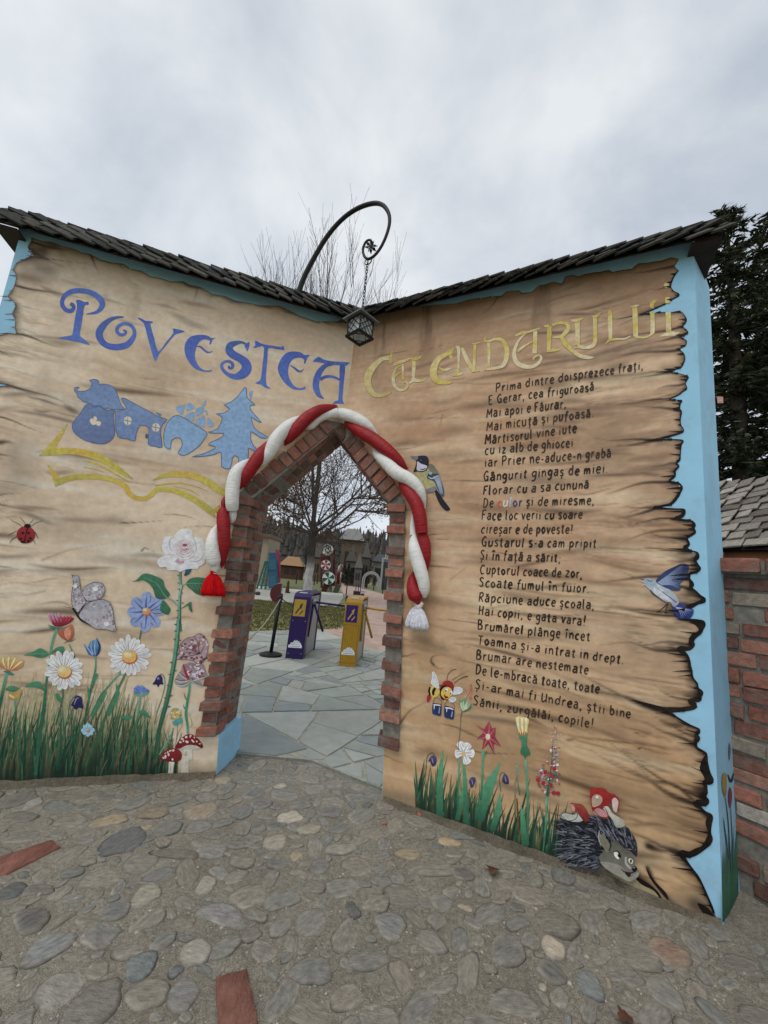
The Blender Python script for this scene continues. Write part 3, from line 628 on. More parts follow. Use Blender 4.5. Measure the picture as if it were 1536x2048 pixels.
# two loose-set red bricks
def flatbrick(corners, col):
    p = [gpx(*c) for c in corners]; cx = sum(q[0] for q in p) / 4; cy = sum(q[1] for q in p) / 4; c = pc(col, .66)
    off = (r.uniform(-9, 9), r.uniform(-9, 9), 3.0)
    A = []; B = []; D = []
    def dens(pts, n=5): return [(pts[i][0] + (pts[(i + 1) % 4][0] - pts[i][0]) * k / n, pts[i][1] + (pts[(i + 1) % 4][1] - pts[i][1]) * k / n) for i in range(4) for k in range(n)]
    for x, y in dens(p):
        w = 1 + r.uniform(-.025, .025); x = cx + (x - cx) * w; y = cy + (y - cy) * w
        for lst, s, z in ((A, .95, .011), (B, 1.0, .006), (D, 1.02, -.006)):
            lst.append(st.vert((cx + (x - cx) * s, cy + (y - cy) * s, z), c)); st.extra.append((x + off[0], y * .2 + off[1], off[2]))
    st.face(*A); n = len(A)
    for i in range(n): st.face(A[i], B[i], B[(i + 1) % n], A[(i + 1) % n]); st.face(B[i], D[i], D[(i + 1) % n], B[(i + 1) % n])
    placed.append((cx, cy, .13, .09, 0))
flatbrick([(-6, 1720), (104, 1683), (121, 1697), (2, 1757)], '#70483c'); flatbrick([(432, 1958), (493, 1942), (516, 2052), (438, 2075)], '#6d483c')
# the rest, by dart throwing
grid = {}
def near(x, y, rad):
    gx, gy = int(math.floor(x / .25)), int(math.floor(y / .25))
    for i in (-1, 0, 1):
        for j in (-1, 0, 1):
            for q in grid.get((gx + i, gy + j), ()):
                if math.hypot(x - q[0], y - q[1]) < rad + q[2]: return True
    return False
def put(x, y, rad): grid.setdefault((int(math.floor(x / .25)), int(math.floor(y / .25))), []).append((x, y, rad))
for q in placed:
    put(q[0], q[1], (q[2] + q[3]) / 2 * 0.95)
def behind(x, y):                                   # behind the painted faces
    p = V((x, y, 0)) - CORN
    return p.dot(PL.n) < 0.05 and p.dot(PL.d) > 0.55 or p.dot(PR.n) < 0.05 and p.dot(PR.d) > 0.55
cnt = 0
for rmin, rmax, tries in ((.055, .080, 1500), (.034, .052, 10000), (.016, .030, 12000)):
    for _ in range(tries):
        x, y = r.uniform(-2.9, 2.7), r.uniform(.2, 3.2); rad = r.uniform(rmin, rmax)
        if behind(x, y) or near(x, y, rad * .78): continue
        asp = r.uniform(1.15, 2.1); a = rad * math.sqrt(asp) * .98; b = rad / math.sqrt(asp) * .98
        ang = r.gauss(0.35, .55) if r.random() < .75 else r.uniform(0, 3.14)
        col = r.choice(SCOL)
        if r.random() < .05: col = r.choice(['#9a8f78', '#8f8062', '#45494b', '#4b4f50', '#a29a88'])
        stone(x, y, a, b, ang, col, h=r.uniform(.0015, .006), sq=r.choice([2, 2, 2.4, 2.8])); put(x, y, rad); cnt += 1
for _ in range(15000):                                    # loose grit and small pebbles in the cement
    y = .35 + 2.8 * r.random() ** 1.5; x = r.uniform(-2.6, 2.5) * (.35 + .3 * y)
    if behind(x, y): continue
    a = r.uniform(.0018, .0055) * (1 if r.random() < .93 else 1.9); z = .001 + .006 * (float(vnoise(x * 3, y * 3, 9)) - .5) + .004 * (float(vnoise(x * 14, y * 14, 19)) - .5); t0 = r.uniform(0, 6.28); c = jitc(mixc(cc, pc(r.choice(['#857f72', '#5f5c55', '#77746c', '#8a8477', '#6b5f50']), .66), .8), .15, r)
    ring = [st.vert((x + a * math.cos(t0 + k * 1.2566) * r.uniform(.7, 1.2), y + a * math.sin(t0 + k * 1.2566) * r.uniform(.7, 1.2), z - .001), c) for k in range(5)]; tp = st.vert((x, y, z + a * .55), c)
    for k in range(6): st.extra.append((x * 3, y * 3, t0))
    for k in range(5): st.face(ring[k], ring[(k + 1) % 5], tp)
stones = st.build('river_stones', M_stone, bed, smooth=True)

# flagstones inside the passage and beyond it
flags_poly = [gpx(452, 1512), gpx(620, 1528), gpx(775, 1592)]
F0 = [(-1.5, 3.16), (-0.99, 3.16), (-0.37, 3.16), (0.19, 2.84), (0.55, 2.9), (2.6, 3.4), (2.6, 6.9), (0.7, 7.3), (-.12, 7.85), (-1.26, 9.72), (-1.95, 9.1), (-2.6, 8.4), (-4.6, 6.6), (-4.6, 3.3)]
fb = MB(); cj = pc('#8f8c7c', .74)
low = [fb.vert((x, y, .018), cj) for x, y in F0]; fb.face(*low)
for i in range(len(F0)):
    x, y = F0[i]; x2, y2 = F0[(i + 1) % len(F0)]
    fb.poly([(x, y, -.02), (x2, y2, -.02), (x2, y2, .018), (x, y, .018)], pc('#6d6f68', .7))
flag = struct(fb.build('flagstone_paving', mat('joint_mortar', None, .95, .1, .25, 30, .6, 90)))
sl_ = MB(); rf = random.Random(5)
def halfclip(poly, nx_, ny_, d):
    out = []
    for i in range(len(poly)):
        p, q = poly[i - 1], poly[i]; a = p[0] * nx_ + p[1] * ny_ - d; b = q[0] * nx_ + q[1] * ny_ - d
        if (a <= 0) != (b <= 0): t = a / (a - b); out.append((p[0] + (q[0] - p[0]) * t, p[1] + (q[1] - p[1]) * t))
        if b <= 0: out.append(q)
    return out
FC = ['#868880', '#7f837a', '#8d8f86', '#787d75', '#84847a', '#888d84', '#757a78']
cells = []
def split(poly, lim, depth=0):
    ar = abs(sum(poly[k - 1][0] * poly[k][1] - poly[k][0] * poly[k - 1][1] for k in range(len(poly)))) / 2
    if ar < lim or depth > 12: cells.append(poly); return
    cx_ = sum(p[0] for p in poly) / len(poly); cy_ = sum(p[1] for p in poly) / len(poly); best = max(((math.hypot(poly[k][0] - poly[k - 1][0], poly[k][1] - poly[k - 1][1]), poly[k][0] - poly[k - 1][0], poly[k][1] - poly[k - 1][1]) for k in range(len(poly))))
    a = math.atan2(best[2], best[1]) + rf.gauss(0, .30); nx_, ny_ = math.cos(a), math.sin(a); L = best[0] * .12; d = (cx_ + rf.uniform(-L, L)) * nx_ + (cy_ + rf.uniform(-L, L)) * ny_
    split(halfclip(poly, nx_, ny_, d), lim * rf.uniform(.7, 1.3), depth + 1); split(halfclip(poly, -nx_, -ny_, -d), lim * rf.uniform(.7, 1.3), depth + 1)
split([(-4.7, 2.7), (2.7, 2.7), (2.7, 9.9), (-4.7, 9.9)], .26)
FC = ['#868880', '#7f837a', '#8d8f86', '#787d75', '#84847a', '#888d84', '#757a78']
for cell in cells:
    gap = rf.uniform(.006, .018); poly = cell
    for k in range(len(cell)):
        (ax, ay), (bx, by) = cell[k - 1], cell[k]; ex, ey = bx - ax, by - ay; L = math.hypot(ex, ey)
        if L < 1e-5: continue
        nx_, ny_ = ey / L, -ex / L; cxm = sum(p[0] for p in cell) / len(cell); cym = sum(p[1] for p in cell) / len(cell)
        if cxm * nx_ + cym * ny_ > ax * nx_ + ay * ny_: nx_, ny_ = -nx_, -ny_
        poly = halfclip(poly, nx_, ny_, ax * nx_ + ay * ny_ - gap)
        if len(poly) < 3: break
    if len(poly) < 3: continue
    # trim by the border (front edge and lawn edge)
    for (ax, ay), (bx, by) in (((-4.6, 3.3), (-1.0, 3.17)), ((-1.0, 3.17), (-.37, 3.165)), ((-.37, 3.165), (.19, 2.85)), ((.19, 2.85), (2.6, 3.4)), ((2.6, 6.9), (-.12, 7.85)), ((-.12, 7.85), (-1.26, 9.7)), ((-1.26, 9.7), (-1.95, 9.1)), ((-1.95, 9.1), (-4.6, 6.6))):
        ex, ey = bx - ax, by - ay; L = math.hypot(ex, ey); nx_, ny_ = ey / L, -ex / L; d = ax * nx_ + ay * ny_ - .004
        cxm = sum(p[0] for p in poly) / len(poly); cym = sum(p[1] for p in poly) / len(poly)
        t = ((cxm - ax) * ex + (cym - ay) * ey) / (L * L)
        if -.15 < t < 1.15: poly = halfclip(poly, nx_, ny_, d)
        if len(poly) < 3: break
    if len(poly) < 3: continue
    area = abs(sum(poly[k - 1][0] * poly[k][1] - poly[k][0] * poly[k - 1][1] for k in range(len(poly)))) / 2
    if area < .008: continue
    col = jitc(pc(rf.choice(FC), .70), .10, rf); z = .027 + rf.uniform(-.004, .004)
    den = []
    for k in range(len(poly)):
        p, q = poly[k - 1], poly[k]; n = max(1, int(math.hypot(q[0] - p[0], q[1] - p[1]) / .08))
        for m_ in range(n): den.append((p[0] + (q[0] - p[0]) * m_ / n + rf.uniform(-.006, .006), p[1] + (q[1] - p[1]) * m_ / n + rf.uniform(-.006, .006)))
    cx_ = sum(p[0] for p in den) / len(den); cy_ = sum(p[1] for p in den) / len(den)
    T = [sl_.vert((cx_ + (p[0] - cx_) * .988, cy_ + (p[1] - cy_) * .988, z), col) for p in den]; E_ = [sl_.vert((p[0], p[1], z - .004), col) for p in den]; Bt = [sl_.vert((p[0], p[1], -.004), mixc(col, (0, 0, 0), .3)) for p in den]
    sl_.face(*T); n = len(T)
    for k in range(n): sl_.face(T[k], E_[k], E_[(k + 1) % n], T[(k + 1) % n]); sl_.face(E_[k], Bt[k], Bt[(k + 1) % n], E_[(k + 1) % n])
sl_.build('slate_slabs', M_slate, flag)

# brick path leading away and the lawns on both sides
P0 = [(2.6, 6.9), (0.7, 7.3), (-.12, 7.85), (-1.26, 9.72), (-.85, 10.6), (-.75, 13), (-1.2, 18), (-1.65, 22), (-3.0, 34), (-5.4, 60), (-4.6, 60), (-2.4, 46), (1.2, 30), (4.6, 21), (4.6, 8)]
def brickpath():
    m, n, b = base_mat('brick_paving', .85, .2); L = n.links.new
    co = n.nodes.new('ShaderNodeTexCoord'); mp = n.nodes.new('ShaderNodeMapping'); mp.inputs['Rotation'].default_value = (0, 0, .55); L(co.outputs['Object'], mp.inputs[0])
    bt = n.nodes.new('ShaderNodeTexBrick'); bt.inputs['Color1'].default_value = (*pc('#a8897a', .74), 1); bt.inputs['Color2'].default_value = (*pc('#96786a', .74), 1); bt.inputs['Mortar'].default_value = (*pc('#8d8578', .8), 1)
    bt.inputs['Scale'].default_value = 1; bt.inputs['Brick Width'].default_value = .24; bt.inputs['Row Height'].default_value = .12; bt.inputs['Mortar Size'].default_value = .012; L(mp.outputs[0], bt.inputs['Vector'])
    nz = n.nodes.new('ShaderNodeTexNoise'); nz.inputs['Scale'].default_value = 2.0; L(co.outputs['Object'], nz.inputs['Vector'])
    mr = n.nodes.new('ShaderNodeMapRange'); mr.inputs['To Min'].default_value = .7; mr.inputs['To Max'].default_value = 1.3; L(nz.outputs['Fac'], mr.inputs['Value'])
    sc = n.nodes.new('ShaderNodeVectorMath'); sc.operation = 'SCALE'; L(bt.outputs['Color'], sc.inputs[0]); L(mr.outputs[0], sc.inputs['Scale']); L(sc.outputs[0], b.inputs['Base Color'])
    return m
sheet('brick_path', P0, .008, brickpath())
sheet('lawn', [(-1.0, 9.9), (-1.26, 9.72), (-1.95, 9.1), (-2.6, 8.4), (-4.6, 6.6), (-14, 6.6), (-14, 16.5), (-1.0, 16.5)], -.004, mat('lawn_soil', pc('#6f6c42', .8), .95, .1, .3, 3))
gb = MB(); rg = random.Random(8)
def tuft(x, y, h, n, col):
    for _ in range(n):
        a = rg.uniform(0, 6.28); w = rg.uniform(.004, .007) * (1 + y * .06); l = h * rg.uniform(.6, 1.2); bx, by = x + rg.uniform(-.04, .04), y + rg.uniform(-.04, .04)
        dx, dy = math.cos(a) * l * .5, math.sin(a) * l * .5; c = jitc(col, .35, rg)
        gb.poly([(bx - w, by, 0), (bx + w, by, 0), (bx + dx, by + dy, l)], c)
GC = [pc('#565831', .9), pc('#625f36', .9), pc('#4c5230', .9), pc('#70683f', .9)]
for _ in range(9000):
    x, y = rg.uniform(-6, -.75), rg.uniform(7.0, 16.5)
    if y < 8.4 + (x + 2.6) * .9 or y < 9.85 and x > -1.6 or y < 9.1 + .95 * (x + 1.95) and x > -1.95: continue
    tuft(x, y, .05, 3, rg.choice(GC))
struct(gb.build('lawn_grass', M_grass), 'stuff')
# play yard: pale paving with a white kerb, far lawns
sheet('play_yard_paving', [(-14, 16.6), (-1.6, 16.6), (-1.95, 24.5), (-14, 24.5)], -.002, mat('pale_paving', pc('#9b9a90', .75), .9, .1, .2, 3))
kb = MB(); kb.box((-14, 24.55, -.02), (11.95, 0, 0), (0, .25, 0), (0, 0, .16), pc('#c9c9c0', .75)); struct(kb.build('kerb', mat('pale_stone', None, .8, .2, .1, 5)))
sheet('far_lawn', [(-40, 24.85), (-2.0, 24.85), (-3.4, 36), (-5.2, 60), (-40, 60)], -.006, mat('far_grass', pc('#5f6340', .8), .95, .1, .25, 1.5))
sheet('side_lawn', [(1.35, 30.2), (4.8, 21.2), (30, 21.2), (30, 60), (-4.2, 60), (-2.2, 46)], -.006, mat('far_grass_side', pc('#666a44', .8), .95, .1, .25, 1.5))

# rough cement fillet along the foot of the painted pages
fm = MB(); rff = random.Random(6)
for pl, ua, ub in ((PL, .60, 2.36), (PR, .615, ENDR - .01)):
    n = int((ub - ua) / .03); ring = []
    for i in range(n + 1):
        u = ua + (ub - ua) * i / n; hh = .012 + .022 * float(vnoise(u * 6, 3, 5)) + rff.uniform(0, .006); ww = .02 + .035 * float(vnoise(u * 5, 9, 8)) + rff.uniform(0, .008)
        k = .75 + .3 * float(vnoise(u * 9, 1, 3)); col = tuple(c * k for c in pc('#6a6252', .66))
        ring.append((fm.vert(pl.pt(u, hh, .007), col), fm.vert(pl.pt(u, hh * .5, .007 + ww * .5), col), fm.vert(pl.pt(u, -.004, .007 + ww), tuple(c * 1.1 for c in col))))
    for i in range(n):
        for j in (0, 1): fm.face(ring[i][j], ring[i + 1][j], ring[i + 1][j + 1], ring[i][j + 1])
fm.build('cement_fillet', M_cement, bed)
# ------------------------------------------------------------------ the red and white braid over the opening
def pxm(pl, x, y, off): u, v = pl.px(x, y, off); return pl.pt(u, v, off)
def pxscale(x, y, P): return (P - CAM).dot(_F) / FPX
tor = pxm(PL, 540, 860, 0.05)
braid = thing('twisted_garland', 'thick stuffed garland of twisted red and white strands draped over the pointed brick arch', 'garland', tor)
RDC, WHC = (0.30, 0.007, 0.012), (0.78, 0.78, 0.75)
def strand(segs, name, m, col, z=(380, 780, 3.072), pl=None):
    """one padded lobe: (x, y, width) in the zoomed photograph; plus depth off the wall"""
    x0, y0, k = z; mb = MB(); q = catmull([(x0 + a / k, y0 + b / k, w / k, o) for a, b, w, o in segs], 7); pts = []; rad = []
    for x, y, w, o in q:
        sx = x; P = PL if pl == 'L' else PR if pl == 'R' else (PL if x < 692 else PR)
        pt = pxm(P, x, y, o); pts.append(pt); rad.append(max(.004, w / 2 * pxscale(x, y, pt)))
    # puckers along the sewn seams
    n = len(pts); fine = []; fr = []
    for i in range(n - 1):
        for j in range(3): t = j / 3; fine.append(pts[i].lerp(pts[i + 1], t)); fr.append((rad[i] * (1 - t) + rad[i + 1] * t) * (1 + .018 * math.sin((i * 3 + j) * 1.9) + random.uniform(-.02, .02)))
    fine.append(pts[-1]); fr.append(rad[-1])
    mb.tube(fine, fr, 18, col); o_ = mb.build(name, m, braid, smooth=True); return o_
A, Bk_, Md = .095, .035, .06
S = lambda segs, c, **k: strand(segs, 'red_strand' if c == 'r' else 'white_strand', M_red if c == 'r' else M_white, RDC if c == 'r' else WHC, **k)
S([(897, 112, 34, .05), (880, 110, 44, .06), (800, 122, 62, .085), (722, 170, 76, A), (660, 235, 78, A), (610, 298, 55, .07), (582, 338, 14, .03)], 'r', pl='L')
S([(905, 142, 66, .06), (850, 152, 54, .06), (790, 178, 50, .05), (735, 222, 50, .04), (690, 200, 60, .03), (650, 195, 62, .045), (585, 240, 78, .08), (530, 305, 84, A), (492, 380, 74, A), (450, 440, 50, .07), (424, 482, 12, .03)], 'w', pl='L')
S([(505, 305, 20, .03), (480, 345, 60, .05), (430, 402, 78, .085), (385, 468, 78, A), (345, 532, 66, .085), (318, 580, 40, .06), (300, 612, 10, .03)], 'r', pl='L')
S([(362, 428, 14, .03), (330, 460, 55, .05), (283, 512, 76, .085), (262, 600, 82, A), (259, 690, 80, A), (262, 738, 66, .08)], 'w', pl='L')
S([(258, 735, 50, .05), (262, 780, 46, .055), (252, 832, 12, .03)], 'w', pl='L')
S([(216, 648, 10, .04), (206, 690, 30, .05), (206, 722, 22, .06)], 'r', pl='L')
S([(202, 722, 26, .06), (202, 750, 62, .07), (204, 800, 78, .085), (209, 880, 76, A), (211, 960, 68, .085), (204, 1040, 40, .06), (193, 1090, 8, .035)], 'r', pl='L')
S([(172, 825, 10, .03), (152, 870, 50, .045), (138, 930, 76, .075), (138, 990, 84, .085), (146, 1045, 82, .08), (152, 1072, 62, .07)], 'w', pl='L')
S([(154, 1068, 56, .06), (155, 1098, 50, .062), (154, 1130, 24, .06)], 'w', pl='L')
S([(903, 146, 66, .06), (960, 152, 72, .085), (1040, 184, 70, .085), (1098, 222, 54, .07), (1150, 272, 12, .03)], 'w', pl='R')
S([(950, 196, 10, .03), (985, 218, 50, .05), (1050, 260, 74, .085), (1130, 306, 82, A), (1210, 368, 78, A), (1280, 428, 58, .07), (1336, 486, 12, .03)], 'r', pl='R')
S([(1125, 362, 10, .03), (1150, 395, 50, .05), (1195, 436, 74, .08), (1270, 508, 82, A), (1350, 550, 78, A), (1405, 605, 66, .08), (1430, 665, 46, .06), (1443, 730, 10, .03)], 'w', pl='R')
S([(1288, 548, 12, .03), (1310, 585, 58, .055), (1352, 640, 78, .085), (1392, 705, 82, A), (1415, 790, 82, A), (1424, 880, 74, .085)], 'r', pl='R')
S([(1366, 770, 8, .03), (1366, 830, 30, .04), (1372, 895, 44, .05)], 'w', pl='R')
S([(1378, 892, 26, .06), (1376, 930, 60, .075), (1382, 990, 80, A), (1404, 1070, 84, A), (1430, 1160, 78, .09), (1440, 1225, 64, .08), (1438, 1272, 26, .06)], 'w', pl='R')
S([(1425, 886, 66, .06), (1440, 950, 76, .065), (1450, 1030, 60, .055), (1458, 1108, 10, .03)], 'r', pl='R')
S([(1370, 1118, 10, .035), (1366, 1165, 56, .055), (1372, 1225, 84, .075), (1388, 1268, 90, .08), (1398, 1295, 50, .075), (1404, 1318, 24, .07)], 'r', pl='R')
S([(1385, 1310, 16, .06), (1400, 1330, 40, .065), (1428, 1305, 24, .06)], 'w', pl='R')
def tassel(pl, x, y0, y1, wid, col, name):
    rr = random.Random(int(x)); mb = MB(); top = pxm(pl, x, y0, .06); bot = pxm(pl, x - (y1 - y0) * .03, y1, .06); k = pxscale(x, y0, top)
    ax = (bot - top); side = pl.d.copy(); nrm = pl.n; n = 64; W = wid * k
    prof = [(0, .10), (.12, .30), (.3, .62), (.6, .86), (.85, 1.0), (1.0, .93)]
    c0 = tuple(c * .55 for c in col); mb2 = []
    ring = []
    for t, w in prof:
        ring.append([mb.vert(top + ax * t + (side * math.cos(a) + nrm * math.sin(a) * .55) * W * .46 * w, c0) for a in [2 * math.pi * i / 24 for i in range(24)]])
    for i in range(len(ring) - 1):
        for j in range(24): mb.face(ring[i][j], ring[i][(j + 1) % 24], ring[i + 1][(j + 1) % 24], ring[i + 1][j])
    mb.face(*ring[-1])
    for i in range(110):
        a = 2 * math.pi * i / 110 + rr.uniform(-.03, .03); pts = []; e = rr.uniform(.96, 1.05)
        for t, w in prof: pts.append(top + ax * t * e + (side * math.cos(a) + nrm * math.sin(a) * .55) * W * .5 * w * rr.uniform(.985, 1.02))
        mb.tube(pts, [W * .008, W * .013, W * .016, W * .017, W * .016, W * .012], 5, jitc(col, .18, rr))
    mb.tube([top + ax * -.04, top + ax * .05], [W * .14, W * .17], 10, col)
    return mb.build(name, M_yarn, braid, smooth=True)
tassel(PL, 427.5, 1143, 1191, 45, (0.62, 0.008, 0.012), 'red_tassel'); tassel(PR, 835, 1209, 1257, 48, (0.72, 0.72, 0.78), 'white_tassel')

# ------------------------------------------------------------------ curled iron bracket and its lantern
BASE = PL.pt(0.55, 3.5, -0.10); TIP = deep(737, 518, 2.62)
pd = (TIP - BASE); pd.z = 0; pd.normalize(); pn = V((-pd.y, pd.x, 0))
def brk(x, y):
    r = ray(x, y); t = (BASE - CAM).dot(pn) / r.dot(pn); return CAM + r * t
bt = thing('iron_bracket', 'black wrought-iron bracket rising behind the left roof and curling over into a spiral', 'bracket', BASE)
cur = [(593, 600, 13), (606, 560, 13), (628, 516, 12), (655, 472, 11.5), (685, 438, 11), (715, 417, 11), (745, 407, 11), (765, 410, 10.5), (777, 426, 9.5), (779, 446, 8.5), (773, 470, 8), (762, 494, 7.5), (749, 511, 7), (736, 518, 7), (728, 511, 6.5), (726, 498, 6.5), (731, 485, 6), (738, 480, 5.5), (744, 484, 5), (745, 490, 4)]
q = catmull(cur, 6); pts = [brk(a, b) for a, b, w in q]; mb = MB()
mb.tube(pts, [w * .40 * pxscale(a, b, p_) for (a, b, w), p_ in zip(q, pts)], 10, (1, 1, 1)); mb.build('curled_pipe', M_iron, bt, smooth=True)
mb = MB(); fc = brk(742, 493); k = pxscale(742, 493, fc)
for i in range(6):
    a = i * 1.047 + .3; d = (pd * math.cos(a) + V((0, 0, 1)) * math.sin(a)); s_ = pn.cross(d)
    for sg in (.012, -.012):
        mb.poly([fc + pn * sg * .3, fc + d * 7 * k + s_ * 3.5 * k + pn * sg, fc + d * 12 * k + pn * sg * 2.4, fc + d * 7 * k - s_ * 3.5 * k + pn * sg])
mb.lathe(fc - pn * .012, [(.001, 0), (.012, .004), (.014, .014), (.008, .024), (.001, .027)], 10, ax=pn); mb.build('iron_flower', M_iron, bt)
mb = MB(); r0 = brk(736, 519)
mb.tube([r0 + pd * (8 * k * math.cos(a)) + V((0, 0, 1)) * (7 * k * math.sin(a) - 3 * k) + pn * .006 for a in [2 * math.pi * i / 16 for i in range(17)]], .004, 6); mb.build('ring', M_iron, bt)
TOP = deep(728, 622, r0.y)
TOP.x, TOP.y = r0.x, r0.y
lt = thing('hanging_lantern', 'dark metal lantern with latticed glass sides hanging on a chain at the gate fold', 'lantern', TOP)
# height found where the photograph shows the cap
def zat(y_px):
    lo, hi = 1.5, 4.5
    for _ in range(40):
        m_ = (lo + hi) / 2; d = V((r0.x, r0.y, m_)) - CAM; yy = IH / 2 - FPX * d.dot(_U) / d.dot(_F)
        if yy > y_px: lo = m_
        else: hi = m_
    return lo
zt, ze, zb = zat(622), zat(640), zat(675); LX, LY = r0.x, r0.y
hw = 26 * pxscale(728, 650, V((LX, LY, ze)))            # half diagonal of the body
mb = MB(); z = r0.z - .005; i = 0; ll = .034
while z > zt + .005:
    a = (pd if i % 2 else pn); pts = [V((LX, LY, z - ll / 2)) + a * (.008 * math.cos(t)) + V((0, 0, ll * .56 * math.sin(t))) for t in [2 * math.pi * j / 10 for j in range(11)]]
    mb.tube(pts, .0028, 5, cap=False); z -= ll * .82; i += 1
mb.build('chain', M_iron, lt, smooth=True)
yaw = math.radians(2); cx = [V((math.cos(yaw + math.pi / 2 * i), math.sin(yaw + math.pi / 2 * i), 0)) for i in range(4)]
cen = V((LX, LY, 0)); up = V((0, 0, 1))
mb = MB(); e = hw * 1.42; ap = cen + up * zt
for i in range(4):
    a, b = cen + cx[i] * e + up * ze, cen + cx[(i + 1) % 4] * e + up * ze; mb.poly([ap, a, b]); mb.poly([a, b, b - up * .012, a - up * .012]); mb.poly([cen + up * (ze - .012), b - up * .012, a - up * .012])
mb.tube([ap - up * .01, ap + up * .025], .012, 8); mb.build('cap', mat('grey_tin', (.10, .11, .11), .5, .4, .2, 10), lt)
tp, bo = hw * .98, hw * .92; z1, z0 = ze - .012, zb
fr = MB(); la = MB(); gl_ = MB()
zm = z0
for i in range(4):
    A_, B_ = cx[i], cx[(i + 1) % 4]; a1, b1, a0, b0 = cen + A_ * tp + up * z1, cen + B_ * tp + up * z1, cen + A_ * bo + up * z0, cen + B_ * bo + up * z0
    fr.tube([a1, a0], .006, 6); fr.tube([a1, b1], .006, 6); fr.tube([a0, b0], .009, 6)
    fr.tube([cen + A_ * bo * 1.12 + up * z0, cen + B_ * bo * 1.12 + up * z0], .010, 6)
    gl_.poly([a1 * .0 + cen + (a1 - cen) * 1 - (A_ + B_) * .004, cen + (b1 - cen) - (A_ + B_) * .004, cen + (b0 - cen) - (A_ + B_) * .004, cen + (a0 - cen) - (A_ + B_) * .004])
    n = 3
    for j in range(-n, n + 1):
        for sg in (1, -1):
            seg = []
            for t in (0, 1):                       # diagonal glazing bars clipped to the pane
                s0 = j / n + sg * 0; pts_ = []
            p0 = None; s_list = [j / n + sg * q_ * 1.0 for q_ in (0, 1)]
            x_a, x_b = s_list
            ta, tb = 0.0, 1.0
            if x_a == x_b: continue
            for lim in (0, 1):
                pass
            lo_t = max(0, min((0 - x_a) / (x_b - x_a), (1 - x_a) / (x_b - x_a))); hi_t = min(1, max((0 - x_a) / (x_b - x_a), (1 - x_a) / (x_b - x_a)))
            if hi_t - lo_t < .05: continue
            f = lambda s_, t_: (a1.lerp(b1, s_)).lerp(a0.lerp(b0, s_), t_) + (A_ + B_) * .003
            la.tube([f(x_a + (x_b - x_a) * lo_t, lo_t), f(x_a + (x_b - x_a) * hi_t, hi_t)], .0032, 5)
for sg in (-1, 1):
    la.tube([cen + cx[0] * bo * .5 * sg + cx[1] * bo * .5 + up * z0, cen + cx[0] * bo * .5 * sg - cx[1] * bo * .5 + up * z0], .003, 5)
    la.tube([cen + cx[1] * bo * .5 * sg + cx[0] * bo * .5 + up * z0, cen + cx[1] * bo * .5 * sg - cx[0] * bo * .5 + up * z0], .003, 5)
fr.build('frame', M_iron, lt); la.build('lattice', M_iron, lt)
mg, n_, b_ = base_mat('frosted_glass', .3, .5); b_.inputs['Base Color'].default_value = (.72, .76, .78, 1); b_.inputs['Alpha'].default_value = .68
gl_.build('glass', mg, lt)

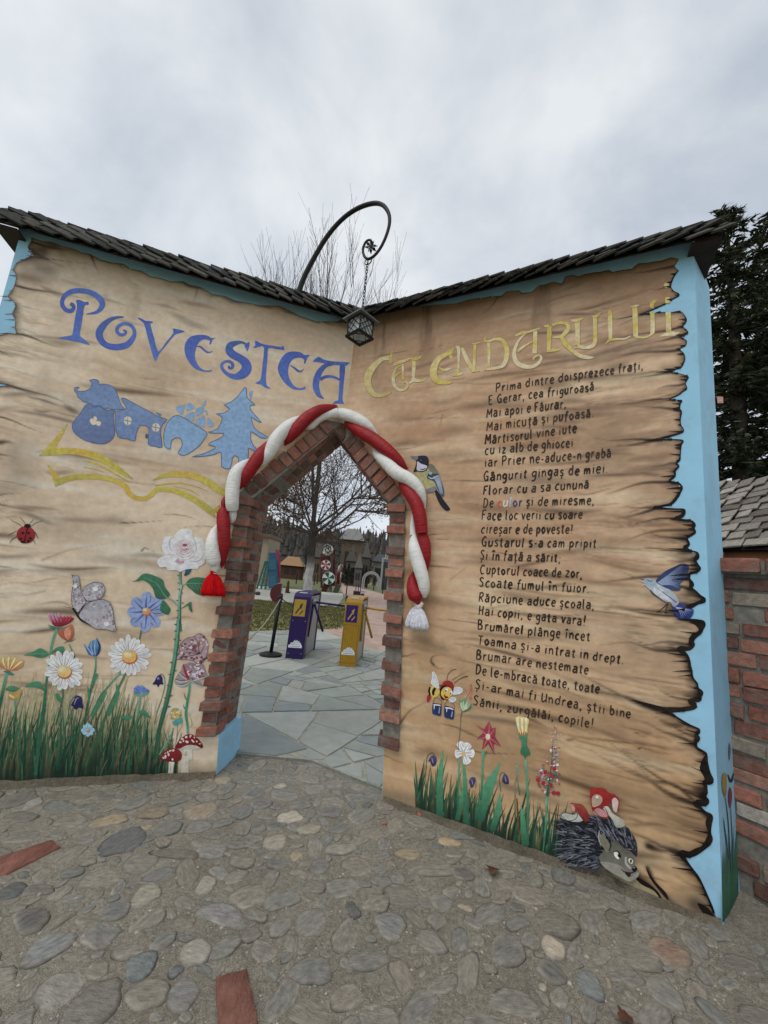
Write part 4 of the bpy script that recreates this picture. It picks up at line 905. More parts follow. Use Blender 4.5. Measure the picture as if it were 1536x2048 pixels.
# ------------------------------------------------------------------ turnstiles, stanchion, ropes
def turnstile(name, label, F1, F2, Bq, h, cbody, cface, cstick, arms, group):
    F1, F2, Bq = V(F1), V(F2), V(Bq); ax = (F2 - F1); w = ax.length; ax.normalize(); dp = (Bq - F2); ln = dp.length; dp = dp - ax * dp.dot(ax) * .12; dp.normalize(); up = V((0, 0, 1))
    t = thing(name, label, 'turnstile', (F1 + F2) / 2, group); f = F1
    mb = MB(); s = .055                                  # front pillar leaning back a little, top rounded away
    prof = [(0, 0), (.06, h * .86), (.075, h * .94), (.12, h * .99), (.30, h * 1.015), (.30, h * .985), (.16, h * .95), (.16, 0)]
    A = [mb.vert(f + dp * d + up * z, cbody) for d, z in prof]; B = [mb.vert(f + ax * w + dp * d + up * z, cbody) for d, z in prof]
    mb.face(0, 1, 2, 3, 6, 7); mb.face(3, 4, 5, 6); n = len(prof)
    mb.f[-2:] = [(A[0], A[1], A[2], A[3], A[6], A[7]), (A[3], A[4], A[5], A[6])]
    mb.face(B[7], B[6], B[3], B[2], B[1], B[0]); mb.face(B[6], B[5], B[4], B[3])
    for i in range(n): mb.face(A[i], A[(i + 1) % n], B[(i + 1) % n], B[i])
    mb.box(f + dp * .30 + up * (h * .985), ax * w, dp * (ln - .30), up * .03, cbody)                       # lid
    mb.box(f + dp * (ln - .07), ax * w, dp * .07, up * (h * .984), cbody)                                   # rear pillar
    mb.build('body', M_gloss, t, bevel=.006)
    mb = MB(); mb.box(f + dp * .165 + ax * .012 + up * .02, ax * (w - .024), dp * (ln - .24), up * (h * .93), (.30, .31, .31)); mb.build('side_panel', mat('brushed_steel', None, .45, .5, .08, 10, metal=.3), t)
    sd = (prof[1][0] * dp + prof[1][1] * up).normalized(); nf = sd.cross(ax); nf = nf if nf.dot(dp) < 0 else -nf
    mb = MB(); o = f + sd * (h * .64) + nf * .002 + ax * (w * .08); mb.poly([o, o + ax * w * .7, o + ax * w * .7 + sd * h * .26, o + sd * h * .26], cstick)
    st_ = mb.build('sign_sticker', M_gloss, t)
    mb = MB(); dk = cbody if cstick != cbody else (.02, .02, .02); dk = (.03, .02, .05) if sum(cstick) > .5 else (.5, .35, .06)
    c0 = o + ax * w * .35 + sd * h * .10 + nf * .0015
    def tri(*p): mb.poly([c0 + ax * a * w + sd * b * h for a, b in p], dk)
    tri((-.22, -.05), (.02, .05), (.06, .03), (-.18, -.07)); tri((-.02, .07), (.16, .11), (.10, .01)); tri((.02, -.06), (.2, .0), (.22, -.02), (.04, -.08)); mb.build('arrow', M_gloss, st_)
    mb = MB(); o = f + sd * (h * .165) + nf * .002 + ax * w * .08                                             # little white building emblem with skyline
    sk = [(0, 0), (.78, 0), (.78, .035), (.72, .05), (.70, .075), (.62, .075), (.60, .105), (.52, .09), (.46, .12), (.40, .09), (.34, .118), (.26, .09), (.22, .075), (.12, .075), (.10, .045), (0, .04)]
    from mathutils.geometry import tessellate_polygon
    ix = [mb.vert(o + ax * a * w + sd * b * h, (.72, .72, .74)) for a, b in sk]
    for tr in tessellate_polygon([[V((a, b, 0)) for a, b in sk]]): mb.face(*[ix[i] for i in tr])
    o2 = o + nf * .001
    for a, b, c_, d_ in ((.3, .07, .34, .085), (.46, .07, .5, .085), (.08, .018, .7, .024), (.14, .05, .62, .054)): mb.poly([o2 + ax * w * a + sd * h * b, o2 + ax * w * c_ + sd * h * b, o2 + ax * w * c_ + sd * h * d_, o2 + ax * w * a + sd * h * d_], (.25, .25, .3))
    mb.build('emblem', M_gloss, t)
    mb = MB(); gq_ = tuple(c * .35 for c in cbody)                                                           # door seam and screws of the front panel
    for a0, b0, a1, b1 in ((.06, .05, .94, .054), (.06, .60, .94, .604), (.06, .05, .075, .60), (.925, .05, .94, .60)): mb.poly([f + ax * w * a + sd * h * b + nf * .0012 for a, b in ((a0, b0), (a1, b0), (a1, b1), (a0, b1))], gq_)
    for a0, b0 in ((.13, .08), (.87, .08), (.13, .57), (.87, .57)): mb.poly([f + ax * (w * a0 + .008 * math.cos(t_)) + sd * (h * b0 + .008 * math.sin(t_)) + nf * .0016 for t_ in [k * 1.047 for k in range(6)]], (.3, .3, .3))
    mb.build('panel_seam', M_gloss, t)
    mb = MB(); o = f + dp * .13 + ax * w * .25 + up * (h * .995); mb.box(o, ax * w * .45, dp * .07, up * .012, (.6, .62, .64)); mb.build('card_reader', M_gloss, t)
    hub = f + ax * (w + .01) + dp * (ln * .32) + up * (h * .86)
    mb = MB(); hd = (ax + up * -.5).normalized(); mb.lathe(hub - hd * .03, [(.05, 0), (.055, .03), (.04, .06), (.01, .065)], 14, (.25, .26, .27), ax=hd); mb.build('hub', M_metal, t, smooth=True)
    for a in arms:
        mb = MB(); e = hub + (ax * a[0] + dp * a[1] + up * a[2]); mb.tube([hub, e], .019, 10, cface); mb.build('arm', M_gloss, t, smooth=True)
    return t
GZ = .026
PUR, YEL = (.022, .006, .078), (.36, .195, .014)
turnstile('turnstile', 'purple turnstile with a yellow arrow sticker, beside the black rope post', ground(570, 1317, GZ), ground(605, 1319, GZ), ground(633, 1298, GZ), 1.0, PUR, (.03, .015, .09), (.42, .27, .03), [(.52, .0, -.03), (.18, .12, -.48), (-.02, -.06, -.55)], 'turnstiles behind the arch')
turnstile('turnstile', 'yellow turnstile with a purple arrow sticker, nearest the right jamb', ground(677, 1332, GZ), ground(711, 1334, GZ), ground(729, 1312, GZ), 1.0, YEL, (.44, .25, .02), (.04, .010, .12), [(.52, .0, -.03), (.16, .12, -.48), (.0, -.05, -.52)], 'turnstiles behind the arch')
pb = ground(541, 1311, GZ); po = thing('rope_post', 'black rope post with a round base, left of the purple turnstile', 'post', pb)
mb = MB(); mb.lathe(pb, [(.17, 0), (.175, .012), (.17, .03), (.12, .045), (.03, .055)], 28); mb.build('base', M_iron, po, smooth=False)
ptop = deep(561, 1193, pb.y); lean = V((ptop.x, ptop.y, ptop.z))
mb = MB(); mb.tube([pb + V((0, 0, .05)), lean], .028, 12); mb.lathe(lean, [(.034, -.05), (.04, -.03), (.04, .0), (.02, .02)], 12); mb.build('post', M_iron, po, smooth=True)
def rope(name, label, pts, rad, col, grp=None):
    mb = MB(); q = [V(p_) for p_ in catmull([tuple(p_) for p_ in pts], 8)]; mb.tube(q, rad, 7, col); return tag(mb.build(name, M_yarn, None, smooth=True), label, 'rope', grp)
rope('barrier_rope', 'thin beige rope sagging from the rope post to the left brick jamb', [lean + V((.02, 0, -.01)), deep(545, 1225, 6.2), deep(527, 1250, 5.5), deep(510, 1267, 4.8), deep(490, 1280, 4.1), PL.pt(.66, 1.0, -.30)], .009, (.34, .31, .24))
rope('barrier_rope', 'dark thin rope running from the rope post behind the turnstiles over the lawn', [lean + V((.02, 0, -.03)), deep(580, 1209, 7.6), deep(600, 1214, 8.6), deep(650, 1212, 10), deep(694, 1206, 11)], .008, (.03, .03, .03))

# ------------------------------------------------------------------ brick side wall on the right
E0 = CORN + _dR * ENDR; S0 = E0 + EB * .96; SD = V((.55, -.835, 0)).normalized(); SN = V((-SD.y, SD.x, 0)); SN = SN if SN.dot(CAM - S0) > 0 else -SN
sw = thing('brick_side_wall', 'old rubble and brick garden wall with a brick coping at the right edge', 'brick wall', S0); rs = random.Random(17)
H_ = 1.60
core = MB(); core.box(S0 - SD * .25 - SN * .30, SD * 2.25, SN * .29, V((0, 0, H_))); core.build('mortar_core', M_mortar, sw)
mb = MB(); z = .02; row = 0
BW = BR + [pc(h, .62) for h in ('#75685a', '#6a463c', '#6a4338', '#75564c', '#6e4a3e', '#5f4038', '#7a5a4c', '#6b6258')]
while z < H_ - .08:
    hh = .062 + rs.uniform(-.004, .01); x = -.16 - rs.uniform(0, .2)
    while x < 2.0:
        L = rs.uniform(.15, .27) if rs.random() < .8 else rs.uniform(.08, .13)
        if rs.random() < .9 or row % 2:
            c = jitc(rs.choice(BW), .2, rs); pr = rs.uniform(-.004, .014); sk_ = rs.uniform(-.008, .008)
            if rs.random() < .04: c = pc('#8f877c', .62)
            mb.box(S0 + SD * x - SN * .06 + V((0, 0, z + rs.uniform(-.005, .005))), SD * L + V((0, 0, sk_)), SN * (.06 + pr), V((0, 0, hh)), c)
        x += L + rs.uniform(.012, .022)
    z += hh + rs.uniform(.012, .02); row += 1
mb.build('bricks', M_brick, sw, bevel=.007, rough=.0025)
mb = MB(); x = -.06
while x < 2.0:
    L = rs.uniform(.16, .24); c = jitc(rs.choice(BR), .2, rs)
    mb.box(S0 + SD * x - SN * .33 + V((0, 0, H_ - .005 + rs.uniform(-.008, .008))), SD * L, SN * (.40 + rs.uniform(-.02, .03)), V((0, 0, .075 + rs.uniform(-.01, .015))), c); x += L + rs.uniform(.018, .03)
mb.build('coping', M_brick, sw, bevel=.012, rough=.003)
mb = MB(); mb.box(S0 - SD * .2 - SN * .32 + V((0, 0, H_ - .004)), SD * 2.2, SN * .36, V((0, 0, .066))); mb.build('coping_mortar', M_mortar, sw)
# low shingled roof of a wooden kiosk behind it
K0 = deep(1430, 1094, 3.55); kz = K0.z; ko = V((K0.x + .6, K0.y, 0))
kk = thing('wooden_kiosk', 'wooden kiosk with a grey shingled roof behind the brick side wall', 'kiosk', ko)
rk = random.Random(4); ex = V((.55, -.835, 0)).normalized(); ey = V((.835, .55, 0)).normalized(); ez0 = kz - .02
rd = (ey * .80 + V((0, 0, .58))).normalized(); rn = V((0, 0, 1)) * .80 - ey * .58
mb = MB(); eo = V((K0.x, K0.y, ez0)) - ex * 1.0; slc = [pc(h, .75) for h in ('#7d766d', '#6c655d', '#8a8379', '#5d564e')]
for row in range(10):
    u = -.55 + row * .06 - rk.uniform(0, .1)
    while u < 2.9:
        w = rk.uniform(.11, .17)
        mb.box(eo + ex * u + rd * (row * .15 + rk.uniform(-.014, .014)) + rn * (.012 + rk.uniform(-.004, .008)), ex * (w - .008) + rn * rk.uniform(.012, .034), rd * .27 - rn * .03, rn * .016, jitc(rk.choice(slc), .2, rk)); u += w
ro = mb.build('shingle_roof', M_shingle, kk, bevel=.002)
mb = MB(); mb.poly([eo - rn * .01 - ex * .45, eo + ex * 2.9 - rn * .01, eo + ex * 2.9 + rd * 1.6 - rn * .01, eo + rd * 1.6 + ex * .1 - rn * .01]); mb.poly([eo - rn * .03 - ex * .45, eo + ex * 2.9 - rn * .03, eo + ex * 2.9 + rd * 1.6 - rn * .03, eo + rd * 1.6 + ex * .1 - rn * .03]); mb.build('roof_boarding', M_darkwood, ro)
mb = MB(); mb.box(eo + ey * .06 + V((0, 0, -.10)), ex * 2.8, ey * .05, V((0, 0, .085)), (.22, .075, .018))
for j in range(5): mb.tube([eo + ex * (.5 + j * .5) + ey * -.02 + V((0, 0, -.055)), eo + ex * (.5 + j * .5) + ey * .5 + V((0, 0, -.055))], .06, 12, (.24, .10, .02))
mb.build('fascia', M_generic, kk)
mb = MB(); mb.box(eo + ey * .35 + V((0, 0, -ez0)), ex * 2.7, ey * 1.2, V((0, 0, ez0 - .11)), (.05, .028, .014)); mb.build('log_wall', M_generic, kk)

# ------------------------------------------------------------------ litter on the cobbles
def dry_leaf(x, y, s, ang, label):
    P = ground(x, y, .012); mb = MB(); rr = random.Random(int(x)); c = pc('#4a3022', .6); ca, sa = math.cos(ang), math.sin(ang); n = 9
    L = [(0, 0)]; pts = []
    for i in range(n): t = i / (n - 1); w = .42 * math.sin(math.pi * min(1, t * 1.05)) ** .8 * (1 + .35 * math.sin(i * 2.3)); pts.append((t, w))
    for sg in (1, -1):
        for i in range(n - 1):
            (t0, w0), (t1, w1) = pts[i], pts[i + 1]; q = []
            for t, w in ((t0, 0), (t1, 0), (t1, w1 * sg), (t0, w0 * sg)):
                a, b = (t - .5) * s, w * s; q.append(P + V((a * ca - b * sa, a * sa + b * ca, .25 * abs(w) * s + .10 * s * math.sin(t * 5) + .006)))
            mb.poly(q, jitc(c, .2, rr))
    mb.tube([P + V((-.5 * s * ca, -.5 * s * sa, .005)), P + V((-.8 * s * ca, -.8 * s * sa, .012))], .0015, 4, c)
    tag(mb.build('dry_leaf', M_leaf), label, 'leaf')
dry_leaf(985, 1742, .075, 1.2, 'curled brown dry leaf on the cobbles below the painted grass'); dry_leaf(1252, 2040, .06, .3, 'brown dry leaf at the bottom edge of the cobbles')
def brick_chip(x, y, s, label):
    P = ground(x, y, .006); mb = MB(); rr = random.Random(int(x) + 3); a = rr.uniform(0, 3); e1 = V((math.cos(a), math.sin(a), 0)) * s; e2 = V((-math.sin(a), math.cos(a), 0)) * s * .6
    mb.box(P - e1 / 2 - e2 / 2, e1, e2, V((.002, .003, s * .4)), pc('#8f4f3a', .6)); tag(mb.build('brick_chip', M_brick, bevel=.003), label, 'brick chip', 'brick chips on the cobbles')
brick_chip(838, 1630, .03, 'larger brick chip lying at the foot of the right page'); brick_chip(768, 1648, .022, 'small brick chip lying below the right jamb')
# ------------------------------------------------------------------ painted figures and lettering on the pages
class Paint:
    """flat paint shapes drawn with photograph pixels and laid on a page; every shape sits a hair above the one before"""
    def __init__(s, plane, base=0.0026, z=(0, 0, 1)): s.pl = plane; s.off = base; s.mb = MB(); s.z = z
    def P(s, x, y):
        x0, y0, k = s.z; return s.pl.ppt(x0 + x / k, y0 + y / k, s.off)
    def at(s, x0, y0, k): s.z = (x0, y0, k); return s
    def fill(s, c, pts, smooth=True, c2=None, sub=4, axis='y', jit=0.03):
        s.off += 2.5e-5
        q = catmull([p[:2] for p in pts], sub, True) if smooth else [np.array(p[:2], float) for p in pts]
        k = 1 if axis == 'y' else 0; lo = min(p[k] for p in q); hi = max(p[k] for p in q) + 1e-6
        ix = []
        for p in q:
            cc = c if c2 is None else mixc(c, c2, (p[k] - lo) / (hi - lo)); ix.append(s.mb.vert(s.P(p[0], p[1]), jitc(cc, jit)))
        from mathutils.geometry import tessellate_polygon
        for t in tessellate_polygon([[V((p[0], p[1], 0)) for p in q]]): s.mb.face(*[ix[i] for i in t])
        return s
    def stroke(s, c, pts, c2=None, sub=6, smooth=True, jit=0.04, cols=None, w=None):
        s.off += 2.5e-5
        pts = [(p[0], p[1], p[2] if len(p) > 2 else w) for p in pts]
        q = catmull(pts, sub) if smooth and len(pts) > 2 else catmull(pts, 2) if len(pts) == 2 else [np.array(p, float) for p in pts]
        n = len(q); L = []; R = []
        for i in range(n):
            a = q[max(0, i - 1)]; b = q[min(n - 1, i + 1)]; d = b[:2] - a[:2]; l = math.hypot(*d) or 1; nx, ny = -d[1] / l, d[0] / l; hw = max(q[i][2], 0.2) / 2
            t = i / (n - 1)
            if cols: kk = t * (len(cols) - 1); j = min(int(kk), len(cols) - 2); cc = mixc(cols[j], cols[j + 1], kk - j)
            else: cc = c if c2 is None else mixc(c, c2, t)
            cc = jitc(cc, jit)
            s.off += 1.5e-6
            L.append(s.mb.vert(s.P(q[i][0] + nx * hw, q[i][1] + ny * hw), cc)); R.append(s.mb.vert(s.P(q[i][0] - nx * hw, q[i][1] - ny * hw), cc))
        for i in range(n - 1): s.mb.face(L[i], L[i + 1], R[i + 1], R[i])
        return s
    def dot(s, c, x, y, rx, ry=None, n=12, a=0.0, c2=None):
        ry = ry or rx; ca, sa = math.cos(a), math.sin(a)
        pts = [(x + rx * math.cos(t) * ca - ry * math.sin(t) * sa, y + rx * math.cos(t) * sa + ry * math.sin(t) * ca) for t in [2 * math.pi * i / n for i in range(n)]]
        return s.fill(c, pts, smooth=False, c2=c2)
    def petal(s, c, x, y, r0, r1, w, a, c2=None, tip=0.55):
        ca, sa = math.cos(a), math.sin(a); f = lambda u, v: (x + u * ca - v * sa, y + u * sa + v * ca)
        pts = [f(r0, -w * .18), f(r0 + (r1 - r0) * .5, -w * .5), f(r0 + (r1 - r0) * .85, -w * tip * .75), f(r1, 0), f(r0 + (r1 - r0) * .85, w * tip * .75), f(r0 + (r1 - r0) * .5, w * .5), f(r0, w * .18)]
        s.fill(c, pts, c2=None, sub=3)
        if c2:
            s.stroke(c2, [(*f(r0, -w * .05), w * .22), (*f(r0 + (r1 - r0) * .45, -w * .06), w * .12), (*f(r1 * .9, -w * .02), 0.3)], sub=3)
            s.stroke(c2, [(*f(r0, w * .2), w * .12), (*f(r0 + (r1 - r0) * .6, w * .34), w * .08), (*f(r1 * .9, w * .2), 0.3)], sub=3)
        return s
    def build(s, name, parent, label=None, m=None):
        o = s.mb.build(name, m or M_figure, parent)
        if label: o['label'] = label
        return o
# scorched black rim along the torn edge of the right page, heaviest on the undersides of the tongues
rq = random.Random(14)
def rim(plane, torn, parent, k, c1, c2, y0):
    p = Paint(plane, .0022); run = []
    for i in range(1, len(torn) - 1):
        (xa, ya), (x, y), (xb, yb) = torn[i - 1], torn[i], torn[i + 1]
        if y < y0: continue
        low = min(1, max(.25, (y - 560) / 800)); under = (xb < x - 1) or (x < xa - 1); w = k * (rq.uniform(3.5, 8) * (1.7 if under else .8)) * low
        run.append((x - w * .30, y - (w * .28 if under else 0), w))
    p.stroke(c1, run, sub=4, cols=[c1, c2, c1, c1, c2, c1], jit=.3)
    for i in range(2, len(torn) - 2):                            # short black splits running in from the rim
        x, y = torn[i]
        if y < y0 or rq.random() < .35: continue
        L = rq.uniform(10, 46) * min(1, .35 + (y - 560) / 900); sl = rq.uniform(-.12, .12) + (.25 if y > 1450 else .12 if y > 1250 else -.05) * -1 * 0
        dy = L * (rq.uniform(-.35, -.05) if y > 1440 else rq.uniform(-.12, .10)); p.stroke(c1, [(x - 1, y, rq.uniform(3, 7) * k), (x - L * .5, y + dy * .4, rq.uniform(1.5, 3.5) * k), (x - L, y + dy, .4)], sub=5, jit=.2)
    p.build('torn_edge', parent)
rim(PR, tornR[28:], wallR, 1.0, pc('#100c0a'), pc('#241912'), 540)
rim(PL, tornL[26:], wallL, .45, pc('#5a4636'), pc('#6b5442'), 470)
p = Paint(PR, .0024)
for pts_ in ([(1410, 1510), (1416, 1528), (1424, 1564), (1413, 1566), (1407, 1552), (1399, 1535)], [(1420, 1655), (1422, 1680), (1412, 1697), (1384, 1711), (1367, 1708), (1388, 1699), (1404, 1690), (1414, 1672)], [(1338, 1423), (1300, 1415), (1262, 1399), (1300, 1407), (1340, 1416), (1386, 1411), (1392, 1415), (1368, 1420)], [(1405, 1244), (1408, 1252), (1402, 1266), (1391, 1275), (1386, 1270), (1398, 1262), (1390, 1250), (1378, 1244)], [(1292, 1734), (1310, 1762), (1332, 1785), (1336, 1800), (1318, 1780), (1300, 1756)], [(1266, 1750), (1280, 1756), (1302, 1770), (1318, 1786), (1324, 1802), (1300, 1782), (1282, 1772), (1270, 1762)], [(1394, 1806), (1412, 1812), (1426, 1828), (1434, 1842), (1412, 1832)]): p.fill(pc('#120d0a'), pts_, c2=pc('#1d1410'), sub=3)
p.build('torn_edge', wallR, 'charred black patches of the torn edge')
B1, B2, B3 = pc('#3f55a0'), pc('#4a65a8'), pc('#3a5888')
def blue(p, pts, fill=False, **k):
    if fill: p.fill(B1, pts, c2=B2, **k)
    else: p.stroke(B1, pts, cols=[B3, B1, B2, B1], **k)
pale = pc('#bcae98')
# --- POVESTEA
p = Paint(PL).at(110, 560, 6)
blue(p, [(183, 290, 42), (212, 300, 46), (226, 335, 46), (190, 375, 50), (125, 355, 52), (85, 275, 50), (128, 182, 54), (230, 135, 62), (350, 135, 62), (470, 172, 66), (560, 255, 72), (562, 325, 62), (500, 388, 38), (380, 412, 12)])
blue(p, [(255, 248), (300, 243), (350, 265), (400, 265), (402, 298), (358, 310), (340, 400), (318, 550), (300, 660), (340, 705), (420, 780), (290, 750), (160, 722), (50, 700), (100, 682), (190, 668), (213, 640), (240, 470), (266, 320)], True)
p.build('title_letter', wallL, 'large blue painted letter P with a curled bowl')
p = Paint(PL).at(110, 560, 6)
blue(p, [(825, 447, 18), (740, 452, 34), (650, 488, 55), (572, 560, 82), (532, 640, 88), (552, 720, 78), (620, 785, 70), (740, 808, 76), (860, 780, 76), (930, 710, 62), (955, 640, 46), (935, 570, 42), (880, 532, 40), (810, 530, 40), (752, 572, 42), (748, 625, 42), (790, 660, 38), (838, 650, 35), (850, 620, 30), (818, 602, 18)])
p.build('title_letter', wallL, 'blue painted letter O rolled into a spiral')
p = Paint(PL).at(110, 560, 6)
blue(p, [(995, 450), (1050, 470), (1090, 492), (1172, 498), (1166, 522), (1145, 532), (1195, 710), (1240, 862), (1330, 750), (1420, 640), (1412, 588), (1450, 588), (1560, 617), (1480, 645), (1438, 662), (1340, 780), (1250, 892), (1205, 978), (1165, 880), (1100, 640), (1068, 525), (1010, 478)], True, sub=2)
p.build('title_letter', wallL, 'blue painted letter V')
p = Paint(PL).at(350, 640, 6)
blue(p, [(487, 217), (455, 237), (442, 262), (430, 296), (412, 290), (420, 252), (380, 236), (330, 240), (275, 288), (247, 370), (240, 440), (260, 510), (300, 570), (350, 602), (410, 606), (442, 596), (430, 620), (360, 624), (270, 602), (200, 547), (140, 460), (114, 360), (130, 270), (180, 208), (250, 184), (330, 180), (390, 190), (440, 218)], True)
blue(p, [(255, 322, 6), (300, 320, 18), (340, 352, 24), (380, 385, 24), (420, 390, 16), (452, 374, 4)])
p.build('title_letter', wallL, 'first blue painted letter E, after the V')
p = Paint(PL).at(350, 640, 6)
blue(p, [(862, 298, 26), (800, 270, 32), (725, 280, 58), (662, 312, 84), (655, 370, 96), (700, 420, 96), (780, 462, 92), (846, 520, 112), (858, 590, 122), (810, 650, 112), (720, 682, 70), (630, 650, 46), (572, 592, 40), (562, 540, 38), (600, 502, 30), (660, 502, 36), (694, 540, 40), (680, 578, 34), (646, 574, 26), (652, 550, 20)])
blue(p, [(880, 268), (894, 270), (892, 310), (872, 376), (856, 360), (836, 315), (850, 290)], True)
p.build('title_letter', wallL, 'blue painted letter S with a curled foot')
p = Paint(PL).at(500, 660, 6)
blue(p, [(68, 128), (112, 152), (180, 176), (290, 192), (372, 205), (398, 185), (407, 212), (413, 243), (384, 240), (300, 228), (221, 220), (212, 310), (203, 420), (191, 590), (205, 668), (252, 705), (188, 697), (130, 656), (60, 641), (108, 615), (130, 580), (150, 420), (168, 212), (110, 204), (65, 217), (38, 210), (64, 186), (60, 150)], True, sub=2)
p.build('title_letter', wallL, 'blue painted letter T')
p = Paint(PL).at(500, 660, 6)
blue(p, [(717, 303), (690, 335), (662, 405), (645, 400), (650, 360), (612, 335), (545, 340), (492, 380), (462, 450), (460, 540), (492, 620), (540, 680), (600, 700), (648, 684), (662, 680), (656, 714), (560, 720), (480, 692), (390, 602), (338, 500), (343, 410), (400, 310), (470, 264), (560, 261), (622, 278), (650, 300)], True)
blue(p, [(480, 425, 8), (530, 455, 22), (580, 495, 28), (615, 495, 20), (646, 468, 6)])
p.build('title_letter', wallL, 'second blue painted letter E, above the braid')
p = Paint(PL).at(500, 660, 6)
blue(p, [(752, 381), (820, 321), (880, 355), (1000, 378), (1187, 390), (1178, 412), (1142, 434), (1080, 427), (960, 416), (880, 400), (800, 386)], True, sub=2)
blue(p, [(1078, 422), (1142, 428), (1126, 620), (1111, 800), (1117, 862), (1129, 889), (1060, 885), (988, 887), (1030, 850), (1058, 838), (1068, 700), (1074, 560)], True, sub=2)
blue(p, [(1000, 408, 30), (905, 430, 50), (835, 505, 70), (797, 600, 78), (792, 690, 76), (820, 770, 60), (850, 802, 38), (886, 827, 6)])
blue(p, [(840, 592, 40), (920, 560, 36), (1000, 566, 30), (1082, 600, 24)])
p.build('title_letter', wallL, 'blue painted letter A beside the fold')
# --- CALENDARULUI
Y1, Y2, Y3 = pc('#a8963f'), pc('#b0a068'), pc('#b3a684')
ry = random.Random(12)
def yel(p, *strokes):
    for s in strokes:
        cs = [ry.choice([Y1, Y1, Y2, Y3]) for _ in range(4)]
        p.stroke(Y1, [(a + 3, b + 4, w * 1.12) for a, b, w in s], cols=[pc('#7d6340')] * 2, jit=.02); p.stroke(Y1, s, cols=cs)
p = Paint(PR).at(720, 640, 6)
p.fill(Y1, [(395, 358), (385, 440), (376, 522), (335, 482), (320, 448), (370, 410)])
yel(p, [(350, 458, 48), (270, 470, 46), (180, 540, 70), (112, 640, 86), (92, 730, 82), (120, 830, 76), (180, 898, 55), (260, 907, 36), (330, 890, 25), (382, 865, 8)])
p.build('title_letter', wallR, 'yellow painted letter C beside the fold')
p = Paint(PR).at(720, 640, 6)
yel(p, [(395, 547, 15), (450, 517, 40), (540, 490, 30), (600, 462, 12)], [(516, 530, 30), (516, 620, 26), (514, 722, 26)], [(500, 540, 8), (432, 585, 20), (402, 680, 36), (412, 780, 42), (470, 838, 36), (540, 830, 30), (574, 782, 26), (560, 746, 18), (515, 756, 15), (524, 785, 14)], [(415, 690, 12), (450, 652, 22), (496, 628, 10)])
p.build('title_letter', wallR, 'small yellow painted letter A with a curled foot')
p = Paint(PR).at(720, 640, 6)
yel(p, [(650, 470, 46), (646, 600, 42), (640, 732, 36)], [(600, 460, 10), (650, 470, 32), (700, 460, 26), (746, 428, 6)], [(593, 767, 12), (640, 726, 42), (700, 728, 36), (760, 726, 22), (797, 688, 6)])
p.build('title_letter', wallR, 'first yellow painted letter L')
p = Paint(PR).at(720, 640, 6)
p.fill(Y1, [(1132, 318), (1110, 400), (1110, 466), (1085, 460), (1062, 420), (1082, 372)])
yel(p, [(1100, 382, 56), (1022, 420, 46), (942, 472, 62), (892, 560, 82), (882, 650, 86), (920, 720, 76), (990, 750, 50), (1060, 755, 34), (1112, 742, 6)], [(945, 570, 10), (1000, 600, 30), (1050, 595, 26), (1102, 580, 8)])
p.build('title_letter', wallR, 'yellow painted letter E')
p = Paint(PR).at(720, 640, 6)
yel(p, [(1148, 325, 26), (1184, 342, 40), (1184, 480, 29), (1180, 632, 29)], [(1108, 672, 8), (1175, 652, 36), (1242, 643, 8)], [(1222, 335, 36), (1282, 470, 52), (1352, 602, 46)], [(1380, 285, 32), (1375, 450, 32), (1365, 602, 36)], [(1345, 290, 12), (1390, 284, 18), (1442, 273, 8)], [(1340, 612, 30), (1390, 612, 24), (1437, 612, 10)])
p.build('title_letter', wallR, 'yellow painted letter N')
p = Paint(PR).at(930, 600, 6)
yel(p, [(285, 508, 36), (290, 650, 37), (284, 802, 31)], [(246, 448, 14), (240, 490, 22), (286, 500, 26)], [(285, 500, 26), (370, 470, 32), (450, 490, 48), (500, 580, 57), (500, 680, 57), (470, 770, 46), (420, 806, 36), (320, 826, 28), (228, 842, 10)])
p.build('title_letter', wallR, 'yellow painted letter D')
p = Paint(PR).at(930, 600, 6)
yel(p, [(842, 368, 46), (842, 500, 52), (836, 642, 56)], [(600, 432, 8), (680, 400, 36), (780, 380, 22), (870, 350, 20), (902, 338, 6)], [(722, 408, 10), (650, 480, 26), (606, 570, 36), (590, 660, 47), (620, 750, 57), (700, 796, 52), (800, 802, 42), (880, 762, 37), (914, 700, 32), (890, 664, 18), (830, 690, 22), (820, 726, 14)], [(630, 620, 30), (700, 562, 28), (812, 498, 12)])
p.build('title_letter', wallR, 'large yellow painted letter A with a curled foot')
p = Paint(PR).at(930, 600, 6)
yel(p, [(1012, 320, 52), (1010, 450, 52), (1005, 602, 42)], [(953, 315, 18), (1010, 316, 40)], [(980, 622, 15), (1060, 602, 36), (1137, 600, 10)], [(1050, 302, 30), (1140, 275, 32), (1220, 290, 42), (1242, 340, 46), (1200, 400, 46), (1150, 440, 36), (1050, 452, 10)], [(1160, 452, 46), (1210, 530, 62), (1280, 602, 46), (1380, 672, 46), (1480, 692, 40), (1545, 690, 10)])
p.build('title_letter', wallR, 'yellow painted letter R with a long sweeping leg')
p = Paint(PR).at(1130, 540, 6)
yel(p, [(146, 618, 62), (150, 750, 56), (150, 902, 52)], [(75, 607, 14), (140, 610, 40), (222, 578, 6)], [(150, 916, 46), (240, 932, 37), (330, 912, 46), (360, 850, 46), (360, 720, 46), (360, 578, 46)], [(325, 560, 10), (370, 560, 36), (432, 513, 8)])
p.build('title_letter', wallR, 'first yellow painted letter U')
p = Paint(PR).at(1130, 540, 6)
yel(p, [(540, 488, 40), (540, 620, 56), (546, 760, 46), (540, 852, 42)], [(488, 887, 10), (540, 842, 26), (640, 830, 22), (720, 826, 18), (792, 793, 12)])
p.build('title_letter', wallR, 'second yellow painted letter L')
p = Paint(PR).at(1130, 540, 6)
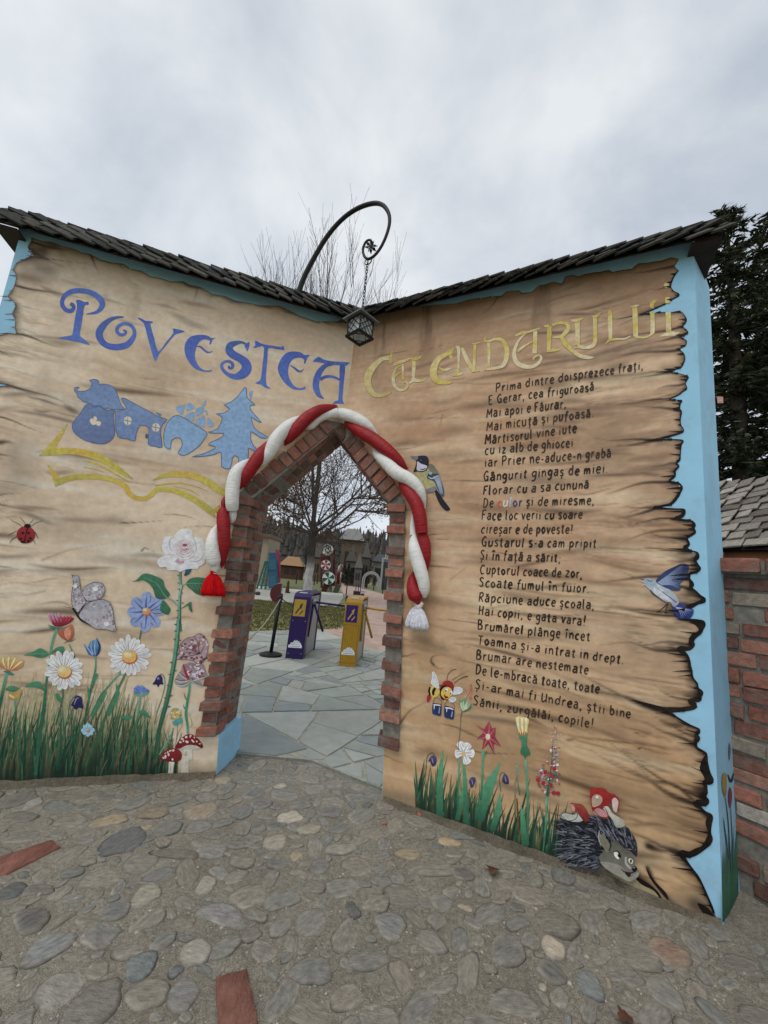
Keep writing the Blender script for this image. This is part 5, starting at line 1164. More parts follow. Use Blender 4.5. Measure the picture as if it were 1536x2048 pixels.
yel(p, [(836, 440, 56), (840, 560, 62), (846, 700, 62), (846, 802, 57)], [(783, 447, 10), (840, 436, 26), (892, 424, 8)], [(845, 806, 30), (950, 811, 22), (1020, 786, 20), (1048, 740, 52), (1050, 620, 52), (1046, 508, 52)], [(1040, 462, 40), (1045, 402, 46), (1107, 363, 8)])
p.build('title_letter', wallR, 'second yellow painted letter U, split by the painted tear')
p = Paint(PR).at(1130, 540, 6)
yel(p, [(1240, 742, 62), (1240, 620, 62), (1236, 508, 62)], [(1228, 402, 56), (1228, 365, 56), (1228, 328, 48)])
p.fill(Y3, [(1130, 802), (1200, 760), (1280, 740), (1330, 750), (1377, 745), (1330, 787), (1240, 792)]); p.dot(Y2, 1215, 185, 32)
p.build('title_letter', wallR, 'yellow painted letter I at the torn edge')

# --- the picture of four little houses over an open book
G1, G2 = pc('#5d7299'), pc('#677da3'); H1, H2 = pc('#6f8fb2'), pc('#7494b6')
p = Paint(PL).at(130, 740, 6)
EDG = pc('#46597f')
def logo(c, pts, c2, sub=3):
    p.fill(c, pts, c2=c2, sub=sub); q = [tuple(x) + (9,) for x in catmull([a[:2] for a in pts], 2, True)]; p.stroke(EDG, q + [q[0]], smooth=False)
logo(G1, [(175, 212), (142, 207), (112, 225), (122, 262), (150, 285), (150, 320), (215, 370), (280, 400), (320, 405), (350, 435), (420, 430), (470, 467), (520, 455), (570, 477), (625, 475), (715, 468), (680, 430), (640, 320), (600, 230), (540, 185), (460, 170), (408, 172), (402, 130), (350, 112), (295, 128), (322, 152), (318, 205), (270, 245), (200, 260), (150, 250), (147, 226)], G2)
logo(G1, [(265, 414), (320, 420), (345, 447), (420, 440), (470, 477), (560, 482), (605, 492), (580, 540), (590, 640), (600, 740), (578, 820), (500, 880), (400, 886), (250, 850), (130, 770), (90, 700), (100, 630), (180, 530), (235, 442)], pc('#56658a'))
p.fill(pale, [(298, 610), (320, 580), (348, 588), (345, 565), (370, 560), (388, 590), (375, 610), (435, 625), (425, 662), (405, 672), (370, 655), (330, 660)])
logo(G2, [(605, 542), (625, 497), (725, 477), (732, 442), (685, 372), (680, 343), (720, 342), (800, 387), (1000, 492), (1130, 567), (1225, 597), (1170, 660), (1146, 760), (1168, 930), (1080, 915), (1000, 893), (1010, 730), (998, 690), (960, 667), (900, 670), (870, 722), (850, 800), (838, 856), (740, 825), (632, 800), (610, 640)], G1, 2)
for wx, wy, wr in ((755, 610, 48), (1092, 690, 48)):
    p.dot(pale, wx, wy, wr, wr * 1.08, 16); p.stroke(G1, [(wx - wr, wy - 8, 10), (wx + wr, wy + 10, 10)]); p.stroke(G1, [(wx + 2, wy - wr, 10), (wx - 4, wy + wr, 10)])
p.stroke(G1, [(1095, 515, 18), (1160, 540, 16)]); p.stroke(G1, [(1120, 530, 22), (1140, 565, 24)]); p.dot(pc('#4c4a63'), 983, 795, 20, 30)
p.at(330, 760, 6)
logo(H1, [(140, 425), (220, 452), (350, 532), (497, 625), (490, 682), (420, 782), (320, 862), (230, 905), (160, 882), (185, 830), (208, 782), (195, 712), (140, 692), (88, 720), (70, 780), (65, 830), (0, 800), (-15, 700), (0, 580), (60, 472)], H2)
for q in ([(130, 330), (185, 310), (240, 300), (228, 355), (215, 412), (180, 405)], [(260, 305), (297, 273), (345, 308), (352, 342), (260, 367)], [(233, 440), (320, 385), (352, 400), (342, 492), (300, 480)], [(373, 345), (460, 328), (467, 380), (375, 432)], [(358, 515), (440, 433), (476, 440), (472, 562), (400, 540)], [(515, 448), (592, 540), (514, 562)], [(440, 300), (490, 240), (490, 290), (460, 317)], [(480, 375), (500, 365), (515, 400), (500, 420)]):
    p.fill(H1, q, sub=2, c2=H2)
logo(H2, [(950, 98), (977, 100), (980, 190), (1010, 240), (1082, 300), (1030, 303), (1020, 340), (1060, 402), (1157, 512), (1090, 482), (1035, 448), (1060, 552), (1120, 622), (1237, 690), (1150, 695), (1040, 620), (1028, 680), (1038, 740), (1070, 800), (1120, 850), (1060, 850), (1000, 820), (995, 950), (890, 1000), (885, 940), (840, 908), (808, 940), (780, 1062), (680, 1040), (676, 870), (600, 890), (500, 912), (328, 922), (450, 890), (605, 822), (590, 795), (523, 780), (560, 745), (680, 690), (702, 642), (600, 640), (518, 628), (630, 590), (690, 452), (613, 407), (700, 400), (780, 348), (708, 300), (800, 263), (890, 180)], H1, 2)
p.fill(H1, [(1010, 150), (1052, 133), (1045, 190), (1028, 242), (1015, 200)])
p.build('painted_village', wallL, 'blue painted emblem of a jar, a house, an acorn and a fir tree')
YB, YC, YD = pc('#aa9a34'), pc('#b1902f'), pc('#93893a')
p = Paint(PL).at(70, 850, 4)
for s in ([(262, -12, 4), (205, 80, 30), (142, 165, 52), (60, 240, 22)], [(36, 246, 10), (150, 215, 56), (280, 210, 50), (400, 225, 56), (520, 265, 60), (620, 322, 56), (700, 378, 40), (785, 432, 6)], [(390, 288, 6), (480, 305, 15), (580, 355, 15), (680, 412, 13), (765, 462, 5)], [(385, 335, 5), (470, 350, 10), (550, 377, 3)],
          [(103, 318, 5), (140, 372, 32), (172, 430, 56), (170, 495, 12)], [(178, 462, 52), (280, 425, 46), (420, 412, 42), (560, 426, 38), (660, 455, 36), (722, 492, 46), (750, 542, 42), (800, 580, 37), (870, 590, 37), (930, 562, 36), (968, 522, 36), (1030, 515, 36), (1130, 530, 42), (1230, 572, 46), (1330, 632, 52), (1400, 686, 56), (1442, 737, 12)], [(1438, 692, 42), (1485, 648, 26)],
          [(945, 442, 6), (1040, 405, 36), (1150, 393, 46), (1280, 412, 52), (1380, 456, 56), (1460, 512, 56), (1540, 560, 50)], [(958, 488, 8), (1050, 470, 12), (1180, 466, 11), (1300, 496, 8), (1385, 532, 2)], [(1128, 495, 3), (1240, 520, 9), (1325, 572, 2)]):
    p.stroke(YB, s, cols=[YD, YB, YC, YB, YB, YD], sub=8)
p.build('painted_book', wallL, 'yellow painted outline of an open book')

# --- the verses: a brush alphabet, drawn line by line along its traced baseline
GL = {
 'a': (.72, [[(.1, .86), (.35, 1), (.58, .85), (.58, .1), (.7, 0)], [(.58, .55), (.28, .58), (.06, .3), (.25, .02), (.57, .22)]]),
 'b': (.72, [[(.1, 1.5), (.1, 0)], [(.1, .7), (.38, .95), (.65, .55), (.42, .04), (.1, .12)]]), 'c': (.64, [[(.58, .85), (.33, 1), (.06, .55), (.22, .06), (.58, .12)]]),
 'd': (.74, [[(.58, .8), (.3, .95), (.05, .45), (.3, .02), (.6, .25)], [(.62, 1.5), (.6, 0)]]), 'e': (.68, [[(.1, .5), (.58, .58), (.48, .95), (.2, .9), (.05, .42), (.3, .0), (.62, .14)]]),
 'f': (.55, [[(.55, 1.45), (.32, 1.45), (.22, 1.05), (.2, -.12)], [(0, .9), (.5, .95)]]), 'g': (.7, [[(.58, .85), (.3, 1), (.05, .6), (.25, .2), (.57, .4)], [(.6, 1), (.58, -.2), (.3, -.52), (.05, -.4)]]),
 'h': (.7, [[(.1, 1.5), (.1, 0)], [(.1, .62), (.35, .95), (.57, .7), (.59, 0)]]), 'i': (.34, [[(.16, .95), (.16, 0)], [(.16, 1.32), (.18, 1.25)]]), 'l': (.36, [[(.14, 1.5), (.12, .15), (.27, 0)]]),
 'm': (.98, [[(.05, 1), (.08, 0)], [(.08, .62), (.28, .95), (.42, .7), (.43, 0)], [(.43, .62), (.65, .95), (.8, .7), (.84, 0)]]), 'n': (.7, [[(.07, 1), (.1, 0)], [(.1, .62), (.35, .95), (.57, .7), (.6, 0)]]),
 'o': (.7, [[(.35, 1), (.07, .55), (.3, 0), (.62, .45), (.36, 1)]]), 'p': (.72, [[(.1, 1), (.1, -.5)], [(.1, .75), (.4, 1), (.65, .6), (.4, .1), (.1, .2)]]), 'r': (.54, [[(.1, 1), (.12, 0)], [(.12, .6), (.3, .95), (.52, .9)]]),
 's': (.62, [[(.55, .88), (.3, 1), (.1, .75), (.5, .35), (.4, .03), (.05, .12)]]), 't': (.55, [[(.28, 1.32), (.25, .1), (.5, .05)], [(0, .95), (.52, 1)]]), 'u': (.72, [[(.08, 1), (.1, .2), (.3, 0), (.58, .3)], [(.6, 1), (.6, .0)]]),
 'v': (.64, [[(.02, 1), (.28, 0)], [(.28, 0), (.6, 1)]]), 'z': (.68, [[(.05, .95), (.58, .95)], [(.58, .95), (.05, .03)], [(.05, .03), (.64, .05)]]),
 'P': (.78, [[(.1, 1.5), (.12, 0)], [(.1, 1.45), (.5, 1.5), (.66, 1.1), (.4, .75), (.12, .7)]]), 'E': (.74, [[(.62, 1.5), (.1, 1.45)], [(.1, 1.45), (.1, .02)], [(.1, .02), (.64, .05)], [(.1, .78), (.5, .8)]]),
 'M': (1.0, [[(.05, 0), (.14, 1.5)], [(.14, 1.5), (.46, .5)], [(.46, .5), (.82, 1.5)], [(.82, 1.5), (.9, 0)]]), 'C': (.84, [[(.72, 1.3), (.4, 1.5), (.06, .8), (.3, .03), (.74, .18)]]), 'G': (.86, [[(.7, 1.3), (.4, 1.5), (.05, .8), (.35, 0), (.7, .3)], [(.72, -.1), (.7, .65), (.42, .62)]]),
 'D': (.84, [[(.1, 1.5), (.1, 0)], [(.1, 1.5), (.55, 1.3), (.72, .7), (.45, .1), (.1, 0)]]), 'F': (.72, [[(.68, 1.5), (.1, 1.48)], [(.1, 1.48), (.1, 0)], [(.1, .8), (.52, .82)]]), 'S': (.78, [[(.68, 1.32), (.38, 1.5), (.12, 1.15), (.6, .55), (.48, .03), (.04, .16)]]),
 'R': (.82, [[(.1, 1.5), (.12, 0)], [(.1, 1.45), (.5, 1.5), (.64, 1.1), (.4, .78), (.12, .72)], [(.3, .74), (.74, 0)]]), 'H': (.8, [[(.1, 1.5), (.1, 0)], [(.66, 1.5), (.66, 0)], [(.1, .75), (.66, .8)]]), 'B': (.8, [[(.1, 1.5), (.1, 0)], [(.1, 1.5), (.5, 1.4), (.5, .95), (.12, .8)], [(.12, .8), (.66, .6), (.56, .1), (.1, 0)]]),
 'T': (.8, [[(.02, 1.48), (.76, 1.5)], [(.4, 1.5), (.38, 0)]]), 'U': (.86, [[(.08, 1.4), (.1, .3), (.35, 0), (.7, .4)], [(.74, 1.4), (.76, 0)]]),
 ',': (.3, [[(.16, .1), (.06, -.3)]]), '.': (.3, [[(.1, .08), (.16, .0)]]), '-': (.5, [[(.06, .5), (.42, .52)]]), '!': (.4, [[(.16, 1.6), (.14, .45)], [(.13, .08), (.16, 0)]]), ';': (.32, [[(.14, .85), (.16, .78)], [(.16, .1), (.06, -.3)]]), ' ': (.24, [])}
BREVE = [(.12, 1.38), (.32, 1.2), (.54, 1.4)]; CIRC = [(.1, 1.2), (.32, 1.45), (.54, 1.2)]; COMMA = [(.34, -.18), (.27, -.48)]
for ch, b, d in (('ă', 'a', BREVE), ('â', 'a', CIRC), ('ș', 's', COMMA), ('ț', 't', COMMA), ('Ș', 'S', COMMA)): GL[ch] = (GL[b][0], GL[b][1] + [d])
GL['î'] = (.4, [[(.2, .95), (.2, 0)], [(0, 1.2), (.2, 1.45), (.4, 1.2)]])
LINES = [("Prima dintre doisprezece frați,", 991, 784, 1289, 738), ("E Gerar, cea friguroasă", 977, 809, 1190, 781), ("Mai apoi e Făurar,", 973, 836, 1135, 815), ("Mai micuță și pufoasă.", 973, 862, 1190, 833),
 ("Mărtisorul vine iute", 970, 889, 1156, 865), ("cu iz alb de ghiocei", 970, 910, 1149, 893), ("iar Prier ne-aduce-n grabă", 969, 934, 1225, 914), ("Gângurit gingaș de miei.", 967, 962, 1219, 945), ("Florar cu a sa cunună", 966, 990, 1180, 977),
 ("De culor și de miresme,", 966, 1015, 1191, 1008), ("Face loc verii cu soare", 963, 1040, 1167, 1037), ("cireșar e de poveste!", 962, 1067, 1148, 1067), ("Gustarul s-a cam pripit", 963, 1093, 1195, 1095), ("Și în față a sărit;", 960, 1119, 1124, 1124),
 ("Cuptorul coace de zor,", 960, 1147, 1167, 1156), ("Scoate fumul în fuior.", 958, 1173, 1181, 1186), ("Răpciune aduce școala,", 957, 1203, 1191, 1218), ("Hai copii, e gata vara!", 957, 1229, 1174, 1251), ("Brumărel plânge încet", 955, 1259, 1183, 1282),
 ("Toamna și-a intrat in drept.", 955, 1288, 1250, 1328), ("Brumar are nestemate", 952, 1318, 1179, 1348), ("De le-mbracă toate, toate", 951, 1348, 1201, 1387), ("Și-ar mai fi Undrea, știi bine", 950, 1377, 1264, 1437), ("Sănii, zurgălăi, copile!", 946, 1409, 1190, 1457)]
INK = pc('#2a2018'); rt = random.Random(77)
for li, (txt, x0, y0, x1, y1) in enumerate(LINES):
    p = Paint(PR, 0.0032); adv = [GL[c][0] * rt.uniform(.92, 1.08) for c in txt]; tot = sum(adv) + .26 * len(txt); L = math.hypot(x1 - x0, y1 - y0)
    sx = L / tot; xh = 11.2 if li < 2 else 12.0; ex = ((x1 - x0) / L, (y1 - y0) / L); ey = (0.085 if li > 6 else 0.04, -1.0); ink0 = rt.uniform(.75, 1.25)
    pos = 0
    for k, ch in enumerate(txt):
        w, strokes = GL[ch]; jy = rt.uniform(-.8, .8); js = rt.uniform(.93, 1.08); slant = rt.uniform(-.03, .06); bold = 1.0 if rt.random() > .25 else 1.3; ck = rt.uniform(.7, 1.3) * ink0
        ink = tuple(c * ck for c in INK)
        if li == 9 and 3 <= k <= 7: ink = [pc('#b0402c'), pc('#c9bda6'), pc('#8f97b0'), pc('#2f3560'), pc('#2c2f5c')][k - 3]
        for s in strokes:
            pts = [(x0 + ex[0] * (pos + a * adv[k] / GL[ch][0] + b * slant) * sx + ey[0] * b * xh * js, y0 + ex[1] * (pos + a) * sx + ey[1] * b * xh * js + jy) for a, b in s]
            n = len(pts); ww = [2.65 * bold * rt.uniform(.85, 1.1) * (1.0 if i < n - 1 else .72) for i in range(n)]
            p.stroke(ink, [(a, b, w_) for (a, b), w_ in zip(pts, ww)], sub=5, jit=.15)
        pos += adv[k] + .26
    p.build('verse_line', wallR, 'black hand-painted verse reading "%s"' % txt if False else None)

# --- grass and flowers, left page
rp = random.Random(31)
GR = [pc(h) for h in ('#2a5a40', '#34654a', '#204634', '#4c5a34', '#5c6040', '#1c4030', '#406846', '#6a6648')]
DK = pc('#14241c')
def grass(plane, name, parent, xr, basef, hf, n, k, dark):
    p = Paint(plane, 0.0026)
    for i in range(n):
        x = rp.uniform(*xr); yb = basef(x) + 4 - abs(rp.gauss(0, 1)) * 6; h = hf(x) * rp.uniform(.35, 1.0) * (1 if rp.random() < .92 else 1.2)
        if rp.random() < dark: h *= .62
        bend = rp.gauss(.10, .13) * h; w = rp.uniform(3.0, 7.5) * k; p.off = 0.0026 + rp.uniform(0, .0012)
        tip = rp.choice(GR); base = mixc(tip, DK, rp.uniform(.6, 1.0) if dark else rp.uniform(.15, .6))
        p.stroke(tip, [(x, yb, w), (x + bend * .25, yb - h * .45, w * .8), (x + bend, yb - h, .4)], cols=[mixc(base, DK, .7 if dark > .3 else .3), base, mixc(base, tip, .5), tip], sub=4, jit=.12)
    return p.build(name, parent)
# dark ground wash of the painted meadow
p = Paint(PL, .0021)
for x in range(-95, 345, 4):
    h = 78 + 28 * math.sin(x * .05) + rp.uniform(-18, 18)
    if x > 270: h *= max(.15, (345 - x) / 75)
    p.off = .0021 + rp.uniform(0, .0004); yb = 1572 - .047 * x
    p.stroke(DK, [(x, yb, 12), (x + 2, yb - h * .5, 10), (x + 4, yb - h, 2)], cols=[pc('#0d1712'), pc('#1c3226'), pc('#46523a')], sub=4, jit=.1)
p.build('painted_grass', wallL)
PG = [pc(h) for h in ('#8f8a66', '#7f8560', '#988f70', '#6f7d5a', '#8a7f5e')]
p = Paint(PL, .0023)
for i in range(420):
    x = rp.uniform(-95, 335); yb = 1560 - .047 * x - rp.uniform(10, 70); h = (150 if x < 240 else 150 - (x - 240) * .8) * rp.uniform(.5, 1.05); w = rp.uniform(3, 6); bend = rp.gauss(.10, .1) * h; c = rp.choice(PG); p.off = .0023 + rp.uniform(0, .0003)
    if h < 20: continue
    p.stroke(c, [(x, yb, w), (x + bend * .3, yb - h * .5, w * .9), (x + bend, yb - h, .5)], cols=[mixc(c, pc('#3c5a40'), .7), c, mixc(c, pc('#ad9b7c'), .45)], sub=4, jit=.08)
p.build('painted_grass', wallL)
gl = grass(PL, 'painted_grass', wallL, (-95, 352), lambda x: 1571 - .047 * x, lambda x: (168 if x < 240 else 168 - (x - 240) * .75), 900, 1.0, .5)
def daisy(cx, cy, r, n, c, c2, cen, name, label, rc=.33, wf=1.55, asp=1.0, st=None, w0=None):
    p = Paint(PL, .0045)
    if st: p.stroke(pc('#4c6a4a'), st, c2=pc('#2c4f3a'))
    for k in range(n):
        a = 2 * math.pi * (k + rp.uniform(-.18, .18)) / n; rr = r * rp.uniform(.86, 1.04)
        p.petal(jitc(c, .08), cx, cy, r * rc * .7, rr, (w0 or 2 * math.pi * r * .5 / n * wf), a, c2)
    p.dot(pc('#a9542e'), cx + 1, cy + 2, r * rc * 1.08, r * rc * .98, 14); p.dot(cen, cx, cy, r * rc, r * rc * .88, 14); p.dot(mixc(cen, pc('#e8dca0'), .7), cx - r * .07, cy - r * .07, r * rc * .55, r * rc * .4, 12)
    p.build(name, wallL, label)
WP, WS = pc('#c3c3c0'), pc('#8d8f96')
daisy(129, 1342, 42, 17, WP, WS, pc('#c8a860'), 'painted_daisy', 'white painted daisy on the left, beside the red flower', st=[(126, 1375, 4), (125, 1400, 4), (112, 1450, 3)])
daisy(259, 1312, 44, 19, WP, WS, pc('#c99a48'), 'painted_daisy', 'white painted daisy below the blue star flower', st=[(255, 1340, 4), (228, 1395, 5), (212, 1430, 4), (172, 1530, 4)])
daisy(293, 1222, 42, 8, pc('#7b8cb4'), pc('#4a5a8c'), pc('#b88452'), 'painted_cosmos', None, rc=.19, w0=22, st=[(284, 1252, 3), (280, 1275, 2.5), (273, 1294, 2.5)])
daisy(176, 1459, 14, 8, pc('#88b0c8'), pc('#5a88a8'), pc('#b89a48'), 'painted_forget_me_not', None, rc=.22, w0=8)
# second stem and leaves of the meadow
p = Paint(PL, .0042)
g, gd, gt = pc('#3d7a58'), pc('#24543c'), pc('#5a9078')
for s in ([(250, 1335, 4), (215, 1375, 3.5), (200, 1395, 4), (185, 1425, 3)], [(192, 1312, 3), (191, 1340, 3.5), (184, 1370, 4), (170, 1440, 4)], [(114, 1257, 5), (104, 1290, 5), (101, 1320, 4.5), (94, 1360, 5), (88, 1420, 7), (80, 1470, 8), (72, 1550, 6)], [(15, 1342, 5), (9, 1370, 6), (4, 1395, 6), (-4, 1430, 6)], [(139, 1288, 2.5), (146, 1305, 3), (150, 1315, 2.5)], [(281, 1392, 3), (276, 1430, 3), (270, 1470, 3), (262, 1530, 3)], [(30, 1400, 3), (32, 1420, 3), (34, 1445, 2)]):
    p.stroke(g, s, cols=[gt, g, gd, gd], sub=6)
def leaf(c, pts, vein=None):
    p.fill(c, pts, c2=mixc(c, DK, .35))
    if vein: p.stroke(gt, vein, sub=4)
for l, v in (([(48, 1310), (65, 1304), (82, 1296), (98, 1308), (88, 1315), (78, 1315), (62, 1311)], [(52, 1309, .8), (75, 1307, 1.3), (98, 1307, .8)]), ([(104, 1305), (115, 1294), (128, 1293), (131, 1303), (140, 1306), (126, 1305), (115, 1303)], None), ([(50, 1373), (65, 1364), (80, 1363), (88, 1375), (90, 1382), (78, 1376), (66, 1374)], None), ([(12, 1379), (22, 1371), (40, 1376), (28, 1383)], None), ([(112, 1387), (118, 1388), (124, 1398), (122, 1405), (114, 1397)], None), ([(240, 1433), (252, 1431), (266, 1433), (254, 1440)], None), ([(278, 1424), (287, 1419), (296, 1426), (300, 1435), (288, 1431)], None), ([(185, 1420), (200, 1395), (214, 1382), (206, 1402), (192, 1425), (186, 1440)], None), ([(215, 1425), (232, 1385), (232, 1368), (240, 1385), (232, 1405), (220, 1430)], None), ([(182, 1375), (188, 1350), (197, 1348), (190, 1366), (184, 1380)], None), ([(176, 1390), (176, 1372), (181, 1388), (178, 1410)], None)):
    leaf(g, l, v)
p.build('painted_leaves', wallL)
p = Paint(PL, .0047).at(0, 1200, 8)
RD = pc('#8e2434'); PK_ = pc('#b08aa0')
p.fill(RD, [(800, 300), (820, 250), (900, 260), (960, 280), (1040, 270), (1120, 270), (1192, 292), (1150, 345), (1090, 385), (1000, 422), (930, 425), (860, 400)], c2=pc('#6c1420'))
for x, y in ((780, 205), (830, 210), (885, 215), (935, 200)): p.stroke(PK_, [(x, y, 22), (x + 20, y + 60, 38), (x + 60, 360, 18)], c2=pc('#9a5068'))
for x in (985, 1040, 1090, 1140): p.stroke(pc('#a8405a'), [(x, 250, 22), (x - 20, 300, 24), (x - 60, 360, 10)], c2=RD)
for s in ([(770, 395, 5), (860, 430, 26), (950, 455, 10)], [(900, 440, 20), (1000, 450, 20), (1095, 420, 5)], [(775, 420, 4), (850, 455, 18), (940, 460, 10)]): p.stroke(pc('#2d6b55'), s)
p.build('painted_aster', wallL)
p = Paint(PL, .0044).at(0, 1200, 8)
OR = pc('#a56246')
p.fill(OR, [(930, 525), (950, 480), (1050, 430), (1150, 385), (1180, 440), (1192, 520), (1170, 620), (1100, 657), (1020, 625), (965, 580)], c2=pc('#8a4230'))
p.fill(pc('#b87a5c'), [(1060, 450), (1120, 430), (1140, 540), (1100, 630), (1050, 600), (1030, 520)]); p.stroke(pc('#7a3a28'), [(1010, 500, 6), (1030, 570, 8), (1070, 640, 8)])
p.stroke(pc('#2d5a3a'), [(1015, 692, 4), (1080, 665, 14), (1160, 650, 12), (1222, 605, 4)])
p.build('painted_tulip', wallL, 'orange painted tulip behind the red aster')
p = Paint(PL, .0044).at(0, 1200, 8)
p.fill(pc('#b7a060'), [(-60, 960), (0, 935), (40, 905), (110, 900), (190, 902), (270, 930), (385, 962), (380, 1010), (368, 1062), (310, 1100), (250, 1122), (130, 1132), (50, 1085), (-40, 1040)], c2=pc('#a0522e'))
for a, b, c_ in (((60, 920), (60, 1000), (110, 1100)), ((150, 910), (140, 1000), (140, 1110)), ((250, 930), (210, 1010), (160, 1115)), ((360, 975), (270, 1050), (190, 1120))): p.stroke(pc('#c9bb88'), [(*a, 30), (*b, 26), (*c_, 8)]); p.stroke(pc('#8a6a30'), [(a[0] + 25, a[1], 4), (b[0] + 20, b[1], 6), (*c_, 4)])
p.fill(pc('#2d6b60'), [(60, 1140), (130, 1130), (220, 1175), (230, 1195), (170, 1200), (110, 1165)])
p.fill(pc('#b08c4a'), [(130, 1500), (180, 1480), (250, 1470), (340, 1410), (345, 1470), (325, 1520), (270, 1582), (180, 1580)], c2=pc('#9a7a38')); p.stroke(pc('#c8b478'), [(150, 1510, 20), (200, 1540, 36), (240, 1560, 10)])
p.build('painted_marigold', wallL)
p = Paint(PL, .0046).at(120, 1130, 7.583)
p.fill(pc('#5580a8'), [(363, 1188), (400, 1215), (432, 1242), (450, 1190), (482, 1148), (545, 1130), (562, 1092), (575, 1160), (600, 1205), (622, 1245), (615, 1300), (595, 1345), (550, 1382), (480, 1370), (435, 1350), (395, 1270)], c2=pc('#30507e'))
for s in ([(480, 1160, 8), (475, 1250, 16), (510, 1360, 10)], [(540, 1140, 6), (530, 1250, 14), (540, 1370, 8)], [(375, 1195, 8), (440, 1280, 16), (500, 1370, 8)]): p.stroke(pc('#86a8c0'), s)
p.stroke(pc('#1f2f5a'), [(565, 1110, 6), (605, 1230, 30), (580, 1340, 24), (540, 1382, 6)]); p.build('painted_tulip', wallL, 'blue painted tulip between the daisies')
def bell(pts, c, c2, stem, hi, name='painted_bellflower', pl=PL, parent=None, z=(0, 0, 1), label=None):
    p = Paint(pl, .0046).at(*z); p.stroke(pc('#3d5a40'), stem); p.fill(c, pts, c2=c2, sub=3); p.stroke(pc('#7a7aa0'), hi); p.build(name, parent or wallL, label)
BV, BV2 = pc('#2a2a58'), pc('#1c1a40')
bell([(683, 237), (712, 190), (728, 158), (765, 150), (790, 172), (795, 220), (802, 272), (760, 262), (728, 282), (700, 250)], BV, BV2, [(655, 430, 8), (665, 260, 8), (690, 190, 8), (730, 150, 8), (760, 152, 6)], [(715, 235, 6), (735, 180, 12), (760, 168, 6)], z=(0, 1360, 4.8), label='dark violet painted bellflower drooping over the grass')
bell([(33, 822), (62, 780), (82, 738), (108, 705), (140, 702), (162, 742), (165, 790), (174, 822), (130, 822), (105, 858), (85, 825)], BV, BV2, [(60, 1330, 8), (95, 1180, 8), (150, 1010, 8), (192, 840, 8), (185, 730, 8), (150, 690, 8), (130, 702, 8)], [(95, 760, 10), (108, 735, 14), (120, 760, 8)], z=(300, 1240, 6.4), label='dark violet painted bellflower beside the rose stem')
p = Paint(PL, .0046)
for k in range(13):
    a = math.pi * (1.02 + .96 * k / 12); p.petal(jitc(pc('#4a62a0' if k % 2 else '#5a7cb0'), .1), 283, 1386, 3, rp.uniform(12, 19), 6, a)
p.stroke(pc('#5a8a78'), [(268, 1386, 2), (282, 1391, 6), (298, 1385, 2)]); p.build('painted_cornflower', wallL)
# rose with its thorny stem
p = Paint(PL, .0043).at(260, 1040, 8)
p.stroke(gt, [(805, 828, 40), (802, 1000, 38), (822, 1060, 40), (800, 1180, 42), (790, 1350, 46), (788, 1600, 54), (800, 1760, 56)], cols=[pc('#4c7a64'), pc('#7aa494'), pc('#5f9080'), pc('#3f6e58')])
p.stroke(gd, [(823, 828, 12), (822, 1000, 12), (840, 1060, 12), (818, 1180, 14), (810, 1350, 16), (810, 1600, 18), (822, 1760, 18)])
p.at(300, 1240, 6.4); p.stroke(gt, [(362, 0, 46), (345, 250, 54), (318, 480, 54), (290, 650, 56), (245, 900, 58), (200, 1100, 58), (130, 1350, 50), (80, 1620, 40), (60, 1780, 20)], cols=[pc('#5f9080'), pc('#4f8268'), pc('#3f6e52'), pc('#2a5540'), pc('#1f4434')])
p.stroke(gd, [(382, 0, 14), (366, 250, 18), (338, 480, 18), (310, 650, 18), (265, 900, 20), (220, 1100, 20), (150, 1350, 16), (95, 1620, 12)])
for x, y, sgn in ((345, 60, -1), (375, 60, 1), (345, 145, -1), (380, 140, 1), (335, 250, -1), (368, 262, 1), (350, 440, 1), (290, 545, -1), (310, 650, 1), (270, 700, -1), (250, 840, -1), (260, 970, 1), (215, 1000, -1), (235, 1110, 1), (190, 1130, -1)):
    p.fill(pc('#3f5f48'), [(x, y - 16), (x + sgn * 42, y - 8), (x, y + 14)], smooth=False)
p.at(260, 1040, 8)
for x, y, sgn in ((790, 890, -1), (795, 1010, -1), (800, 1110, -1), (815, 1170, 1), (775, 1290, -1), (775, 1450, -1), (775, 1560, -1), (830, 1330, 1)): p.fill(pc('#3f5f48'), [(x, y - 14), (x + sgn * 44, y - 8), (x, y + 12)], smooth=False)
LG = pc('#35694c')
leaf(LG, [(35, 985), (100, 962), (150, 915), (200, 870), (280, 857), (420, 900), (530, 960), (560, 1062), (640, 1180), (632, 1215), (600, 1240), (500, 1272), (412, 1232), (370, 1100), (300, 1012), (212, 962), (130, 980)], [(240, 930, 5), (420, 1010, 9), (520, 1150, 9), (580, 1230, 14), (680, 1280, 18), (770, 1380, 16)])
leaf(LG, [(898, 1012), (962, 940), (1060, 915), (1140, 920), (1200, 930), (1290, 1000), (1250, 1150), (1190, 1212), (1120, 1200), (1050, 1170), (980, 1110), (930, 1070)], [(840, 1050, 16), (920, 1015, 10), (1050, 1015, 9), (1180, 1015, 6)])
leaf(LG, [(520, 1290), (580, 1320), (650, 1422), (640, 1470), (610, 1512), (540, 1490), (480, 1430)]); leaf(pc('#2c5566'), [(902, 713), (945, 740), (990, 782), (965, 840), (935, 875), (868, 892), (885, 830), (888, 770)])
leaf(LG, [(812, 1420), (880, 1370), (960, 1310), (985, 1320), (990, 1390), (1000, 1475), (950, 1430), (930, 1370), (860, 1400)])
for a in range(5): p.stroke(gt, [(930 + a * 55, 1020, 4), (965 + a * 52, 1060 + a * 8, 5), (1010 + a * 45, 1100 + a * 14, 2)])
RW, RP, RS = pc('#c4c4c4'), pc('#b49aa2'), pc('#97929c')
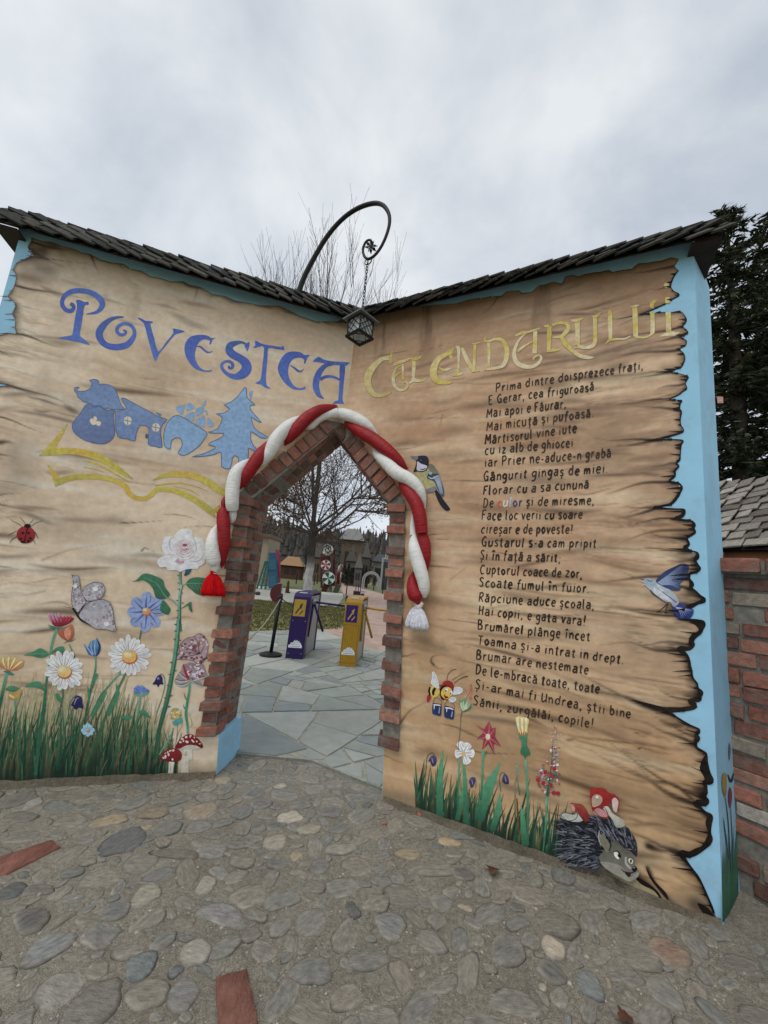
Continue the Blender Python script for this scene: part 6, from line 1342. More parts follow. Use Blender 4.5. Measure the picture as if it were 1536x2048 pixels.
p.fill(RW, [(900, 140), (980, 160), (1005, 210), (1010, 270), (1100, 280), (1175, 330), (1195, 380), (1210, 430), (1205, 530), (1212, 620), (1180, 700), (1110, 740), (1080, 785), (1020, 780), (960, 782), (900, 790), (800, 827), (740, 800), (610, 805), (580, 752), (490, 757), (445, 700), (442, 660), (470, 610), (560, 562), (522, 470), (518, 400), (530, 330), (560, 272), (640, 265), (700, 262), (760, 192), (820, 150)], c2=pc('#bcbcc0'))
for s, c_ in (([(700, 270, 6), (640, 330, 14), (640, 440, 14), (740, 560, 10)], RS), ([(560, 560, 6), (680, 560, 16), (780, 610, 14), (870, 665, 22)], RP), ([(1010, 270, 6), (1050, 360, 12), (1060, 480, 12), (1010, 600, 8)], RS), ([(960, 660, 10), (1080, 660, 16), (1160, 600, 8), (1180, 520, 4)], RS), ([(740, 640, 60), (800, 680, 60), (870, 670, 30)], pc('#a88796'))): p.stroke(c_, s)
for rr, n, c_ in ((180, 7, pc('#b4aab0')), (140, 6, pc('#ad9aa2')), (105, 6, pc('#b08c98')), (72, 5, pc('#a87884')), (42, 4, pc('#9c6072'))):
    p.dot(mixc(RW, c_, .35), 868, 430 + rr * .28, rr, rr * .88, 18)
    for k in range(n):
        a = 2 * math.pi * k / n + rr * .9; q = [(868 + rr * math.cos(a + t), 430 + rr * .28 + rr * .88 * math.sin(a + t)) for t in (0, .35, .7, 1.05)]
        p.stroke(c_, [(*q[0], 3), (*q[1], 17), (*q[2], 17), (*q[3], 3)]); p.stroke(pc('#cfcccc'), [(q[0][0] + 5, q[0][1] - 10, 3), (q[1][0], q[1][1] - 14, 11), (q[2][0], q[2][1] - 14, 10), (q[3][0], q[3][1] - 8, 2)])
p.dot(pc('#8a3a50'), 880, 402, 40, 22); p.stroke(pc('#c8b4b8'), [(820, 400, 4), (850, 440, 10), (900, 440, 8), (940, 400, 3)]); p.stroke(pc('#8a4058'), [(820, 460, 4), (870, 485, 14), (930, 470, 4)])
p.build('painted_rose', wallL)
# butterflies, speckled like mosaic
def speck(p, poly, n, cols, r, mn=.5):
    xs = [a[0] for a in poly]; ys = [a[1] for a in poly]; U = np.array([rp.uniform(min(xs), max(xs)) for _ in range(n * 3)]); W = np.array([rp.uniform(min(ys), max(ys)) for _ in range(n * 3)]); ok = inside(U, W, poly); k = 0
    for a, b, o in zip(U, W, ok):
        if o and k < n: p.dot(rp.choice(cols), a, b, r * rp.uniform(mn, 1.3), r * rp.uniform(mn, 1.3), 6, rp.uniform(0, 3)); k += 1
def outline(p, c, poly, w): p.stroke(c, [(a, b, w) for a, b in poly + [poly[0]]], sub=3)
MO = [pc(h) for h in ('#9a9aa0', '#85858e', '#a8a6a8', '#8c7c88', '#7a6a72', '#b0b0b4', '#938a80', '#a49aaa')]
p = Paint(PL, .0046).at(120, 1130, 7.583); BD = pc('#3a302e')
for w in ([(190, 150), (225, 165), (290, 172), (312, 300), (332, 420), (400, 560), (350, 640), (290, 722), (200, 642), (180, 450), (212, 280)], [(330, 420), (400, 320), (470, 280), (540, 260), (620, 268), (660, 292), (690, 380), (640, 490), (560, 530), (420, 540), (350, 452)], [(300, 740), (360, 650), (420, 580), (560, 530), (700, 530), (790, 612), (830, 850), (850, 1000), (700, 970), (560, 962), (440, 900), (310, 830)]):
    p.fill(pc('#8f9199'), w, c2=pc('#a09a9e')); speck(p, w, 75, MO, 20); outline(p, BD, w, 6)
p.dot(pc('#c8c8c8'), 240, 320, 34, 30); p.dot(pc('#c8c8c8'), 545, 360, 44, 34); p.dot(pc('#c8c8c8'), 715, 890, 44, 36)
p.stroke(pc('#1c1a16'), [(205, 650, 34), (250, 720, 30), (310, 810, 28), (400, 870, 18), (480, 915, 6)]); p.stroke(pc('#1c1a16'), [(285, 730, 8), (340, 650, 10), (400, 560, 4)]); p.stroke(BD, [(200, 655, 6), (130, 640, 6), (60, 625, 5)]); p.stroke(BD, [(190, 640, 5), (140, 610, 5), (80, 592, 4)])
p.build('painted_butterfly', wallL, 'pale lilac mosaic butterfly painted at the left')
p = Paint(PL, .0046).at(300, 1240, 6.4)
w = [(350, 502), (345, 470), (380, 400), (375, 330), (460, 240), (560, 210), (645, 170), (720, 240), (747, 330), (720, 472), (660, 552), (600, 552), (550, 520), (450, 502)]
p.fill(pc('#8c7078'), w, c2=pc('#a08a90')); speck(p, w, 60, [pc('#a8989c'), pc('#74404e'), pc('#9a8c92'), pc('#6a4450'), pc('#b8aeb0')], 20); outline(p, pc('#5a3a42'), w, 6)
for t in ((380, 480), (390, 400), (420, 330), (500, 270), (600, 260), (700, 330)): p.stroke(pc('#4a3038'), [(640, 432, 8), ((640 + t[0]) / 2, (432 + t[1]) / 2, 7), (*t, 3)])
p.dot(pc('#b89a48'), 655, 292, 16); p.dot(pc('#b89a48'), 632, 500, 16); p.stroke(pc('#2a2a34'), [(650, 545, 8), (700, 492, 14), (800, 478, 14)])
p.build('painted_butterfly', wallL, 'wine-red spotted butterfly painted beside the brick jamb')
p = Paint(PL, .0044).at(300, 1240, 6.4)
p.stroke(g, [(512, 800, 34), (505, 900, 30), (475, 1080, 34), (462, 1200, 36), (480, 1340, 30), (486, 1450, 24)], cols=[gt, g, g, pc('#3d8a78')])
for s in ([(478, 1040, 8), (450, 980, 16), (436, 925, 3)], [(470, 1170, 8), (440, 1120, 14), (430, 1070, 3)], [(500, 1380, 4), (540, 1330, 6), (500, 1180, 3)]): p.stroke(g, s)
w = [(318, 770), (360, 690), (400, 640), (420, 572), (470, 555), (520, 540), (600, 560), (680, 560), (720, 650), (742, 715), (700, 750), (640, 770), (682, 852), (600, 830), (520, 800), (480, 840), (420, 862), (340, 830)]
p.fill(pc('#8a6a74'), w, c2=pc('#7a8a80'))
for s in ([(330, 770, 14), (400, 790, 18), (490, 780, 10)], [(380, 680, 14), (430, 730, 20), (500, 770, 10)], [(340, 830, 10), (420, 840, 18), (500, 800, 8)], [(700, 730, 14), (640, 750, 16), (540, 780, 8)], [(670, 850, 6), (610, 830, 14), (540, 790, 8)]): p.stroke(pc('#a8a0a4'), s); p.stroke(pc('#6a2434'), [(a, b - 16, c_ * .5) for a, b, c_ in s])
speck(p, [(500, 560), (620, 560), (700, 640), (640, 720), (560, 760), (490, 700)], 40, [pc('#b4aebc'), pc('#9c92a8'), pc('#7c3a50'), pc('#c4c0c8')], 18)
p.stroke(RD, [(430, 560, 10), (450, 650, 30), (500, 760, 36)]); p.build('painted_clover', wallL)
p = Paint(PL, .0044).at(300, 1240, 6.4)
p.stroke(gt, [(300, 1380, 14), (265, 1480, 18), (190, 1610, 20), (120, 1720, 10)]); p.stroke(pc('#5a6a48'), [(358, 1300, 5), (345, 1480, 7), (320, 1640, 5)]); p.stroke(pc('#5a6a48'), [(420, 1335, 4), (360, 1450, 6), (335, 1560, 4)])
p.dot(pc('#9a8a58'), 330, 1195, 74, 74, 16); speck(p, [(270, 1150), (400, 1150), (390, 1250), (280, 1260)], 30, [pc('#b8a858'), pc('#8a7a68'), pc('#c4b890'), pc('#a89038')], 17)
p.fill(pc('#3d8a88'), [(290, 1300), (340, 1270), (410, 1245), (415, 1320), (370, 1325), (345, 1345), (300, 1340)]); p.build('painted_globe_flower', wallL)
p = Paint(PL, .0050).at(300, 1240, 6.4)
CR, CS = pc('#7e1f26'), pc('#bfb9ac')
def shroom(cap, under, stalk, spots, label):
    p = Paint(PL, .0050).at(300, 1240, 6.4)
    p.fill(CS, stalk, c2=pc('#9d9686'), sub=3); p.stroke(pc('#8c8474'), [(stalk[0][0] + 22, stalk[0][1] + 60, 8), (stalk[-1][0] + 25, (stalk[0][1] + stalk[-1][1]) / 2 + 80, 10), (stalk[-1][0] + 20, stalk[-1][1] - 20, 4)])
    if under: p.fill(pc('#a8a498'), under)
    p.fill(CR, cap, c2=pc('#641318'))
    for x, y, a, b in spots: p.dot(pc('#c2b8ae'), x, y, a, b, 7, rp.uniform(0, 3))
    p.build('painted_mushroom', wallL, label)
shroom([(325, 1632), (345, 1580), (372, 1538), (450, 1472), (500, 1455), (545, 1462), (600, 1500), (640, 1540), (682, 1612), (660, 1637), (610, 1610), (560, 1598), (500, 1592), (450, 1608), (380, 1642)], [(350, 1640), (450, 1605), (560, 1598), (650, 1635), (560, 1652), (420, 1655)], [(450, 1612), (530, 1622), (545, 1700), (540, 1782), (502, 1795), (495, 1900), (492, 2000), (395, 2000), (402, 1900), (400, 1790), (430, 1700)], [(415, 1520, 20, 14), (465, 1495, 18, 16), (520, 1480, 22, 12), (550, 1545, 28, 12), (475, 1555, 24, 16), (390, 1560, 18, 14), (600, 1550, 12, 12), (570, 1500, 12, 9), (640, 1580, 9, 14), (430, 1545, 12, 12)], 'taller red spotted toadstool painted beside the jamb')
shroom([(133, 1777), (150, 1730), (172, 1688), (240, 1645), (330, 1640), (402, 1688), (405, 1770), (370, 1800), (330, 1812), (200, 1802)], None, [(245, 1808), (312, 1808), (300, 1900), (290, 2000), (226, 2012), (240, 1900)], [(200, 1745, 26, 14), (260, 1670, 22, 10), (300, 1665, 18, 14), (240, 1720, 22, 14), (290, 1780, 16, 14), (175, 1760, 12, 16), (230, 1690, 16, 8), (200, 1700, 14, 6)], 'smaller red spotted toadstool painted at the foot of the page')
p = Paint(PL, .0044).at(0, 1040, 3.2)
for s in ([(150, 50, 2), (120, 25, 3), (80, 5, 2), (70, -10, 2)], [(200, 42, 2), (230, 20, 3), (275, 5, 2)], [(110, 70, 3), (80, 85, 4), (55, 98, 2)], [(115, 105, 3), (80, 125, 4), (65, 150, 2)], [(225, 75, 3), (238, 100, 4), (248, 122, 2)], [(210, 120, 3), (222, 140, 3), (230, 155, 2)], [(165, 25, 2), (150, 5, 3), (130, -15, 2)], [(190, 25, 2), (205, 10, 3), (215, -5, 2)]): p.stroke(pc('#2a1c18'), s)
p.dot(pc('#8c1c24'), 168, 95, 60, 56, 18, c2=pc('#6a0f18')); p.dot(pc('#17100f'), 178, 38, 22, 14); p.stroke(pc('#200c0e'), [(180, 45, 10), (168, 95, 7), (155, 150, 10)])
for x, y in ((150, 84), (185, 84), (135, 120), (198, 118), (145, 140), (185, 135)): p.dot(pc('#17100f'), x, y, 10, 8)
p.build('painted_ladybird', wallL)
# --- right page: grass, flowers, birds, bee, hedgehog
baseR = lambda x: 1596 + .3735 * (x - 765)
gr2 = grass(PR, 'painted_grass', wallR, (832, 1118), baseR, lambda x: 105 if x < 1010 else 120, 210, 1.0, .12)
p = Paint(PR, .0040)
for s in ([(880, 1640, 14), (880, 1560, 12), (886, 1500, 2)], [(958, 1640, 20), (975, 1580, 22), (1000, 1525, 2)], [(915, 1640, 10), (925, 1590, 9), (930, 1560, 1)], [(1050, 1700, 12), (1046, 1640, 10), (1042, 1610, 1)], [(985, 1660, 12), (996, 1620, 12), (1000, 1585, 2)], [(934, 1650, 10), (930, 1560, 8), (926, 1520, 2)]): p.stroke(gt, s, cols=[pc('#1f4a38'), g, pc('#4a8a68')])
for s in ([(918, 1515, 3), (918, 1560, 3), (915, 1620, 3)], [(966, 1500, 4), (965, 1550, 4), (962, 1600, 4)], [(1051, 1518, 5), (1055, 1580, 4.5), (1056, 1690, 4)], [(1093, 1590, 4), (1092, 1640, 4), (1086, 1705, 3)], [(1032, 1530, 2), (1035, 1560, 2), (1040, 1590, 2)], [(966, 1515, 1.5), (971, 1508, 3), (974, 1501, 1)]): p.stroke(g, s, cols=[gt, g, gd])
p.build('painted_stems', wallR)
Z = (760, 1320, 3.84)
for q, st, hi, lb in (([(372, 772), (392, 740), (420, 730), (437, 755), (430, 800), (405, 815), (395, 800), (388, 780)], [(345, 960, 6), (355, 820, 5), (365, 740, 5), (400, 710, 5), (422, 728, 5)], [(400, 750, 3), (405, 770, 7), (410, 790, 4)], 'leftmost violet bellflower painted on the right page'), ([(685, 930), (700, 900), (725, 898), (737, 915), (725, 950), (708, 978), (695, 960)], [(735, 985, 4), (738, 930, 4), (725, 900, 4)], [(705, 915, 3), (712, 940, 6), (712, 955, 3)], 'middle violet bellflower painted low in the grass of the right page'), ([(938, 925), (948, 885), (965, 872), (985, 900), (990, 945), (970, 950), (955, 945)], [(930, 1010, 5), (918, 930, 5), (925, 875, 5), (945, 862, 5), (962, 872, 5)], [(960, 890, 3), (965, 915, 7), (970, 935, 4)], 'rightmost violet bellflower painted on the right page')):
    bell(q, pc('#4a4066'), pc('#2c2440'), st, hi, pl=PR, parent=wallR, z=Z, label=lb)
p = Paint(PR, .0046).at(*Z)
for a, r_, w in ((-1.95, 95, 46), (-1.1, 85, 52), (.05, 84, 52), (1.2, 92, 50), (3.0, 70, 54)): p.petal(pc('#c6c6c4'), 645, 712, 4, r_, w, a, pc('#8c8a94'), tip=.8)
p.dot(pc('#b89a58'), 645, 718, 16, 18); p.build('painted_narcissus', wallR)
p = Paint(PR, .0046).at(*Z); RS_ = pc('#8c3440')
p.fill(RS_, [(840, 468), (862, 525), (890, 515), (885, 585), (905, 620), (930, 662), (885, 640), (872, 650), (880, 722), (850, 670), (832, 640), (810, 662), (785, 682), (798, 610), (775, 600), (742, 606), (800, 552), (770, 530), (743, 498), (800, 530)], c2=pc('#742430'), sub=1)
for t in ((840, 480), (885, 520), (920, 655), (878, 712), (790, 672), (750, 604), (750, 504)): p.stroke(pc('#a85058'), [(830, 590, 12), ((830 + t[0]) / 2 + 4, (590 + t[1]) / 2, 9), (*t, 2)])
p.dot(pc('#c0b49c'), 830, 588, 18, 24); p.build('painted_star_flower', wallR)
p = Paint(PR, .0046).at(*Z)
p.fill(pc('#b8a460'), [(1040, 445), (1075, 430), (1142, 452), (1138, 510), (1128, 572), (1072, 572), (1055, 510)], c2=pc('#a88c44'))
for x in (1058, 1090, 1122): p.stroke(pc('#cfc39a'), [(x, 440, 16), (x + 2, 500, 16), (1098 + (x - 1090) * .6, 560, 6)])
for x in (1074, 1088, 1102, 1118): p.stroke(pc('#a03a28'), [(x, 548, 3), (x, 572, 9), (x + 1, 590, 4)])
p.fill(g, [(1062, 560), (1098, 585), (1132, 560), (1128, 640), (1155, 715), (1120, 740), (1118, 762), (1105, 735), (1078, 708), (1090, 640)], c2=gd); p.build('painted_tulip', wallR, 'yellow tube-shaped painted flower under the last verse')
p = Paint(PR, .0046).at(*Z)
w = [(1335, 600), (1365, 700), (1385, 850), (1395, 1040), (1285, 1040), (1225, 980), (1200, 900), (1260, 780)]
speck(p, w, 95, [pc('#9c2a34'), pc('#b4aeb0'), pc('#8c7a88'), pc('#2d6b60'), pc('#7c4a60'), pc('#b03a44'), pc('#c4bcbc'), pc('#8a94a0')], 10); speck(p, [(1335, 480), (1385, 560), (1380, 700), (1300, 720), (1325, 560)], 34, [pc('#8c7a88'), pc('#9c5a6a'), pc('#4a6a60'), pc('#b4aeb0')], 5)
for x, y in ((1272, 858), (1322, 888), (1215, 915), (1310, 955), (1255, 940), (1335, 1015), (1368, 1020), (1340, 830)): p.dot(pc('#8c1c28'), x, y, 17, 17, 9)
p.stroke(gd, [(1330, 640, 3), (1310, 850, 6), (1285, 1040, 22)]); p.stroke(gt, [(1400, 1045, 2), (1445, 1032, 8)]); p.build('painted_lupin', wallR)
p = Paint(PR, .0044).at(*Z)
for k in range(16): p.dot(pc('#8a8676'), 1060 + rp.uniform(-16, 16), 780 + k * 7, 7, 4, 6, 1.0)
p.stroke(pc('#7a6a50'), [(1060, 880, 3), (1035, 960, 5), (1050, 1100, 4)]); p.stroke(pc('#5a3e22'), [(1052, 1060, 8), (1060, 1200, 16), (1070, 1340, 8)]); p.build('painted_seed_head', wallR)
p = Paint(PR, .0046).at(840, 1330, 12)
p.stroke(pc('#5a5644'), [(1010, 1130, 30), (985, 1250, 16), (975, 1450, 14), (955, 1700, 14), (930, 1900, 14), (915, 2150, 12), (905, 2300, 10)])
p.fill(pc('#6a8a68'), [(940, 760), (980, 850), (1060, 800), (1100, 740), (1150, 900), (1240, 930), (1250, 990), (1180, 1080), (1030, 1125), (985, 1050), (945, 960)], c2=pc('#3d5a40'))
for k in range(16): a = rp.uniform(950, 1220); p.stroke(pc('#a0ac8c'), [(a, rp.uniform(840, 960), 14), (a * .7 + 310, 1010, 18), (1040, 1100, 8)])
for s in ([(1230, 460, 30), (1190, 600, 40), (1080, 790, 30)], [(1240, 540, 20), (1220, 680, 36), (1150, 760, 20)], [(1080, 560, 16), (1110, 640, 26), (1070, 760, 14)], [(1240, 760, 24), (1190, 850, 40), (1160, 910, 16)]): p.stroke(pc('#9a4a40'), s, c2=pc('#b08a70'))
p.build('painted_heather', wallR)
p = Paint(PR, .0048).at(840, 1330, 12)      # a small cartoon bee carrying two pails
BK, YE = pc('#171512'), pc('#b8983a')
wing = lambda pts: (p.fill(pc('#9ea6b0'), pts, c2=pc('#b8b8bc')), outline(p, pc('#c8c8bc'), pts, 14))
wing([(300, 180), (340, 165), (400, 280), (445, 420), (460, 540), (380, 555), (300, 470), (270, 420), (300, 320)]); wing([(810, 560), (870, 525), (980, 545), (1030, 600), (980, 670), (880, 700), (780, 690)])
p.fill(pc('#8c1c1e'), [(240, 700), (180, 740), (165, 820), (190, 895), (240, 850), (270, 760)])
p.fill(YE, [(215, 560), (300, 500), (400, 540), (480, 610), (460, 700), (380, 770), (290, 750), (235, 680)])
p.stroke(BK, [(250, 520, 40), (225, 620, 50), (250, 730, 36)]); p.stroke(BK, [(370, 545, 60), (325, 640, 70), (330, 725, 40)]); p.stroke(pc('#c8b46a'), [(300, 530, 20), (270, 620, 24), (285, 710, 16)])
p.fill(BK, [(480, 600), (520, 500), (620, 440), (760, 470), (815, 560), (780, 700), (700, 800), (580, 840), (500, 780)]); p.fill(YE, [(520, 620), (580, 540), (680, 520), (770, 590), (780, 690), (720, 780), (640, 815), (560, 780), (510, 700)], c2=pc('#c09828'))
p.fill(pc('#8f1a22'), [(455, 480), (540, 460), (560, 410), (640, 368), (720, 375), (790, 430), (820, 520), (800, 610), (760, 560), (700, 500), (600, 480), (520, 510), (470, 505)], c2=pc('#7a1018'))
for x, y in ((640, 600), (752, 660)): p.dot(pc('#d0ccc0'), x, y, 36, 50, 12, .3); p.dot(BK, x - 12, y + 18, 17, 24)
p.fill(pc('#5c1a14'), [(580, 705), (630, 740), (690, 765), (650, 800), (600, 785)]); p.stroke(BK, [(655, 360, 10), (680, 220, 12), (780, 120, 12), (880, 100, 12)]); p.stroke(BK, [(820, 440, 10), (900, 370, 14), (1020, 300, 16), (1150, 265, 22)])
p.stroke(YE, [(330, 760, 30), (310, 830, 20)]); p.stroke(YE, [(600, 830, 34), (610, 900, 26)]); wing([(690, 840), (760, 770), (860, 790), (850, 860), (740, 890)])
for bx in (((310, 930), (340, 910), (430, 920), (520, 950), (520, 1080), (500, 1215), (400, 1195), (300, 1155)), ((590, 1000), (640, 975), (740, 1000), (825, 1050), (825, 1180), (800, 1300), (690, 1275), (590, 1230))):
    p.fill(pc('#23305c'), list(bx), sub=2, c2=pc('#1c2648'), axis='x'); p.stroke(pc('#b8bcc4'), [(bx[0][0] + 20, bx[0][1] + 20, 30), (bx[2][0], bx[2][1] + 35, 34), (bx[3][0] - 20, bx[3][1] + 20, 24)]); p.stroke(pc('#6a84a4'), [(bx[3][0] - 40, bx[3][1] + 60, 30), (bx[5][0] - 40, bx[5][1] - 60, 30)]); p.stroke(pc('#c8ccd0'), [(bx[1][0] + 10, bx[1][1] + 60, 22), (bx[1][0] + 4, bx[1][1] + 150, 10)])
    p.stroke(pc('#4a3a2c'), [(bx[0][0], bx[0][1], 9), (bx[0][0] + 40, bx[0][1] - 120, 9), (bx[0][0] + 110, bx[0][1] - 150, 8), (bx[3][0], bx[3][1] - 90, 9), (bx[3][0], bx[3][1], 9)])
p.build('painted_bee', wallR)
p = Paint(PR, .0046).at(1100, 1540, 6)      # hedgehog
rh = random.Random(9)
p.fill(pc('#4a4640'), [(200, 1040), (330, 1120), (500, 1200), (600, 1260), (720, 1300), (900, 1390), (1000, 1420), (900, 1330), (760, 1180), (600, 1080)], c2=pc('#5a5340'))
p.fill(pc('#857a5c'), [(620, 1180), (700, 1200), (840, 1330), (960, 1420), (1130, 1480), (1290, 1570), (1400, 1640), (1320, 1540), (1240, 1440), (1100, 1370), (1000, 1280), (800, 1180)])
hog = [(130, 600), (200, 560), (330, 540), (470, 540), (560, 560), (700, 590), (860, 640), (940, 700), (1010, 800), (1045, 900), (1040, 1030), (1000, 1000), (900, 930), (700, 980), (620, 1080), (560, 1190), (430, 1140), (300, 1130), (190, 1080), (140, 1000), (150, 850), (120, 700)]
p.fill(pc('#2e3036'), hog, c2=pc('#26282c'))
HU = np.array([rh.uniform(110, 1040) for _ in range(900)]); HW = np.array([rh.uniform(540, 1180) for _ in range(900)]); ok = inside(HU, HW, hog)
for x, y, o in zip(HU, HW, ok):
    if not o: continue
    if x > 560 and y < 930: dx, dy = rh.uniform(-70, -30), rh.uniform(-110, -50)
    else: dx, dy = rh.uniform(-130, -70), rh.uniform(-40, 40) + (y - 850) * .12
    c_ = rh.choice([pc('#1c1d22'), pc('#3a3d46'), pc('#5a5e68'), pc('#26282e'), pc('#4a4e58'), pc('#6c6f76')])
    p.stroke(c_, [(x, y, 14), (x + dx * .5, y + dy * .55 - 6, 11), (x + dx, y + dy, 1)], sub=3)
for k in range(50):
    x = rh.uniform(170, 620); p.stroke(pc('#3a3834'), [(x, 1110 + (x - 170) * .1, 14), (x - 20, 1160 + (x - 170) * .1, 9), (x - 30, 1190 + rh.uniform(0, 30) + (x - 170) * .1, 1)], sub=3)
FA, FB = pc('#6a675d'), pc('#4c4a42')
p.fill(FB, [(590, 990), (680, 900), (720, 830), (800, 820), (880, 900), (960, 940), (1000, 1000), (1010, 1090), (1050, 1160), (1050, 1230), (960, 1290), (890, 1270), (780, 1210), (660, 1130), (600, 1060)], c2=FA)
p.fill(pc('#7b796f'), [(600, 1060), (720, 1070), (840, 1110), (900, 1180), (960, 1240), (1045, 1180), (1050, 1230), (960, 1292), (890, 1272), (780, 1212), (660, 1135)])
p.fill(pc('#6a6654'), [(580, 700), (600, 730), (680, 800), (710, 880), (690, 950), (640, 900), (590, 820)]); p.stroke(pc('#8a8f98'), [(590, 690, 6), (578, 780, 12), (610, 870, 6)]); p.stroke(pc('#1c1a18'), [(700, 790, 8), (725, 860, 16), (700, 930, 8)])
p.fill(pc('#c0bcac'), [(760, 950), (800, 945), (830, 1000), (815, 1030), (775, 1000)]); p.stroke(pc('#15130f'), [(755, 945, 8), (800, 935, 14), (838, 990, 16), (825, 1030, 8)]); p.dot(pc('#15130f'), 822, 990, 15, 26, 10, -.4)
p.fill(pc('#bdb9aa'), [(930, 1030), (955, 1015), (985, 1040), (980, 1080), (950, 1075)]); p.dot(pc('#15130f'), 962, 1050, 12, 24); p.stroke(pc('#15130f'), [(925, 1035, 6), (950, 1010, 8), (990, 1030, 8)]); p.stroke(pc('#8e8c82'), [(900, 1000, 20), (905, 1080, 26), (960, 1140, 24)])
p.dot(pc('#111010'), 1005, 1145, 30, 34); p.dot(pc('#8a94a4'), 1000, 1128, 10, 7); p.stroke(pc('#15120e'), [(845, 1140, 6), (890, 1180, 14), (960, 1190, 14), (1020, 1170, 8)]); p.fill(pc('#2a1a16'), [(890, 1180), (960, 1190), (945, 1240), (910, 1220)])
p.stroke(pc('#2c2a26'), [(790, 1270, 60), (850, 1340, 40), (900, 1390, 10)], c2=pc('#4a4640'))
MR = pc('#7c1a1a')
p.fill(pc('#9aa096'), [(130, 500), (180, 480), (270, 500), (330, 480), (400, 560), (330, 590), (200, 570), (150, 545)]); outline(p, pc('#4a4c48'), [(130, 500), (180, 480), (270, 500), (330, 490), (300, 560), (200, 570)], 10)
p.fill(pc('#8a3a2a'), [(250, 365), (310, 375), (380, 390), (440, 460), (465, 540), (430, 600), (370, 540), (310, 460), (280, 470)], c2=pc('#5c1414')); p.fill(pc('#b08078'), [(255, 375), (290, 390), (300, 450), (270, 460)]); outline(p, MR, [(250, 365), (310, 375), (380, 385), (440, 460), (462, 540)], 8)
p.fill(pc('#b0aca0'), [(630, 420), (690, 405), (740, 480), (800, 520), (880, 580), (880, 640), (790, 650), (740, 560), (690, 490)], c2=pc('#8a887c')); p.fill(pc('#a07070'), [(520, 450), (570, 420), (690, 480), (690, 525), (620, 530), (540, 500)]); p.fill(pc('#b09a94'), [(740, 320), (790, 300), (815, 360), (800, 470), (750, 440)])
p.fill(pc('#8c1c1a'), [(475, 240), (490, 200), (560, 183), (640, 190), (700, 240), (760, 260), (810, 300), (820, 350), (780, 300), (740, 320), (700, 390), (620, 410), (540, 430), (510, 460), (490, 380)], c2=pc('#781410')); p.fill(pc('#9a8270'), [(500, 300), (560, 260), (620, 300), (610, 370), (540, 410), (505, 400)]); p.dot(pc('#d0c8bc'), 560, 292, 18, 18)
outline(p, MR, [(520, 450), (600, 525), (690, 525), (650, 420), (560, 420)], 10); p.stroke(MR, [(760, 260, 14), (820, 340, 14), (800, 470, 10)])
p.build('painted_hedgehog', wallR)
p = Paint(PR, .0046).at(800, 900, 12)       # great tit
p.stroke(pc('#6a5a48'), [(650, 1040, 10), (655, 1180, 12), (635, 1350, 12)]); p.stroke(pc('#6a5a48'), [(800, 1010, 8), (810, 1060, 8)])
p.fill(pc('#1a1c26'), [(830, 900), (900, 980), (1000, 1120), (1080, 1240), (1200, 1400), (1180, 1450), (1090, 1450), (960, 1300), (860, 1080)], sub=3)
p.fill(pc('#8a8456'), [(330, 520), (420, 500), (560, 520), (680, 420), (760, 440), (860, 600), (900, 780), (870, 960), (780, 1010), (620, 1020), (560, 900), (450, 720)], c2=pc('#9a9464'))
for k in range(60): x, y = rp.uniform(430, 800), rp.uniform(560, 940); p.stroke(rp.choice([pc('#a8a274'), pc('#7a744a'), pc('#948c60')]), [(x, y, 10), (x + 20, y + 60, 1)])
p.fill(pc('#6c6a70'), [(610, 960), (720, 920), (860, 880), (865, 960), (780, 1015), (640, 1020)]); p.fill(pc('#56544c'), [(680, 420), (760, 340), (860, 440), (950, 580), (920, 620), (780, 560)], c2=pc('#6a6a50'))
p.fill(pc('#2c3444'), [(660, 680), (700, 560), (800, 570), (940, 600), (1000, 760), (1060, 960), (1050, 1120), (980, 1080), (900, 920), (820, 760)], c2=pc('#3c4a60'))
for k in range(7): p.stroke(pc('#8a98ac'), [(800 + k * 24, 640 - k * 6, 10), (880 + k * 18, 780, 13), (980 + k * 10, 1060, 3)])
p.stroke(pc('#a4aab4'), [(690, 650, 16), (780, 690, 24), (920, 620, 14)]); p.dot(pc('#6c94a8'), 740, 565, 40, 36)
p.fill(pc('#1c1e30'), [(380, 200), (440, 155), (560, 140), (650, 160), (695, 250), (690, 380), (640, 490), (540, 530), (420, 520), (330, 540), (370, 420), (400, 300)], c2=pc('#14161c')); p.fill(pc('#a4a0ae'), [(430, 280), (500, 330), (640, 380), (660, 420), (600, 490), (480, 510), (410, 480), (415, 380)])
p.stroke(pc('#1c1e30'), [(490, 470, 8), (570, 470, 26), (630, 440, 6)]); p.fill(pc('#5a6470'), [(255, 150), (350, 150), (440, 165), (430, 230), (400, 245), (330, 210)], sub=3); p.dot(pc('#0c0c10'), 520, 265, 26, 22); p.dot(pc('#c0c0c4'), 512, 255, 7, 6); p.build('painted_bird', wallR, 'yellow-breasted black-headed bird painted beside the braid')
p = Paint(PR, .0046).at(1270, 1110, 8)      # blue singing bird
for s in ([(520, 770, 14), (440, 850, 12), (340, 920, 10)], [(530, 780, 14), (495, 860, 12), (490, 940, 10)], [(360, 910, 8), (420, 915, 8)], [(460, 920, 8), (520, 925, 8)]): p.stroke(pc('#241c18'), s)
p.fill(pc('#2a3872'), [(600, 800), (680, 770), (760, 780), (860, 850), (930, 870), (930, 930), (890, 1000), (830, 1040), (720, 1030), (660, 980), (610, 900)], c2=pc('#1e2660'))
for k in range(7): p.stroke(pc('#8a96ac'), [(640, 830, 6), (720 + k * 22, 920 - k * 8, 6), (740 + k * 30, 1020 - k * 22, 2)])
p.fill(pc('#94a0aa'), [(210, 480), (260, 450), (340, 430), (450, 480), (560, 560), (660, 660), (700, 760), (620, 830), (560, 760), (460, 740), (340, 660), (250, 590)], c2=pc('#848c98'))
